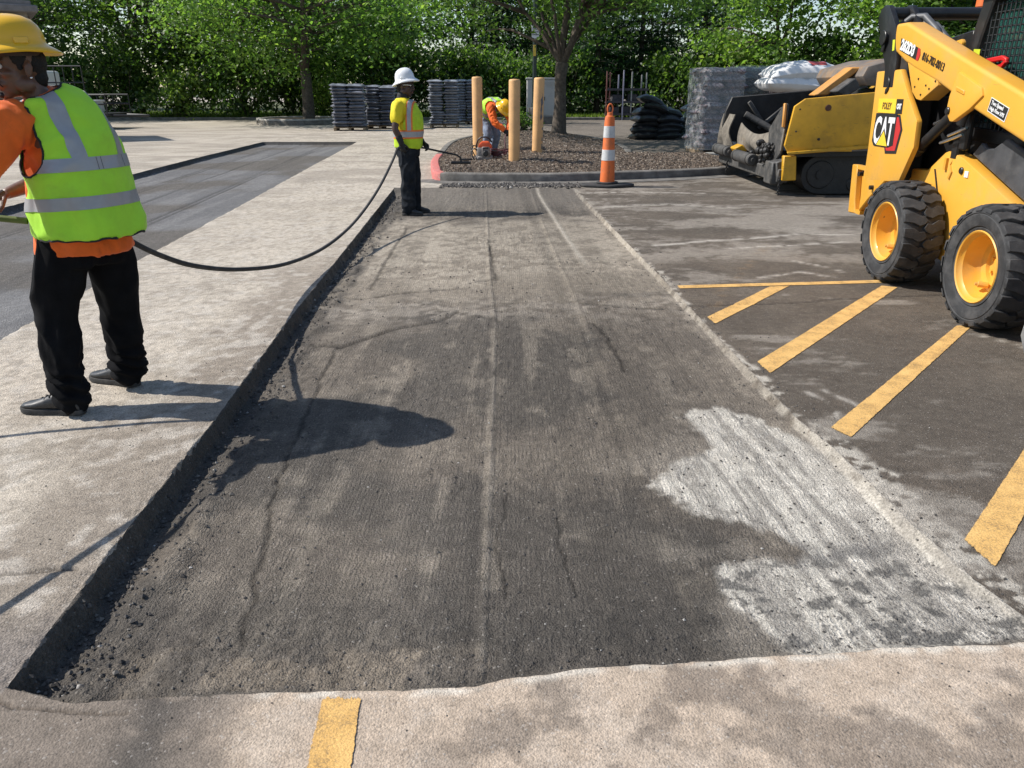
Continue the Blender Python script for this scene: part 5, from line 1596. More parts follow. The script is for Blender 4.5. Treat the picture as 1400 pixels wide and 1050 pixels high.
bg_.inputs['Base Color'].default_value = (.03, .11, .095, 1); bg_.inputs['Roughness'].default_value = .08; bg_.inputs['Alpha'].default_value = .72
mb = MB(); mb.prism([(6.46, 2.17), (5.25, 2.17), (5.12, 1.26), (6.66, 1.30)], 3.70, 3.706, 'X'); LB(mb, 'side_window', Mg)
mb = MB()
mb.prism([(6.70, 1.735), (6.22, 1.775), (6.15, 1.755), (6.15, 1.725), (6.21, 1.74), (6.70, 1.70)], 3.60, 3.63, 'X', .006)
mb.prism([(6.70, 1.655), (6.40, 1.662), (6.19, 1.688), (6.14, 1.73), (6.18, 1.74), (6.22, 1.715), (6.40, 1.69), (6.70, 1.68)], 3.60, 3.63, 'X', .006)
mb.box((3.615, 6.68, 1.70), (.03, .06, .09))
LB(mb, 'safety_bar', M_redp)
mb = MB(); mb.prism([(6.62, 1.835), (6.53, 1.83), (6.53, 1.785), (6.62, 1.78)], 3.61, 3.6135, 'X'); LB(mb, 'safety_sticker', M_lime)
mb = MB(); mb.prism([(7.355, 1.94), (7.315, 1.94), (7.30, 1.855), (7.335, 1.85)], 3.294, 3.2975, 'X'); LB(mb, 'safety_sticker', M_lime)
# key slot and decals on the tower
mb = MB(); mb.prism([(7.36, 1.63), (7.31, 1.645), (7.285, 1.60), (7.285, 1.545), (7.31, 1.515), (7.345, 1.50), (7.34, 1.545), (7.305, 1.56), (7.305, 1.595)], 3.288, 3.301, 'X', .003); LB(mb, 'latch', M_lk)
DX = 3.2965
def decal(poly, name, m, x=DX, parent=None, t=.0025): 
    mb = MB(); mb.prism(poly, x, x + t, 'X'); return LB(mb, name, m, parent)
d = decal([(7.45, 1.463), (7.105, 1.463), (7.095, 1.345), (7.435, 1.345)], 'dealer_decal', M_yld)
decal([(7.103, 1.463), (6.985, 1.463), (6.975, 1.345), (7.093, 1.345)], 'dealer_decal', M_bkd)
text_mesh('FOLEY', .075, (0, -1, 0), (0, 0, 1), (DX - .001, 7.27, 1.378), mat('brown decal ink', (.16, .07, .02), .5), ld, align='CENTER', sx=.8, bold=.003, off=LO)
text_mesh('CAT', .055, (0, -1, 0), (0, 0, 1), (DX - .001, 7.04, 1.385), M_wht, ld, align='CENTER', sx=.72, bold=.004, off=LO)
# big maker emblem: red hexagon behind a black edged block of letters with a yellow triangle
decal([(7.30, 1.338), (6.995, 1.338), (6.915, 1.22), (6.96, 1.022), (7.165, 1.008), (7.20, 1.07)], 'emblem_panel', M_bkd, DX + .0004)
decal([(7.27, 1.318), (7.012, 1.318), (6.945, 1.22), (6.985, 1.045), (7.15, 1.035), (7.19, 1.09)], 'emblem_panel', M_redd, DX - .0016)
decal([(7.452, 1.34), (7.045, 1.345), (7.035, 1.085), (7.12, 1.062), (7.41, 1.062), (7.455, 1.10)], 'emblem_panel', M_bkd, DX - .0036)
text_mesh('CAT', .315, (0, -1, 0), (0, 0, 1), (DX - .0055, 7.25, 1.088), M_wht, ld, align='CENTER', sx=.60, bold=.010, off=LO)
decal([(7.345, 1.072), (7.135, 1.072), (7.235, 1.195)], 'emblem_panel', M_yld, DX - .0085, t=.0015)
decal([(7.365, 1.066), (7.115, 1.066), (7.235, 1.218)], 'emblem_panel', M_bkd, DX - .0068, t=.0012)
# lettering along the arm
ax = Vector((0, -1, -.262)).normalized(); ay = Vector((0, -.262, 1)).normalized()
decal([(7.205, 1.945), (6.855, 1.850), (6.845, 1.775), (6.875, 1.762), (7.195, 1.850)], 'model_panel', M_bkd)
decal([(6.875, 1.855), (6.84, 1.845), (6.825, 1.80), (6.85, 1.757), (6.885, 1.765)], 'model_panel', M_redd, DX - .0012)
text_mesh('262D3', .112, ax, ay, (DX - .003, 7.19, 1.862), M_wht, ld, sx=.86, bold=.006, off=LO)
text_mesh('816-702-0013', .085, ax, ay, (DX - .001, 6.79, 1.765), M_bkd, ld, sx=.80, bold=.001, off=LO)
decal([(5.705, 1.492), (5.475, 1.425), (5.50, 1.335), (5.725, 1.402)], 'spec_panel', M_wht)
decal([(5.70, 1.486), (5.482, 1.423), (5.505, 1.343), (5.718, 1.406)], 'spec_panel', M_bkd, DX - .001)
text_mesh('Two Speed', .036, ax, ay, (DX - .0025, 5.69, 1.448), M_wht, ld, sx=.95, bold=.001, off=LO)
text_mesh('High Flow XPS', .033, ax, ay, (DX - .0025, 5.70, 1.413), M_wht, ld, sx=.95, bold=.001, off=LO)
for (y, z) in ((6.80, 1.62), (6.66, 1.57), (6.72, 1.50), (6.60, 1.545), (6.52, 1.60), (6.84, 1.56)):
    mb = MB(); mb.cyl((3.300, y, z), (3.3065, y, z), .008, .008, 8); LB(mb, 'rivet_hole', M_lk)

# wheels
def tyre_mesh():
    mb = MB()
    M = Matrix(((0, 0, 1, 0), (1, 0, 0, 0), (0, 1, 0, 0), (0, 0, 0, 1)))      # turned axis along X, outer face -X
    mb.lathe([(.232, -.12), (.245, -.137), (.262, -.142), (.268, -.135), (.275, -.146), (.315, -.157), (.350, -.158), (.356, -.152), (.362, -.158), (.383, -.152), (.394, -.135), (.396, 0), (.394, .135), (.383, .152), (.35, .158), (.275, .146), (.245, .137), (.232, .12)], 56, M)
    n = 21
    for k in range(n):
        for sgn in (-1, 1):
            ph = 2 * math.pi * (k + (.5 if sgn > 0 else 0)) / n
            pl = [(-.040, -.163), (.036, -.163), (.050, -.10), (.078, -.050), (.060, -.006), (.028, .014), (-.012, -.010), (-.006, -.050), (-.040, -.10)]
            vb = []; vt = []
            for s, a in pl:
                a2 = a * -sgn
                th = ph + s / .42
                sh = abs(a) > .15
                vb.append((a2, .375 * math.cos(th), .375 * math.sin(th)))
                rt = .400 if sh else .4195
                th2 = ph + (s * .93 + .001) / .42
                vt.append((a2 * .975, rt * math.cos(th2), rt * math.sin(th2)))
            bm = bmesh.new()
            b = [bm.verts.new(p) for p in vb]; t_ = [bm.verts.new(p) for p in vt]
            bm.faces.new(t_)
            for i in range(len(b)): bm.faces.new((b[i], b[(i + 1) % len(b)], t_[(i + 1) % len(b)], t_[i]))
            bmesh.ops.recalc_face_normals(bm, faces=bm.faces)
            mb._add(bm, .0025, 1, None, 40)
    return mb.mesh('tyre')
def rim_mesh():
    mb = MB()
    M = Matrix(((0, 0, 1, 0), (1, 0, 0, 0), (0, 1, 0, 0), (0, 0, 0, 1)))
    mb.lathe([(.240, .10), (.240, -.128), (.246, -.139), (.240, -.146), (.231, -.140), (.226, -.120), (.212, -.105), (.206, -.02), (.188, .012), (.15, .022), (.142, .045), (.085, .05), (.08, .028), (.05, .022), (.0, .022)], 48, M)
    for k in range(8):
        a = 2 * math.pi * k / 8
        mb.cyl((.05, .112 * math.cos(a), .112 * math.sin(a)), (.028, .112 * math.cos(a), .112 * math.sin(a)), .013, .013, 6)
    return mb.mesh('rim')
def valve_mesh():
    mb = MB(); mb.cyl((.01, .0, -.150), (-.05, .03, -.155), .020, .022, 10, .004); mb.cyl((-.05, .03, -.155), (-.066, .035, -.156), .012, .012, 8)
    return mb.mesh('valve')
tm, rm, vm = tyre_mesh(), rim_mesh(), valve_mesh()
for me, m in ((tm, M_tyre), (rm, M_cy), (vm, M_cyd)):
    me.materials.append(m); me.polygons.foreach_set('use_smooth', np.ones(len(me.polygons), dtype=bool)); me.set_sharp_from_angle(angle=R(35))
for (x, y, a, fl) in ((3.275, 6.60, .3, 0), (3.275, 5.21, 1.1, 0), (mirx(3.275), 6.60, .7, 1), (mirx(3.275), 5.21, .2, 1)):
    w = bpy.data.objects.new('wheel', tm); COL.objects.link(w); w.parent = ld
    w.location = (x - LO[0], y - LO[1], .417); w.rotation_euler = (a, 0, R(180) if fl else 0)
    for nm, me in (('rim', rm), ('valve', vm)):
        c = bpy.data.objects.new(nm, me); COL.objects.link(c); c.parent = w
        if nm == 'valve': c.rotation_euler = (-a + .35, 0, 0)
# bucket
mb = MB()
prof = [(3.40, .015), (4.30, .02), (4.46, .05), (4.53, .14), (4.52, .30), (4.42, .48), (4.22, .60)]
for x in (3.10, mirx(3.13)):
    mb.prism([(3.45, .012), (4.31, .012), (4.48, .045), (4.55, .14), (4.53, .31), (4.43, .49), (4.2, .61), (4.0, .45), (3.7, .22)], x, x + .03, 'X', .006)
n = len(prof)
outer = [(p[0], p[1]) for p in prof]; inner = [(p[0] - .0 if i < 2 else p[0] - .02, p[1] + (.02 if i < 3 else .0)) for i, p in enumerate(prof)]
mb.prism(outer + inner[::-1], 3.128, mirx(3.128), 'X')
LB(mb, 'bucket', M_grey)

# ------------------------------------------------------------------ asphalt paver
M_py = mat('grimy paver yellow', (.62, .33, .02), .5, var=.15, scale=4, scratch=((.10, .065, .03), (5, 5, 40), .66), dirt=(.16, .10, .03), dscale=3.2, damt=.26, chips=((.04, .03, .02), 10, .68))
M_pk = mat('tarred black steel', (.016, .015, .014), .55, var=.4, scale=8, bump=.4, bscale=40, dirt=(.07, .063, .055), dscale=6, damt=.25)
M_pd = mat('dust caked rubber apron', (.20, .175, .14), .9, var=.3, scale=9, bump=.6, bscale=30, dirt=(.06, .052, .045), dscale=5, damt=.35)
M_pg = mat('scuffed grey plate', (.055, .054, .052), .6, var=.35, scale=9, bump=.4, bscale=30, dirt=(.17, .152, .13), dscale=7, damt=.35)
M_pb = mat('pale worn orange paint', (.58, .27, .06), .55, var=.1, scale=6, dirt=(.16, .12, .08), dscale=5, damt=.3)
PO = (5.6, 13.8, 0)
pv = thing('asphalt_paver', 'grimy yellow and black asphalt paver with an open hopper behind the loader', 'paver', PO)
def PB(mb, name, m, parent=None, **k): return mb.build(name, m, parent or pv, off=PO, **k)
mb = MB(); mb.prism([(4.14, 1.30), (4.29, 1.405), (5.30, 1.495), (6.6, 1.56), (6.6, .86), (5.30, .75), (4.12, .655), (4.06, .75)], 12.10, 12.16, 'Y', .014, 2); side = PB(mb, 'hopper_side', M_py)
mb = MB(); mb.prism([(4.10, .66), (6.6, .865), (6.6, .80), (4.12, .62)], 12.06, 12.11, 'Y', .008); PB(mb, 'lower_flange', M_py, side)
for x, z, r_ in ((4.63, 1.28, .045), (4.55, .84, .02), (4.22, 1.26, .012), (4.2, .95, .012)):
    mb = MB(); mb.cyl((x, 12.085, z), (x, 12.105, z), r_, r_, 14, .003); PB(mb, 'bolt', M_pk if r_ < .04 else mat('rust brown bolt', (.11, .045, .025), .7, var=.3), side)
mb = MB(); mb.box((4.88, 12.085, .695), (.36, .03, .06), bev=.006); PB(mb, 'step_plate', M_py, side)
mb = MB(); mb.prism([(4.08, .60), (4.27, .60), (4.31, .24), (4.10, .23)], 12.14, 12.24, 'Y', .012); PB(mb, 'front_leg', M_py)
mb = MB(); mb.prism([(4.00, 1.15), (4.10, 1.40), (5.75, 1.53), (6.6, 1.58), (6.6, .62), (4.05, .60), (3.97, .9)], 15.45, 15.52, 'Y', .014); PB(mb, 'hopper_side', M_pk)
mb = MB(); mb.prism([(4.25, .58), (6.6, .62), (6.6, .70), (4.25, .64)], 12.17, 15.44, 'Y'); mb.prism([(6.0, .7), (6.6, .7), (6.6, 1.55), (6.2, 1.55)], 12.17, 15.44, 'Y', .02)
PB(mb, 'hopper_floor', M_pk)
for k, (y, z, l, a) in enumerate(((15.36, 1.12, .5, .9), (15.36, 1.02, .55, -.7), (15.36, .95, .45, 1.2), (14.9, .98, .5, 1.0))):
    mb = MB(); mb.box((4.55 + .28 * k, y, z), (l, .05, .075), rot=(0, a, 0), bev=.012); PB(mb, 'hopper_brace', M_pg)
mb = MB(); mb.cyl((4.35, 15.38, 1.1), (4.85, 15.2, .82), .06, .06, 12, .01); mb.cyl((4.85, 15.2, .82), (5.1, 15.1, .7), .035, .035, 10); PB(mb, 'hopper_cylinder', M_pg)
# front beam and push rollers
mb = MB(); mb.box((4.12, 14.0, .30), (.16, 3.6, .20), bev=.015); PB(mb, 'front_beam', M_pg)
mb = MB(); mb.box((4.06, 12.45, .33), (.2, .36, .34), bev=.02); mb.prism([(4.0, .5), (4.16, .55), (4.2, .3), (4.05, .2)], 12.22, 12.6, 'Y', .015); PB(mb, 'beam_end', M_pg)
for y0, y1, z in ((13.35, 14.40, .44), (14.85, 15.80, .46)):
    mb = MB(); mb.cyl((3.98, y0, z), (3.98, y1, z), .095, .095, 18, .012); mb.cyl((3.98, y0 - .05, z), (3.98, y1 + .05, z), .035, .035, 10); r_ = PB(mb, 'push_roller', M_pg)
    mb = MB()
    for y in (y0 + .12, y1 - .12): mb.cyl((3.98, y - .02, z), (3.98, y + .02, z), .104, .104, 18, .006)
    PB(mb, 'roller_ring', M_pk, r_)
mb = MB(); mb.prism([(3.95, .55), (4.1, .62), (4.2, .5), (4.05, .42)], 14.45, 14.75, 'Y', .02); PB(mb, 'roller_bracket', M_py)
# aprons
def sheet(name, y0, y1, ztop, zbot, x0, seed, m, sag=.15, thick=.02):
    n = 26; k = 10
    u = np.linspace(0, 1, n)[None, :]; v = np.linspace(0, 1, k)[:, None]
    Y = y0 + (y1 - y0) * u + 0 * v
    zt = ztop - sag * np.sin(np.pi * u) ** .8
    Z = zt * (1 - v) + zbot * v
    X = x0 + .10 * (vnoise2(u * 7 + 0 * v, v * 2 + 0 * u, seed) - .5) * (.4 + v) + .05 * np.sin(9 * u + 2 * v) * v - .06 * np.sin(np.pi * v)
    a = np.stack([X, Y, Z], -1); b = a + np.array([thick, 0, 0])
    V = np.concatenate([a.reshape(-1, 3), b.reshape(-1, 3)])
    idx = np.arange(n * k).reshape(k, n)
    f = np.stack([idx[:-1, :-1], idx[:-1, 1:], idx[1:, 1:], idx[1:, :-1]], -1).reshape(-1, 4)
    bd = list(idx[0, :]) + list(idx[1:, -1]) + list(idx[-1, ::-1][1:]) + list(idx[::-1, 0][1:-1])
    sd = [[bd[i], bd[(i + 1) % len(bd)], bd[(i + 1) % len(bd)] + n * k, bd[i] + n * k] for i in range(len(bd))]
    F = np.concatenate([f[:, ::-1], f + n * k, np.array(sd)])
    return link_mesh(name, np_mesh(name, V, F), m, pv, True, 50, PO)
sheet('front_apron', 12.95, 14.95, .96, .50, 4.16, 3, M_pd, .14)
sheet('side_apron', 15.05, 15.75, 1.10, .52, 4.06, 8, M_pd, .0)
mb = MB(); mb.prism([(12.98, .95), (12.45, 1.30), (12.28, 1.34), (12.24, 1.1), (12.3, .62), (12.62, .42), (12.9, .55)], 4.07, 4.11, 'X', .012); PB(mb, 'corner_plate', M_pg)
mb = MB(); mb.prism([(12.30, 1.34), (12.24, 1.34), (12.20, 1.0), (12.26, 1.0)], 4.03, 4.07, 'X', .01); PB(mb, 'edge_strip', M_pb)
mb = MB(); mb.prism([(12.22, .98), (12.17, .98), (12.20, .66), (12.25, .66)], 4.04, 4.07, 'X', .01); PB(mb, 'edge_strip', M_pd)
rr = np.random.default_rng(3)
mb = MB()
for k in range(46): mb.ell((4.02 + rr.normal(0, .04), 12.55 + abs(rr.normal(0, .28)), .42 + rr.random() * .32), (.02 + rr.random() * .045) , u=7, v=5)
o = PB(mb, 'caked_asphalt', M_pk); o['kind'] = 'stuff'
for x, y, z0, z1 in ((4.05, 12.12, .30, .02), (4.0, 15.0, .30, .06)):
    mb = MB()
    for k in range(7): mb.ell((x + .006 * (-1) ** k, y, z0 + (z1 - z0) * (k + .5) / 7), (.016, .010, .026), u=8, v=6)
    PB(mb, 'chain', M_pk)
# undercarriage
for y0, y1 in ((12.30, 12.72), (14.9, 15.3)):
    c = [(4.70, .31), (6.9, .31)]
    pts = []
    for k in range(13):
        a = math.pi / 2 + math.pi * k / 12; pts.append((4.72 + .295 * math.cos(a), .31 + .295 * math.sin(a)))
    for k in range(13):
        a = -math.pi / 2 + math.pi * k / 12; pts.append((6.9 + .295 * math.cos(a), .31 + .295 * math.sin(a)))
    mb = MB(); mb.prism(pts, y0, y1, 'Y', .01); tr = PB(mb, 'track', M_pk)
    for x, r_ in ((4.72, .21), (5.25, .11), (5.62, .11), (6.0, .11), (6.38, .11), (6.9, .21)):
        mb = MB(); mb.cyl((x, y0 - .02, .31 if r_ > .2 else .17), (x, y0 + .05, .31 if r_ > .2 else .17), r_, r_, 22, .012); mb.cyl((x, y0 - .04, .31 if r_ > .2 else .17), (x, y0, .31 if r_ > .2 else .17), r_ * .35, r_ * .3, 14); PB(mb, 'track_roller', M_pk, tr)
mb = MB(); mb.box((5.75, 13.8, .42), (2.9, 2.2, .34), bev=.03); PB(mb, 'chassis', M_pk)
# strut, engine hood, operator deck
mb = MB(); mb.prism([(4.80, 1.44), (5.34, 1.86), (5.52, 1.86), (5.02, 1.44)], 13.2, 13.5, 'Y', .02); PB(mb, 'sloping_strut', M_pb)
mb = MB(); mb.prism([(5.02, 1.50), (5.30, 1.70), (5.40, 1.56), (5.2, 1.42)], 12.9, 13.2, 'Y', .015); PB(mb, 'hinge_plate', M_pg)
mb = MB(); mb.prism([(5.40, 1.72), (5.46, 1.86), (5.95, 1.99), (7.2, 1.95), (7.2, 1.6), (5.5, 1.58)], 12.9, 14.9, 'Y', .03, 2); PB(mb, 'engine_hood', mat('sooty hood sheet', (.16, .135, .115), .6, var=.3, scale=5, dirt=(.40, .21, .06), dscale=3, damt=.35))
mb = MB(); mb.box((6.9, 13.8, 1.15), (.9, 2.6, .9), bev=.05); mb.box((7.5, 13.8, .7), (.8, 3.0, .5), bev=.05); PB(mb, 'operator_deck', M_py)
mb = MB(); mb.cyl((7.05, 13.0, 1.6), (7.12, 13.0, 2.72), .035, .035, 12); PB(mb, 'umbrella_pole', M_pb)
mb = MB(); mb.lathe([(0, .9), (.07, .82), (.11, .5), (.12, .0), (.1, -.02), (0, -.02)], 18, Matrix.Translation((7.12, 13.0, 2.70))); PB(mb, 'furled_umbrella', M_or)
# ------------------------------------------------------------------ people
M_skin = mat('dark brown skin', (.125, .062, .038), .42, var=.14, scale=18, bump=.12, bscale=120)
M_skin2 = mat('deep brown skin', (.060, .030, .021), .42, var=.14, scale=18, bump=.12, bscale=120)
M_eye = mat('eye white', (.62, .58, .54), .25, var=.02)
M_iris = mat('dark iris', (.012, .008, .006), .15)
M_hair = mat('black hair', (.008, .007, .007), .75, var=.3, scale=60, bump=.6, bscale=140)
M_lip = mat('lips', (.16, .06, .05), .4, var=.1)
M_lime_v = mat('lime safety mesh', (.43, .84, .04), .75, var=.07, scale=9, bump=.15, bscale=220, dirt=(.30, .42, .08), dscale=5, damt=.18, sheen=.1)
M_limey = mat('yellow green safety mesh', (.47, .66, .02), .75, var=.12, scale=14, bump=.15, bscale=200)
M_yelshirt = mat('safety yellow shirt', (.76, .62, .015), .8, var=.08, scale=10)
M_orshirt = mat('safety orange shirt', (.86, .145, .012), .8, var=.08, scale=12, bump=.12, bscale=200, dirt=(.42, .10, .03), dscale=8, damt=.15, sheen=.1)
M_silver = mat('silver reflective tape', (.36, .365, .38), .42, .15, var=.06, scale=20, dirt=(.27, .26, .26), dscale=8, damt=.2)
M_ortrim = mat('orange tape border', (.82, .20, .03), .6)
M_trim = mat('black binding', (.012, .012, .013), .7)
M_blackp = mat('black work trousers', (.0075, .0075, .0085), .95, spec=.12, var=.3, scale=10, bump=.1, bscale=200)
M_charp = mat('faded black trousers', (.014, .017, .022), .92, spec=.15, var=.35, scale=9, dirt=(.075, .075, .075), dscale=6, damt=.25)
M_jean = mat('pale blue denim', (.21, .26, .35), .85, var=.25, scale=12, bump=.15, bscale=200)
M_shoe = mat('scuffed black leather', (.018, .018, .019), .42, var=.3, scale=20, dirt=(.10, .095, .09), dscale=14, damt=.30)
M_sole = mat('dusty rubber sole', (.032, .031, .030), .8, var=.3, scale=20, dirt=(.14, .13, .12), dscale=14, damt=.35)
M_glove = mat('black work glove', (.013, .013, .014), .7, var=.3)
M_hatY = mat('yellow hard hat shell', (.84, .47, .012), .28, var=.03, scale=4, dirt=(.60, .38, .06), dscale=5, damt=.12, coat=.3)
M_hatW = mat('white hard hat shell', (.74, .75, .76), .3, var=.03, dirt=(.55, .55, .54), dscale=6, damt=.1, coat=.3)
M_web = mat('hat suspension', (.05, .03, .025), .7)

def V(*a): return Vector(a)
def basis(fwd, up):
    f = Vector(fwd).normalized(); u = Vector(up)
    l = u.cross(f).normalized(); u = f.cross(l).normalized()
    return f, l, u

def ring_sup(c, l, f, w, d, n=28, e=.82, front=1.0, back=1.0):
    out = []
    for i in range(n):
        a = 2 * math.pi * i / n
        ca, sa = math.cos(a), math.sin(a)
        x = math.copysign(abs(ca) ** e, ca) * w; y = math.copysign(abs(sa) ** e, sa) * d * (front if sa > 0 else back)
        out.append(Vector(c) + l * x + f * y)
    return out

def torso(mb, spine, fwds, sizes, sub=5, **k):
    """spine points, forward vectors and (w, d, front, back) sizes, interpolated smoothly"""
    m = len(spine)
    rings = []
    def cat(a, b, c, d, t):
        return .5 * ((2 * b) + (c - a) * t + (2 * a - 5 * b + 4 * c - d) * t * t + (3 * b - a - 3 * c + d) * t ** 3)
    sp = [Vector(p) for p in spine]
    sz = [Vector((s + (1, 1))[:4]) for s in sizes]
    for i in range(m - 1):
        for j in range(sub + (1 if i == m - 2 else 0)):
            t = j / sub
            g = lambda arr: cat(arr[max(i - 1, 0)], arr[i], arr[i + 1], arr[min(i + 2, m - 1)], t)
            c = g(sp); s = g(sz)
            f = Vector(fwds[i]).lerp(Vector(fwds[i + 1]), t).normalized()
            up = (sp[min(i + 1, m - 1)] - sp[max(i, 0)]).normalized() if i < m - 1 else V(0, 0, 1)
            l = V(0, 0, 1).cross(f).normalized() if abs(f.z) < .8 else up.cross(f).normalized()
            l = (up.cross(f)).normalized(); f2 = l.cross(up).normalized()
            rings.append(ring_sup(c, l, f2, s.x, s.y, front=s.z, back=s.w))
    mb.loft(rings)

def limb_tube(mb, pts, rs, n=14, sub=4):
    P = [Vector(p) for p in pts]; out = []; ro = []
    m = len(P)
    for i in range(m - 1):
        a, b, c, d = P[max(i - 1, 0)], P[i], P[i + 1], P[min(i + 2, m - 1)]
        for j in range(sub):
            t = j / sub
            out.append(.5 * ((2 * b) + (c - a) * t + (2 * a - 5 * b + 4 * c - d) * t * t + (3 * b - a - 3 * c + d) * t ** 3))
            ro.append(rs[i] + (rs[i + 1] - rs[i]) * t)
    out.append(P[-1]); ro.append(rs[-1])
    mb.tube(out, ro, n)
    mb.ell(out[0], ro[0] * .98); mb.ell(out[-1], ro[-1] * .98)

def head_shape(mb, c, f, l, u, s=1.0):
    Rm = Matrix((f, l, u)).transposed()
    def E(p, r, tilt=0):
        rot = Rm @ Euler((0, tilt, 0)).to_matrix() if tilt else Rm
        mb.ell(Vector(c) + Rm @ (Vector(p) * s), tuple(x * s for x in r), rot, 18, 12)
    E((-.012, 0, .045), (.098, .076, .088)); E((-.035, 0, .02), (.072, .068, .075))
    E((.034, 0, -.030), (.058, .058, .078)); E((.045, 0, -.075), (.042, .043, .035)); E((.066, 0, -.098), (.024, .026, .020))
    for sy in (-1, 1):
        E((.004, sy * .050, -.062), (.040, .015, .030)); E((.060, sy * .040, -.018), (.027, .020, .018))
        E((.078, sy * .030, .033), (.016, .026, .010)); E((.104, sy * .013, -.030), (.013, .009, .010))
        E((-.012, sy * .078, -.002), (.017, .008, .031), -.2); E((-.010, sy * .078, -.022), (.011, .008, .014))
        E((.074, sy * .021, -.056), (.022, .02, .014))
    E((.092, 0, .016), (.012, .012, .026), .3); E((.102, 0, -.006), (.014, .012, .026), .4); E((.116, 0, -.024), (.014, .014, .012))
    E((.092, 0, -.054), (.013, .025, .0075)); E((.089, 0, -.068), (.013, .022, .0085)); E((.080, 0, -.060), (.02, .03, .022))

def face_parts(parent, off, c, f, l, u, s=1.0, moustache=True, goatee=False, hair=True, brow=True):
    Rm = Matrix((f, l, u)).transposed()
    P = lambda *p: Vector(c) + Rm @ (Vector(p) * s)
    for sy in (-1, 1):
        mb = MB(); mb.ell(P(.0795, sy * .031, .0125), .0118 * s); e = mb.build('eye', M_eye, parent, off=off)
        mb = MB(); mb.ell(P(.0885, sy * .032, .0125), (.0045 * s, .0058 * s, .0058 * s), Rm); mb.build('pupil', M_iris, e, off=off)
        if brow:
            mb = MB(); mb.tube([P(.094, sy * .014, .034), P(.093, sy * .030, .041), P(.082, sy * .046, .036)], [.003 * s, .0042 * s, .0025 * s], 6); mb.build('eyebrow', M_hair, parent, off=off)
    if moustache:
        mb = MB()
        for sy in (-1, 1): mb.tube([P(.108, 0, -.044), P(.104, sy * .014, -.046), P(.093, sy * .028, -.055), P(.084, sy * .032, -.068)], [.005 * s, .0058 * s, .005 * s, .0028 * s], 7)
        link_mesh('moustache', union(mb, .003, 1), M_hair, parent, True, None, off)
        mb = MB(); mb.ell(P(.086, 0, -.098), (.013 * s, .016 * s, .012 * s), Rm); mb.build('goatee', M_hair, parent, off=off)
    mb = MB(); mb.ell(P(.098, 0, -.0555), (.0095 * s, .0225 * s, .006 * s), Rm); mb.ell(P(.0965, 0, -.0685), (.0095 * s, .0195 * s, .007 * s), Rm); mb.build('lips', M_lip, parent, off=off)
    if hair:
        mb = MB()
        mb.ell(P(-.048, 0, .030), (.066 * s, .0755 * s, .075 * s), Rm); mb.ell(P(-.062, 0, -.03), (.042 * s, .058 * s, .055 * s), Rm)
        for sy in (-1, 1): mb.ell(P(.010, sy * .066, .045), (.035 * s, .0125 * s, .034 * s), Rm); mb.ell(P(.014, sy * .0655, .012), (.012 * s, .0085 * s, .022 * s), Rm)
        me = union(mb, .006, 1); folds(me, .005, (90, 90, 90), 3)
        link_mesh('hair', me, M_hair, parent, True, None, off)

def hard_hat(parent, off, c, f, l, u, m, s=1.0, tilt=0.0, zs=1.0):
    """full brim hat: ridged dome, brim that dips at front and back, inner band; c is the brim centre"""
    Rm = Matrix((f, l, u)).transposed() @ Euler((0, tilt, 0)).to_matrix() @ Matrix.Diagonal((1, 1, zs))
    n = 56
    rings = []
    prof = [(1.30, -.020), (1.315, -.016), (1.30, -.010), (1.16, .006), (1.05, .016), (1.0, .028), (.985, .050), (.95, .078), (.86, .108), (.70, .132), (.48, .148), (.24, .156), (.04, .158)]
    def pt(r, z, a):
        ca, sa = math.cos(a), math.sin(a)
        x = .128 * r * ca; y = .108 * r * sa
        if r > 1.0:
            e = (r - 1.0) / .3
            x += .016 * e * abs(ca) * ca
            z = z - .010 * e * abs(ca) ** 2 + .006 * e * (1 - abs(ca))
        k = 0
        if r < .97:
            lat = y / .108
            for q in (-.34, 0, .34):
                k = max(k, math.exp(-((lat - q) / .085) ** 2) * (1 if q == 0 else .7))
            z += .0065 * k * min(1, (.97 - r) / .3) 
        return Vector(c) + Rm @ (Vector((x, y, z)) * s)
    for r, z in prof:
        rings.append([pt(r, z, 2 * math.pi * i / n) for i in range(n)])
    # inner shell
    for r, z in [(.04, .150), (.6, .125), (.9, .07), (.965, .020), (1.12, -.002), (1.28, -.024), (1.30, -.020)]:
        rings.append([Vector(c) + Rm @ (Vector((.128 * r * math.cos(2 * math.pi * i / n) + (.016 * (r - 1) / .3 * abs(math.cos(2 * math.pi * i / n)) * math.cos(2 * math.pi * i / n) if r > 1 else 0), .108 * r * math.sin(2 * math.pi * i / n), z - (.010 * (r - 1) / .3 * math.cos(2 * math.pi * i / n) ** 2 - .006 * (r - 1) / .3 * (1 - abs(math.cos(2 * math.pi * i / n))) if r > 1 else 0))) * s) for i in range(n)])
    mb = MB(); mb.loft(rings, caps=False)
    h = mb.build('hard_hat', m, parent, off=off, angle=60)
    mb = MB()
    rg = []
    for z0, r0 in ((-.035, .80), (.02, .84), (.02, .80), (-.035, .76)):
        rg.append([Vector(c) + Rm @ (Vector((.128 * r0 * math.cos(2 * math.pi * i / 32), .108 * r0 * math.sin(2 * math.pi * i / 32), z0)) * s) for i in range(32)])
    mb.loft(rg + [rg[0]], caps=False); mb.build('head_band', M_web, h, off=off)
    for sy in (-1, 1):
        mb = MB(); mb.box(Vector(c) + Rm @ (Vector((.0, sy * .1095, .036)) * s), (.055 * s, .006 * s, .026 * s), rot=Matrix((f, l, u)).transposed(), bev=.003); mb.build('slot_cap', m, h, off=off)
    return h

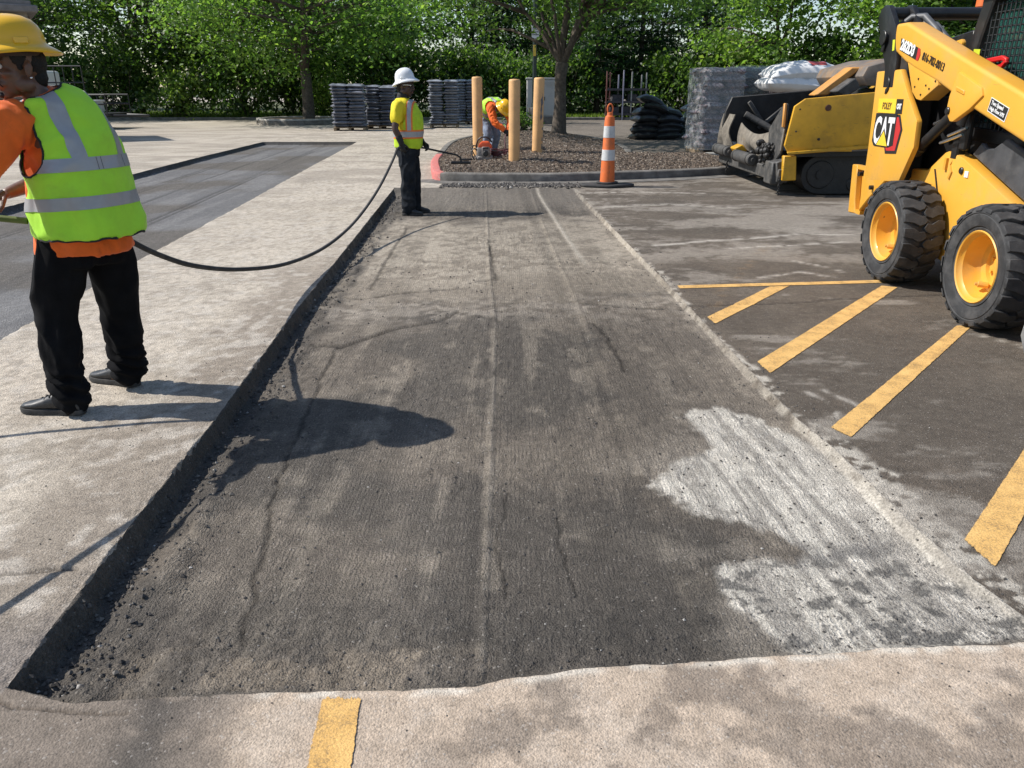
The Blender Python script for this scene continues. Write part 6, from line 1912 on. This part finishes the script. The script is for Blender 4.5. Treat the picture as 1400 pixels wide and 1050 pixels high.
def hand(mb, wrist, d, n, thumb_side, curl=(40, 85, 120), r=.0088, spread=.0195, k=1.0):
    """d points from wrist to knuckles, n is the way the palm faces, thumb_side points to the thumb"""
    d = Vector(d).normalized(); n = Vector(n); n = (n - d * n.dot(d)).normalized(); s = n.cross(d)
    if s.dot(Vector(thumb_side)) < 0: s = -s
    w = Vector(wrist)
    Rm = Matrix((d, s, n)).transposed()
    mb.ell(w + d * .052 * k, (.055 * k, .042 * k, .017 * k), Rm, 14, 10)
    mb.ell(w + d * .070 * k, (.036 * k, .042 * k, .014 * k), Rm, 14, 10)
    mb.ell(w + d * .035 * k + s * .022 * k + n * .008, (.035 * k, .017 * k, .016 * k), Rm, 12, 8)
    for i, L in enumerate((.072, .080, .074, .058)):
        p = w + d * (.088 - .004 * abs(i - 1)) * k + s * (1.5 - i) * spread * k
        pts = [p - d * .03 * k]; ang = 0
        pts.append(p)
        q = p
        for seg, a in zip((.45, .32, .25), curl):
            ar = R(a)
            q = q + (d * math.cos(ar) + n * math.sin(ar)) * L * seg * k
            pts.append(q)
        rr = r * k * (1 if i < 3 else .88)
        mb.tube(pts, [rr, rr * 1.05, rr, rr * .92, rr * .78], 8); mb.ell(pts[-1], rr * .8, None, 8, 6)
    t0 = w + d * .025 * k + s * .026 * k + n * .006
    c0 = R(curl[0])
    t1 = t0 + (d * .55 + s * .55 + n * .35).normalized() * .042 * k
    t2 = t1 + (d * .75 + s * .05 + n * .75).normalized() * .034 * k
    t3 = t2 + (d * .65 - s * .45 + n * .55).normalized() * .026 * k
    mb.tube([t0, t1, t2, t3], [.0125 * k, .011 * k, .0098 * k, .008 * k], 8); mb.ell(t3, .0082 * k, None, 8, 6)

def shoe(parent, off, heel, toe, m=M_shoe, laces=True, up=0.0):
    """leather shoe with a separate sole; heel and toe are ground points"""
    h = Vector(heel); t = Vector(toe)
    d = (t - h); L = d.length; d.normalize(); u = V(0, 0, 1); s = u.cross(d).normalized()
    prof = [(.0, .026, .055, .040), (.03, .034, .095, .0), (.22, .036, .105, .0), (.36, .036, .112, .0), (.48, .038, .098, .0), (.60, .043, .082, .0), (.74, .047, .066, 0), (.88, .041, .055, 0), (.96, .028, .046, 0), (1.0, .010, .034, .0)]
    rings = []
    for x, w, z, _ in prof:
        c = h + d * (x * L)
        rg = []
        for i in range(16):
            a = 2 * math.pi * i / 16
            ca, sa = math.cos(a), math.sin(a)
            yy = math.copysign(abs(ca) ** .7, ca) * w * (1 if sa < .2 else 1 - .35 * max(0, sa - .2))
            zz = .022 + (z - .022) * (.5 + .5 * math.copysign(abs(sa) ** .8, sa))
            rg.append(c + s * yy + u * zz)
        rings.append(rg)
    mb = MB(); mb.loft(rings)
    sh = link_mesh('shoe', union(mb, .005, 2), m, parent, True, None, off)
    mb = MB()
    ol = []
    for x, w in ((-.02, .018), (.0, .028), (.06, .037), (.2, .038), (.4, .036), (.6, .045), (.75, .050), (.88, .045), (.97, .030), (1.025, .008)):
        ol.append((x, w))
    poly = [h + d * (x * L) + s * w for x, w in ol] + [h + d * (x * L) - s * w for x, w in reversed(ol)]
    mb.prism([(p.x, p.y) for p in poly], h.z + .001, h.z + .030, 'Z', .006, 2)
    mb.build('sole', M_sole, sh, off=off)
    if laces:
        mb = MB()
        for k in range(4):
            c = h + d * (L * (.46 + .085 * k)) + u * (.103 - .013 * k)
            mb.tube([c - s * .026 - u * .010, c + u * .004, c + s * .026 - u * .010], .0035, 6)
        mb.build('laces', M_trim, sh, off=off)
    return sh

def strip_from(me, name, m, parent, planes, lift, smooth=True):
    """a band cut out of a garment surface by half-spaces [(point, normal)], lifted a little: tape sewn on cloth"""
    bm = bmesh.new(); bm.from_mesh(me)
    for p, nrm in planes:
        bmesh.ops.bisect_plane(bm, geom=bm.verts[:] + bm.edges[:] + bm.faces[:], plane_co=p, plane_no=nrm, clear_inner=True, dist=1e-5)
    if not bm.faces:
        bm.free(); return None
    bm.normal_update()
    mv = {v: v.normal.copy() for v in bm.verts}
    bnd = [e for e in bm.edges if len(e.link_faces) == 1]
    for v in bm.verts: v.co += mv[v] * lift
    r = bmesh.ops.extrude_edge_only(bm, edges=bnd)
    for v in [g for g in r['geom'] if isinstance(g, bmesh.types.BMVert)]:
        n_ = min(mv.items(), key=lambda kv: (kv[0].co - v.co).length_squared)[1] if len(mv) < 0 else None
        # pull the rim back into the cloth along the averaged normal
        lk = [e.other_vert(v) for e in v.link_edges]
        base = next((q for q in lk if q in mv), None)
        v.co -= (mv[base] if base else V(0, 0, 0)) * lift * 1.4
    me2 = bpy.data.meshes.new(name); bm.to_mesh(me2); bm.free()
    me2.materials.clear()
    return link_mesh(name, me2, m, parent, True, 50)

# ================================================================== worker at the left (turned away, head over his left shoulder)
def left_worker():
    off = (-2.2, 3.86, 0)
    p = thing('person', 'person in lime vest over an orange shirt and yellow hard hat, standing at far left', 'person', off)
    gz = hz(-2.3, 3.7) + .002
    F0 = V(-.95, .30, 0).normalized()          # hips
    F1 = V(-.93, .37, 0).normalized()          # chest
    L0 = V(0, 0, 1).cross(F0); L1 = V(0, 0, 1).cross(F1)
    hipL = V(-2.155, 3.78, .92); hipR = V(-2.085, 3.95, .92)
    kneeL = V(-2.255, 3.73, .49); kneeR = V(-2.08, 4.00, .50)
    ankL = V(-2.235, 3.655, .10); ankR = V(-2.13, 4.045, .10)
    chest = V(-2.11, 3.83, 1.33); neckb = V(-2.13, 3.79, 1.515)
    shL = V(-2.235, 3.655, 1.405); shR = V(-2.085, 3.975, 1.355)
    elL = V(-2.43, 3.46, 1.17); wrL = V(-2.33, 3.24, 1.06)
    elR = V(-2.32, 4.10, 1.14); wrR = V(-2.46, 3.88, 1.07)
    hf, hl, hu = basis(V(-.66, -.75, -.04), V(-.03, 0, 1))
    hc = V(-2.195, 3.735, 1.628)
    # continuous body
    mb = MB()
    torso(mb, [V(-2.12, 3.865, .86), V(-2.125, 3.86, 1.0), V(-2.11, 3.845, 1.18), chest, V(-2.125, 3.80, 1.45), V(-2.145, 3.775, 1.52)], [F0, F0, F1, F1, F1, F1],
          [(.155, .115), (.15, .115), (.155, .12), (.165, .115), (.13, .09), (.06, .06)])
    limb_tube(mb, [neckb - V(0, 0, .06), V(-2.165, 3.765, 1.535), hc + hf * -.012 - hu * .04], [.066, .058, .056])
    for a, b, c_ in ((shL, elL, wrL), (shR, elR, wrR)):
        limb_tube(mb, [a, a.lerp(b, .5), b, b.lerp(c_, .45), c_], [.058, .050, .041, .040, .027])
    for a, b, c_ in ((hipL, kneeL, ankL), (hipR, kneeR, ankR)):
        limb_tube(mb, [a, a.lerp(b, .5), b, b.lerp(c_, .4), c_], [.088, .074, .056, .052, .038])
    limb_tube(mb, [ankL, ankL + V(-.10, .02, -.055)], [.036, .030]); limb_tube(mb, [ankR, ankR + V(-.09, .04, -.055)], [.036, .030])
    head_shape(mb, hc, hf, hl, hu, 1.06)
    hand(mb, wrL, (wrL - elL) + V(0, 0, -.05), V(.2, -.5, -.8), V(-1, -.2, .4)); hand(mb, wrR, (wrR - elR), V(-.2, -.6, -.8), V(-.6, -.6, .6))
    link_mesh('body', union(mb, .0055, 2), M_skin, p, True, None, off)
    face_parts(p, off, hc, hf, hl, hu, 1.06)
    mb = MB(); mb.ell(hc + (hf * -.012 + hl * .0865 + hu * -.036) * 1.06, .0058); mb.build('earring', mat('bright metal stud', (.75, .75, .75), .12, .9), p, off=off)
    hard_hat(p, off, hc + hu * .082 + hf * .0, hf, hl, hu, M_hatY, 1.07, .0, .82)
    # trousers
    mb = MB()
    torso(mb, [V(-2.12, 3.86, .74), V(-2.12, 3.86, .88), V(-2.12, 3.86, 1.0)], [F0, F0, F0], [(.178, .145), (.182, .150), (.172, .145)])
    limb_tube(mb, [hipL + V(-.02, .0, -.06), V(-2.215, 3.75, .70), kneeL, V(-2.25, 3.69, .28), V(-2.225, 3.665, .085)], [.122, .110, .094, .086, .082], 18)
    limb_tube(mb, [hipR + V(.0, .0, -.06), V(-2.065, 3.975, .70), kneeR, V(-2.095, 4.02, .30), V(-2.115, 4.045, .095)], [.118, .106, .092, .084, .080], 18)
    me = union(mb, .011, 3)
    folds(me, .030, (10, 10, 5), 4)
    co, no = mesh_arrays(me)
    k = np.exp(-((co[:, 2] - .15) / .09) ** 2) * .018 * np.sin(co[:, 2] * 95 + 5 * co[:, 0] * 10 + vnoise3(co * 12, 3) * 4)
    set_co(me, co + no * k[:, None])
    link_mesh('trousers', me, M_blackp, p, True, None, off)
    # shirt
    mb = MB()
    torso(mb, [V(-2.12, 3.86, .795), V(-2.12, 3.86, .98), V(-2.11, 3.845, 1.18), chest, V(-2.13, 3.80, 1.45), V(-2.155, 3.77, 1.525)], [F0, F0, F1, F1, F1, F1],
          [(.212, .190), (.205, .185), (.185, .16), (.165, .13), (.13, .095), (.070, .070)])
    limb_tube(mb, [shL + V(.02, .03, -.02), shL, shL.lerp(elL, .5), shL.lerp(elL, .93)], [.088, .098, .112, .122], 18)
    limb_tube(mb, [shR + V(-.02, -.03, -.02), shR, shR.lerp(elR, .5), shR.lerp(elR, .93)], [.085, .085, .085, .085], 18)
    me = union(mb, .011, 3); folds(me, .020, (13, 13, 8), 9)
    link_mesh('shirt', me, M_orshirt, p, True, None, off)
    # vest: hangs loose from the shoulders
    mb = MB()
    torso(mb, [V(-2.085, 3.85, .885), V(-2.085, 3.85, .98), V(-2.085, 3.845, 1.12), V(-2.09, 3.84, 1.26), V(-2.105, 3.825, 1.38), V(-2.125, 3.80, 1.46), V(-2.145, 3.775, 1.525)],
          [F0, F0, F1, F1, F1, F1, F1],
          [(.244, .210, .92, 1.18), (.240, .205, .92, 1.17), (.228, .196, .95, 1.15), (.208, .182, .95, 1.14), (.182, .155, .95, 1.12), (.160, .140), (.100, .098)])
    me = union(mb, .012, 3); folds(me, .028, (8, 8, 5), 17)
    # open the arm holes, neck and hem
    bm = bmesh.new(); bm.from_mesh(me)
    bm.normal_update()
    up = V(0, 0, 1)
    def cut(v):
        q = v.co
        if q.z < .878: return True
        d = q - V(-2.14, 3.79, 1.53)
        if d.length < .090: return True
        for sh, sg in ((shL, 1), (shR, -1)):
            e = q - sh
            lat = e.dot(L1) * sg
            fo = e.dot(F1) + .02
            if lat > -.035 + .10 * (fo / .15) ** 2 * .3 and ((fo + .01) / .125) ** 2 + ((e.z + .065) / .165) ** 2 < 1: return True
        return False
    dele = [v for v in bm.verts if cut(v)]
    bmesh.ops.delete(bm, geom=dele, context='VERTS')
    for _ in range(3):
        bv = [v for v in bm.verts if v.is_boundary]
        new = {}
        for v in bv:
            nb = [e.other_vert(v).co for e in v.link_edges if e.is_boundary]
            if len(nb) == 2: new[v] = v.co * .4 + (nb[0] + nb[1]) * .3
        for v, c in new.items(): v.co = c
    me2 = bpy.data.meshes.new('vest'); bm.to_mesh(me2)
    # bound edges in black tape
    loops = []
    seen = set()
    for e in bm.edges:
        if e.is_boundary and e not in seen:
            chain = [e.verts[0], e.verts[1]]; seen.add(e); grow = True
            while grow:
                grow = False
                for e2 in chain[-1].link_edges:
                    if e2.is_boundary and e2 not in seen:
                        seen.add(e2); chain.append(e2.other_vert(chain[-1])); grow = True; break
            if len(chain) > 12: loops.append([v.co.copy() for v in chain])
    bm.free()
    me2.transform(Matrix.Translation(-Vector(off)))
    vest = link_mesh('vest', me2, M_lime_v, p, True, None)
    sol = vest.modifiers.new('s', 'SOLIDIFY'); sol.thickness = .004
    for lp in loops:
        mb = MB(); mb.tube(lp[::2] + [lp[0]], .0052, 6); mb.build('edge_binding', M_trim, vest, off=off)
    o = Vector(off)
    tn = (V(-.0, 0, 1) + F1 * .06).normalized()
    lat = L1
    for z in (1.215, 1.045):
        strip_from(me2, 'reflective_tape', M_silver, vest, [(V(-2.09, 3.84, z - .029) - o, tn), (V(-2.09, 3.84, z + .029) - o, -tn)], .0035)
    for sg in (1, -1):
        c0 = V(-2.09, 3.84, 1.3) + L1 * (.118 * sg)
        n1 = (L1 + up * .10 * sg * 0).normalized()
        strip_from(me2, 'reflective_tape', M_silver, vest, [(c0 - n1 * .028 - o, n1), (c0 + n1 * .028 - o, -n1), (V(-2.09, 3.84, 1.235) - o, tn)], .0035)
    # seams across the tape
    for sg_ in (.03, .055, -.12):
        c0 = V(-2.09, 3.84, 1.2) + L1 * sg_
        strip_from(me2, 'tape_seam', mat('tape stitching', (.12, .12, .125), .6) if sg_ == .03 else bpy.data.materials['tape stitching'], vest, [(c0 - L1 * .0012 - o, L1), (c0 + L1 * .0012 - o, -L1), (V(-2.09, 3.84, 1.187) - o, tn), (V(-2.09, 3.84, 1.243) - o, -tn), (V(-2.09, 3.84, 1.2) - o, -F1)], .0045)
    shoe(p, off, (-2.175, 3.645, gz), (-2.505, 3.685, gz)); shoe(p, off, (-2.075, 4.035, hz(-2.1, 4.05) + .002), (-2.385, 4.15, hz(-2.3, 4.1) + .002))
    # the lance he holds, out of the picture but casting its shadow
    w = thing('spray_lance', 'thin black lance held low by the worker in the lime vest', 'lance', (-2.3, 3.2, 0))
    mb = MB(); mb.tube([(-2.40, 3.75, 1.09), (-2.345, 3.26, 1.02), (-2.29, 3.03, .98), (-1.97, 1.12, .06), (-1.95, 1.02, .02)], .014, 8); mb.build('tube', M_pk, w, off=(-2.3, 3.2, 0))
    mb = MB(); mb.cyl((-2.35, 3.32, 1.03), (-2.325, 3.12, 1.0), .022, .022, 10, .004); mb.tube([(-2.34, 3.24, 1.0), (-2.36, 3.20, .92)], .010, 6); mb.build('grip', M_trim, w, off=(-2.3, 3.2, 0))
    mb = MB(); mb.cyl((-1.95, 1.02, .025), (-1.93, .90, .015), .022, .03, 10); mb.build('nozzle', M_pk, w, off=(-2.3, 3.2, 0))
left_worker()

# ================================================================== worker with the white hard hat, in profile facing right
def white_hat_worker():
    off = (-1.42, 10.93, 0)
    p = thing('person', 'person in white hard hat, sunglasses and yellow lime vest holding a lance near the kerb', 'person', off)
    Fd = V(.975, -.10, 0).normalized(); L = V(0, 0, 1).cross(Fd)
    g = hz(-1.38, 10.95)
    hipR = V(-1.415, 10.84, .86); hipL = V(-1.385, 11.02, .86)
    knR = V(-1.40, 10.82, .44); knL = V(-1.36, 11.04, .44)
    anR = V(-1.42, 10.80, g + .09); anL = V(-1.36, 11.06, g + .09)
    shR = V(-1.485, 10.735, 1.335); shL = V(-1.40, 11.10, 1.335)
    elR = V(-1.52, 10.66, 1.06); wrR = V(-1.455, 10.67, .885)
    elL = V(-1.36, 11.20, 1.06); wrL = V(-1.215, 11.03, .86)
    hf, hl, hu = basis(V(.98, -.14, -.10), V(.05, 0, 1)); hc = V(-1.40, 10.92, 1.575)
    mb = MB()
    torso(mb, [V(-1.41, 10.93, .80), V(-1.40, 10.93, .95), V(-1.39, 10.93, 1.12), V(-1.415, 10.93, 1.26), V(-1.44, 10.925, 1.37), V(-1.44, 10.925, 1.43)], [Fd] * 6, [(.15, .12), (.15, .13), (.155, .14), (.16, .125), (.13, .09), (.06, .06)])
    limb_tube(mb, [V(-1.45, 10.925, 1.36), V(-1.435, 10.92, 1.45), hc - hf * .012 - hu * .04], [.068, .060, .058])
    for a, b, c_ in ((shR, elR, wrR), (shL, elL, wrL)):
        limb_tube(mb, [a, a.lerp(b, .5), b, b.lerp(c_, .45), c_], [.060, .052, .043, .042, .030])
    for a, b, c_ in ((hipR, knR, anR), (hipL, knL, anL)):
        limb_tube(mb, [a, a.lerp(b, .5), b, b.lerp(c_, .4), c_], [.088, .074, .056, .052, .038]); limb_tube(mb, [c_, c_ + V(.10, 0, -.055)], [.036, .030])
    head_shape(mb, hc, hf, hl, hu, 1.05)
    hand(mb, wrR, V(.15, 0, -1), V(.4, .9, .1), V(1, 0, 0)); hand(mb, wrL, V(.75, -.25, -.55), V(-.3, -.8, -.5), V(.6, -.3, .7))
    link_mesh('body', union(mb, .007, 2), M_skin2, p, True, None, off)
    face_parts(p, off, hc, hf, hl, hu, 1.05)
    mb = MB(); limb_tube(mb, [V(-1.45, 10.925, 1.385), V(-1.438, 10.922, 1.455)], [.082, .075]); mb.build('neck_gaiter', M_trim, p, off=off)
    hard_hat(p, off, hc + hu * .058, hf, hl, hu, M_hatW, 1.02, -.30)
    mb = MB()
    Rm = Matrix((hf, hl, hu)).transposed()
    for sy in (-1, 1): mb.box(hc + Rm @ V(.098, sy * .034, .012), (.008, .052, .034), rot=Rm, bev=.004)
    gl = mb.build('glasses', mat('dark lens', (.01, .01, .012), .1, var=0), p, off=off); gl['kind'] = 'stuff'
    for sy in (-1, 1):
        mb = MB(); mb.tube([hc + Rm @ V(.098, sy * .064, .018), hc + Rm @ V(.05, sy * .078, .018), hc + Rm @ V(-.01, sy * .083, .012)], .005, 6); mb.build('temple_arm', mat('white frame', (.7, .7, .7), .3, var=0) if sy == -1 else bpy.data.materials['white frame'], gl, off=off)
    # trousers
    mb = MB()
    torso(mb, [V(-1.40, 10.93, .70), V(-1.40, 10.93, .82), V(-1.40, 10.93, .94)], [Fd] * 3, [(.175, .140), (.18, .150), (.175, .150)])
    limb_tube(mb, [hipR + V(0, 0, -.05), V(-1.405, 10.835, .65), knR, V(-1.41, 10.815, .22), V(-1.405, 10.81, g + .075)], [.112, .112, .096, .090, .088], 16)
    limb_tube(mb, [hipL + V(0, 0, -.05), V(-1.375, 11.03, .65), knL, V(-1.36, 11.04, .22), V(-1.35, 11.05, g + .075)], [.112, .112, .096, .090, .088], 16)
    me = union(mb, .013, 3); folds(me, .024, (11, 11, 7), 33)
    link_mesh('trousers', me, M_charp, p, True, None, off)
    # yellow short sleeved shirt
    mb = MB()
    torso(mb, [V(-1.40, 10.93, 1.0), V(-1.39, 10.93, 1.12), V(-1.415, 10.93, 1.26), V(-1.445, 10.925, 1.37), V(-1.45, 10.925, 1.43)], [Fd] * 5, [(.17, .15), (.175, .155), (.18, .14), (.155, .11), (.075, .075)])
    limb_tube(mb, [shR + V(0, .03, -.02), shR, shR.lerp(elR, .3), shR.lerp(elR, .56)], [.080, .078, .076, .078], 16)
    limb_tube(mb, [shL + V(0, -.03, -.02), shL, shL.lerp(elL, .3), shL.lerp(elL, .56)], [.080, .078, .076, .078], 16)
    me = union(mb, .012, 2); folds(me, .014, (14, 14, 8), 35)
    link_mesh('shirt', me, M_yelshirt, p, True, None, off)
    # vest with a straight hem; the upper back and shoulder are the yellow shirt
    mb = MB()
    torso(mb, [V(-1.395, 10.93, .80), V(-1.39, 10.93, .92), V(-1.38, 10.93, 1.05), V(-1.38, 10.93, 1.17), V(-1.41, 10.93, 1.28), V(-1.445, 10.925, 1.365), V(-1.45, 10.925, 1.42)], [Fd] * 7,
          [(.205, .178), (.21, .188), (.205, .195), (.20, .190), (.178, .160), (.145, .12), (.08, .08)])
    me = union(mb, .012, 2); folds(me, .014, (9, 9, 6), 37)
    me.transform(Matrix.Translation(-Vector(off))); o = Vector(off)
    bm = bmesh.new(); bm.from_mesh(me)
    bmesh.ops.delete(bm, geom=[v for v in bm.verts if v.co.z + 0 > 1.41 or (abs((v.co + o - V(-1.45, 10.92, 0)).dot(L)) > .125 and ((v.co.z - 1.27) / .16) ** 2 + (((v.co + o) - V(-1.47, 10.92, 0)).dot(Fd) / .105) ** 2 < 1)], context='VERTS')
    bm.to_mesh(me); bm.free()
    vest = link_mesh('vest', me, M_limey, p, True, None)
    U = V(0, 0, 1)
    def band(nm, m, z0, z1, lift): return strip_from(me, nm, m, vest, [(V(0, 0, z0), U), (V(0, 0, z1), -U)], lift)
    band('tape_border', M_ortrim, .925, 1.035, .004); band('reflective_tape', M_silver, .945, 1.015, .0065)
    # yellow upper back panel
    strip_from(me, 'back_panel', M_yelshirt, vest, [(V(0, 0, 1.036), U), (V(-1.40, 10.93, 0) - o, -Fd)], .003)
    c0 = V(-1.325, 10.93, 0) - o
    strip_from(me, 'tape_border', M_ortrim, vest, [(c0 - Fd * .045, Fd), (c0 + Fd * .045, -Fd), (V(0, 0, 1.03), U)], .005)
    strip_from(me, 'reflective_tape', M_silver, vest, [(c0 - Fd * .025, Fd), (c0 + Fd * .025, -Fd), (V(0, 0, 1.03), U)], .0075)
    for w_, e_, d_, n_, ts in ((wrR, elR, V(.15, 0, -1), V(.4, .9, .1), V(1, 0, 0)), (wrL, elL, V(.75, -.25, -.55), V(-.3, -.8, -.5), V(.6, -.3, .7))):
        mb = MB(); hand(mb, w_, d_, n_, ts, r=.0112, spread=.0205, k=1.06); limb_tube(mb, [w_ + (e_ - w_).normalized() * .07, w_, w_ + d_.normalized() * .02], [.046, .040, .036])
        link_mesh('glove', union(mb, .0055, 1), M_glove, p, True, None, off)
    shoe(p, off, (-1.50, 10.80, g + .003), (-1.22, 10.775, g + .003), laces=False); shoe(p, off, (-1.43, 11.06, g + .003), (-1.15, 11.06, g + .003), laces=False)
    # lance with a small cross head
    w = thing('spray_lance', 'black lance with a short cross head held by the white helmet worker', 'lance', (-1.2, 10.9, 0))
    wo = (-1.2, 10.9, 0)
    mb = MB(); mb.tube([(-1.46, 10.66, .80), (-1.36, 10.76, .83), (-1.18, 10.94, .795), (-.75, 11.0, .70), (-.70, 11.0, .665), (-.69, 11.0, .60)], .013, 8); mb.build('tube', M_pk, w, off=wo)
    mb = MB(); mb.cyl((-.83, 10.99, .60), (-.56, 11.0, .60), .020, .020, 10, .004); mb.build('cross_head', M_pk, w, off=wo)
    mb = MB(); mb.cyl((-1.44, 10.68, .805), (-1.30, 10.82, .82), .021, .021, 10, .004); mb.build('grip', M_trim, w, off=wo)
white_hat_worker()

# ================================================================== worker bending behind the bollards
def bending_worker():
    gz = mz(-.5, 17.4)
    off = (-.5, 17.4, gz)
    p = thing('person', 'person bending down between two bollards in orange sleeves, blue jeans and yellow helmet', 'person', off)
    F = V(.62, -.78, 0).normalized()
    hipR = V(-.64, 17.34, .98); hipL = V(-.47, 17.48, .98)
    knR = V(-.50, 17.16, .66); knL = V(-.33, 17.32, .66)
    anR = V(-.58, 17.30, gz + .09); anL = V(-.40, 17.46, gz + .09)
    pel = V(-.555, 17.41, 1.0); ch = V(-.36, 17.16, 1.22); nk = V(-.255, 17.03, 1.20)
    shR = V(-.445, 16.98, 1.17); shL = V(-.145, 17.19, 1.17)
    elR = V(-.36, 16.86, .90); wrR = V(-.16, 16.78, .74)
    elL = V(-.03, 17.02, .93); wrL = V(-.07, 16.84, .74)
    hf, hl, hu = basis(V(.50, -.50, -.70), V(.55, -.62, .35)); hc = V(-.19, 16.93, 1.13)
    sp = [V(-.60, 17.46, .92), pel, V(-.50, 17.34, 1.14), V(-.43, 17.25, 1.20), ch, nk]
    Fw = [V(.5, -.6, -.3), V(.5, -.6, -.5), V(.4, -.5, -.75), V(.35, -.45, -.85), V(.3, -.4, -.9), V(.3, -.4, -.9)]
    def tr(mb, add, s=None):
        torso(mb, s or sp, Fw, [(.145 + add, .115 + add), (.145 + add, .12 + add), (.15 + add, .12 + add), (.16 + add, .12 + add), (.165 + add, .11 + add), (.08 + add, .07 + add)])
    mb = MB(); tr(mb, 0)
    limb_tube(mb, [nk, hc - hf * .02 - hu * .05], [.062, .056])
    for a, b, c_ in ((shR, elR, wrR), (shL, elL, wrL)): limb_tube(mb, [a, a.lerp(b, .5), b, b.lerp(c_, .5), c_], [.058, .05, .042, .038, .028])
    for a, b, c_ in ((hipR, knR, anR), (hipL, knL, anL)): limb_tube(mb, [a, a.lerp(b, .5), b, b.lerp(c_, .5), c_], [.085, .072, .056, .05, .038])
    head_shape(mb, hc, hf, hl, hu)
    hand(mb, wrR, V(.6, -.3, -.7), V(.3, .5, -.4), V(.2, -1, 0)); hand(mb, wrL, V(0, -.5, -.8), V(-.6, 0, -.3), V(0, -1, .3))
    link_mesh('body', union(mb, .008, 2), M_skin, p, True, None, off)
    face_parts(p, off, hc, hf, hl, hu, moustache=False)
    hard_hat(p, off, hc + hu * .055, hf, hl, hu, M_hatY, 1.12, 0)
    mb = MB()
    torso(mb, [V(-.58, 17.46, .84), V(-.57, 17.43, .95), V(-.53, 17.37, 1.08)], [V(.5, -.6, 0), V(.5, -.6, -.3), V(.5, -.6, -.5)], [(.16, .13), (.17, .14), (.165, .135)])
    limb_tube(mb, [hipR, hipR.lerp(knR, .5), knR, knR.lerp(anR, .5), anR + V(0, 0, -.02)], [.11, .10, .088, .085, .082]); limb_tube(mb, [hipL, hipL.lerp(knL, .5), knL, knL.lerp(anL, .5), anL + V(0, 0, -.02)], [.11, .10, .088, .085, .082])
    me = union(mb, .013, 2); folds(me, .02, (12, 12, 9), 51); link_mesh('jeans', me, M_jean, p, True, None, off)
    mb = MB(); tr(mb, .022)
    for a, b, c_ in ((shR, elR, wrR), (shL, elL, wrL)): limb_tube(mb, [a, a.lerp(b, .5), b, b.lerp(c_, .5), b.lerp(c_, .93)], [.085, .078, .070, .064, .052])
    me = union(mb, .012, 2); folds(me, .018, (16, 16, 14), 53); link_mesh('shirt', me, M_orshirt, p, True, None, off)
    mb = MB(); tr(mb, .045)
    me = union(mb, .012, 2); folds(me, .012, (9, 9, 9), 55)
    me.transform(Matrix.Translation(-Vector(off))); o = Vector(off)
    ax_ = (ch - pel).normalized(); l_ = V(0, 0, 1).cross(F).normalized()
    bm = bmesh.new(); bm.from_mesh(me)
    def cut(q):
        q = q + o
        for sh in (shR, shL):
            if (q - sh).length < .135 and abs((q - ch).dot(l_)) > .115: return True
        return (q - nk).length < .10 or (q - pel).dot(ax_) < -.03
    bmesh.ops.delete(bm, geom=[v for v in bm.verts if cut(v.co)], context='VERTS'); bm.to_mesh(me); bm.free()
    vest = link_mesh('vest', me, M_lime_v, p, True, None)
    q0 = pel + ax_ * .14 - o
    strip_from(me, 'reflective_tape', M_silver, vest, [(q0 - ax_ * .027, ax_), (q0 + ax_ * .027, -ax_)], .005)
    for sg in (1, -1):
        c0 = ch + l_ * .10 * sg - o
        strip_from(me, 'reflective_tape', M_silver, vest, [(c0 - l_ * .026, l_), (c0 + l_ * .026, -l_), (q0 + ax_ * .027, ax_)], .005)
    for w_, d_, n_, ts in ((wrR, V(.6, -.3, -.7), V(.3, .5, -.4), V(.2, -1, 0)), (wrL, V(0, -.5, -.8), V(-.6, 0, -.3), V(0, -1, .3))):
        mb = MB(); hand(mb, w_, d_, n_, ts, r=.011, spread=.0205, k=1.06); limb_tube(mb, [w_ - d_.normalized() * .05, w_ + d_.normalized() * .02], [.040, .036]); link_mesh('glove', union(mb, .0055, 1), M_glove, p, True, None, off)
    for a in (anR, anL):
        h = V(a.x, a.y, mz(a.x, a.y) + .0) - F * .08; shoe(p, off, h, h + F * .29, laces=False)
bending_worker()

# ------------------------------------------------------------------ the black hose sagging between the two workers
pts = [(-2.32, 3.98, 1.06), (-2.12, 4.10, .90), (-2.04, 4.14, .80), (-2.01, 4.44, .65), (-1.98, 4.85, .50), (-1.93, 5.49, .34), (-1.86, 6.33, .20), (-1.79, 7.29, .135), (-1.72, 8.2, .17), (-1.66, 9.0, .28), (-1.60, 9.75, .45), (-1.53, 10.40, .69), (-1.50, 10.58, .80), (-1.47, 10.64, .82), (-1.44, 10.67, .80)]
P = [Vector(q) for q in pts]; S = []
for i in range(len(P) - 1):
    a, b, c, d = P[max(i - 1, 0)], P[i], P[i + 1], P[min(i + 2, len(P) - 1)]
    for j in range(8):
        t_ = j / 8; S.append(.5 * ((2 * b) + (c - a) * t_ + (2 * a - 5 * b + 4 * c - d) * t_ * t_ + (3 * b - a - 3 * c + d) * t_ ** 3))
mb = MB(); mb.tube(S + [P[-1]], .0155, 10)
ho = tag(mb.build('hose', M_rub, None), 'long black hose sagging from the left worker to the white helmet worker', 'hose')
# its other end, leaving past the left worker's side; green reflection painted into its colour
mb = MB(); mb.tube([(-2.28, 3.70, .965), (-2.45, 3.66, .99), (-2.75, 3.62, 1.0), (-3.2, 3.5, .96), (-3.8, 3.2, .7), (-4.2, 3.0, .02), (-5.5, 2.4, .03)], .0155, 10)
tag(mb.build('hose', mat('hose rubber with painted green reflection', (.10, .14, .02), .55, var=.2), None), 'short stretch of black hose with a painted green reflection leaving the picture behind the left worker', 'hose')
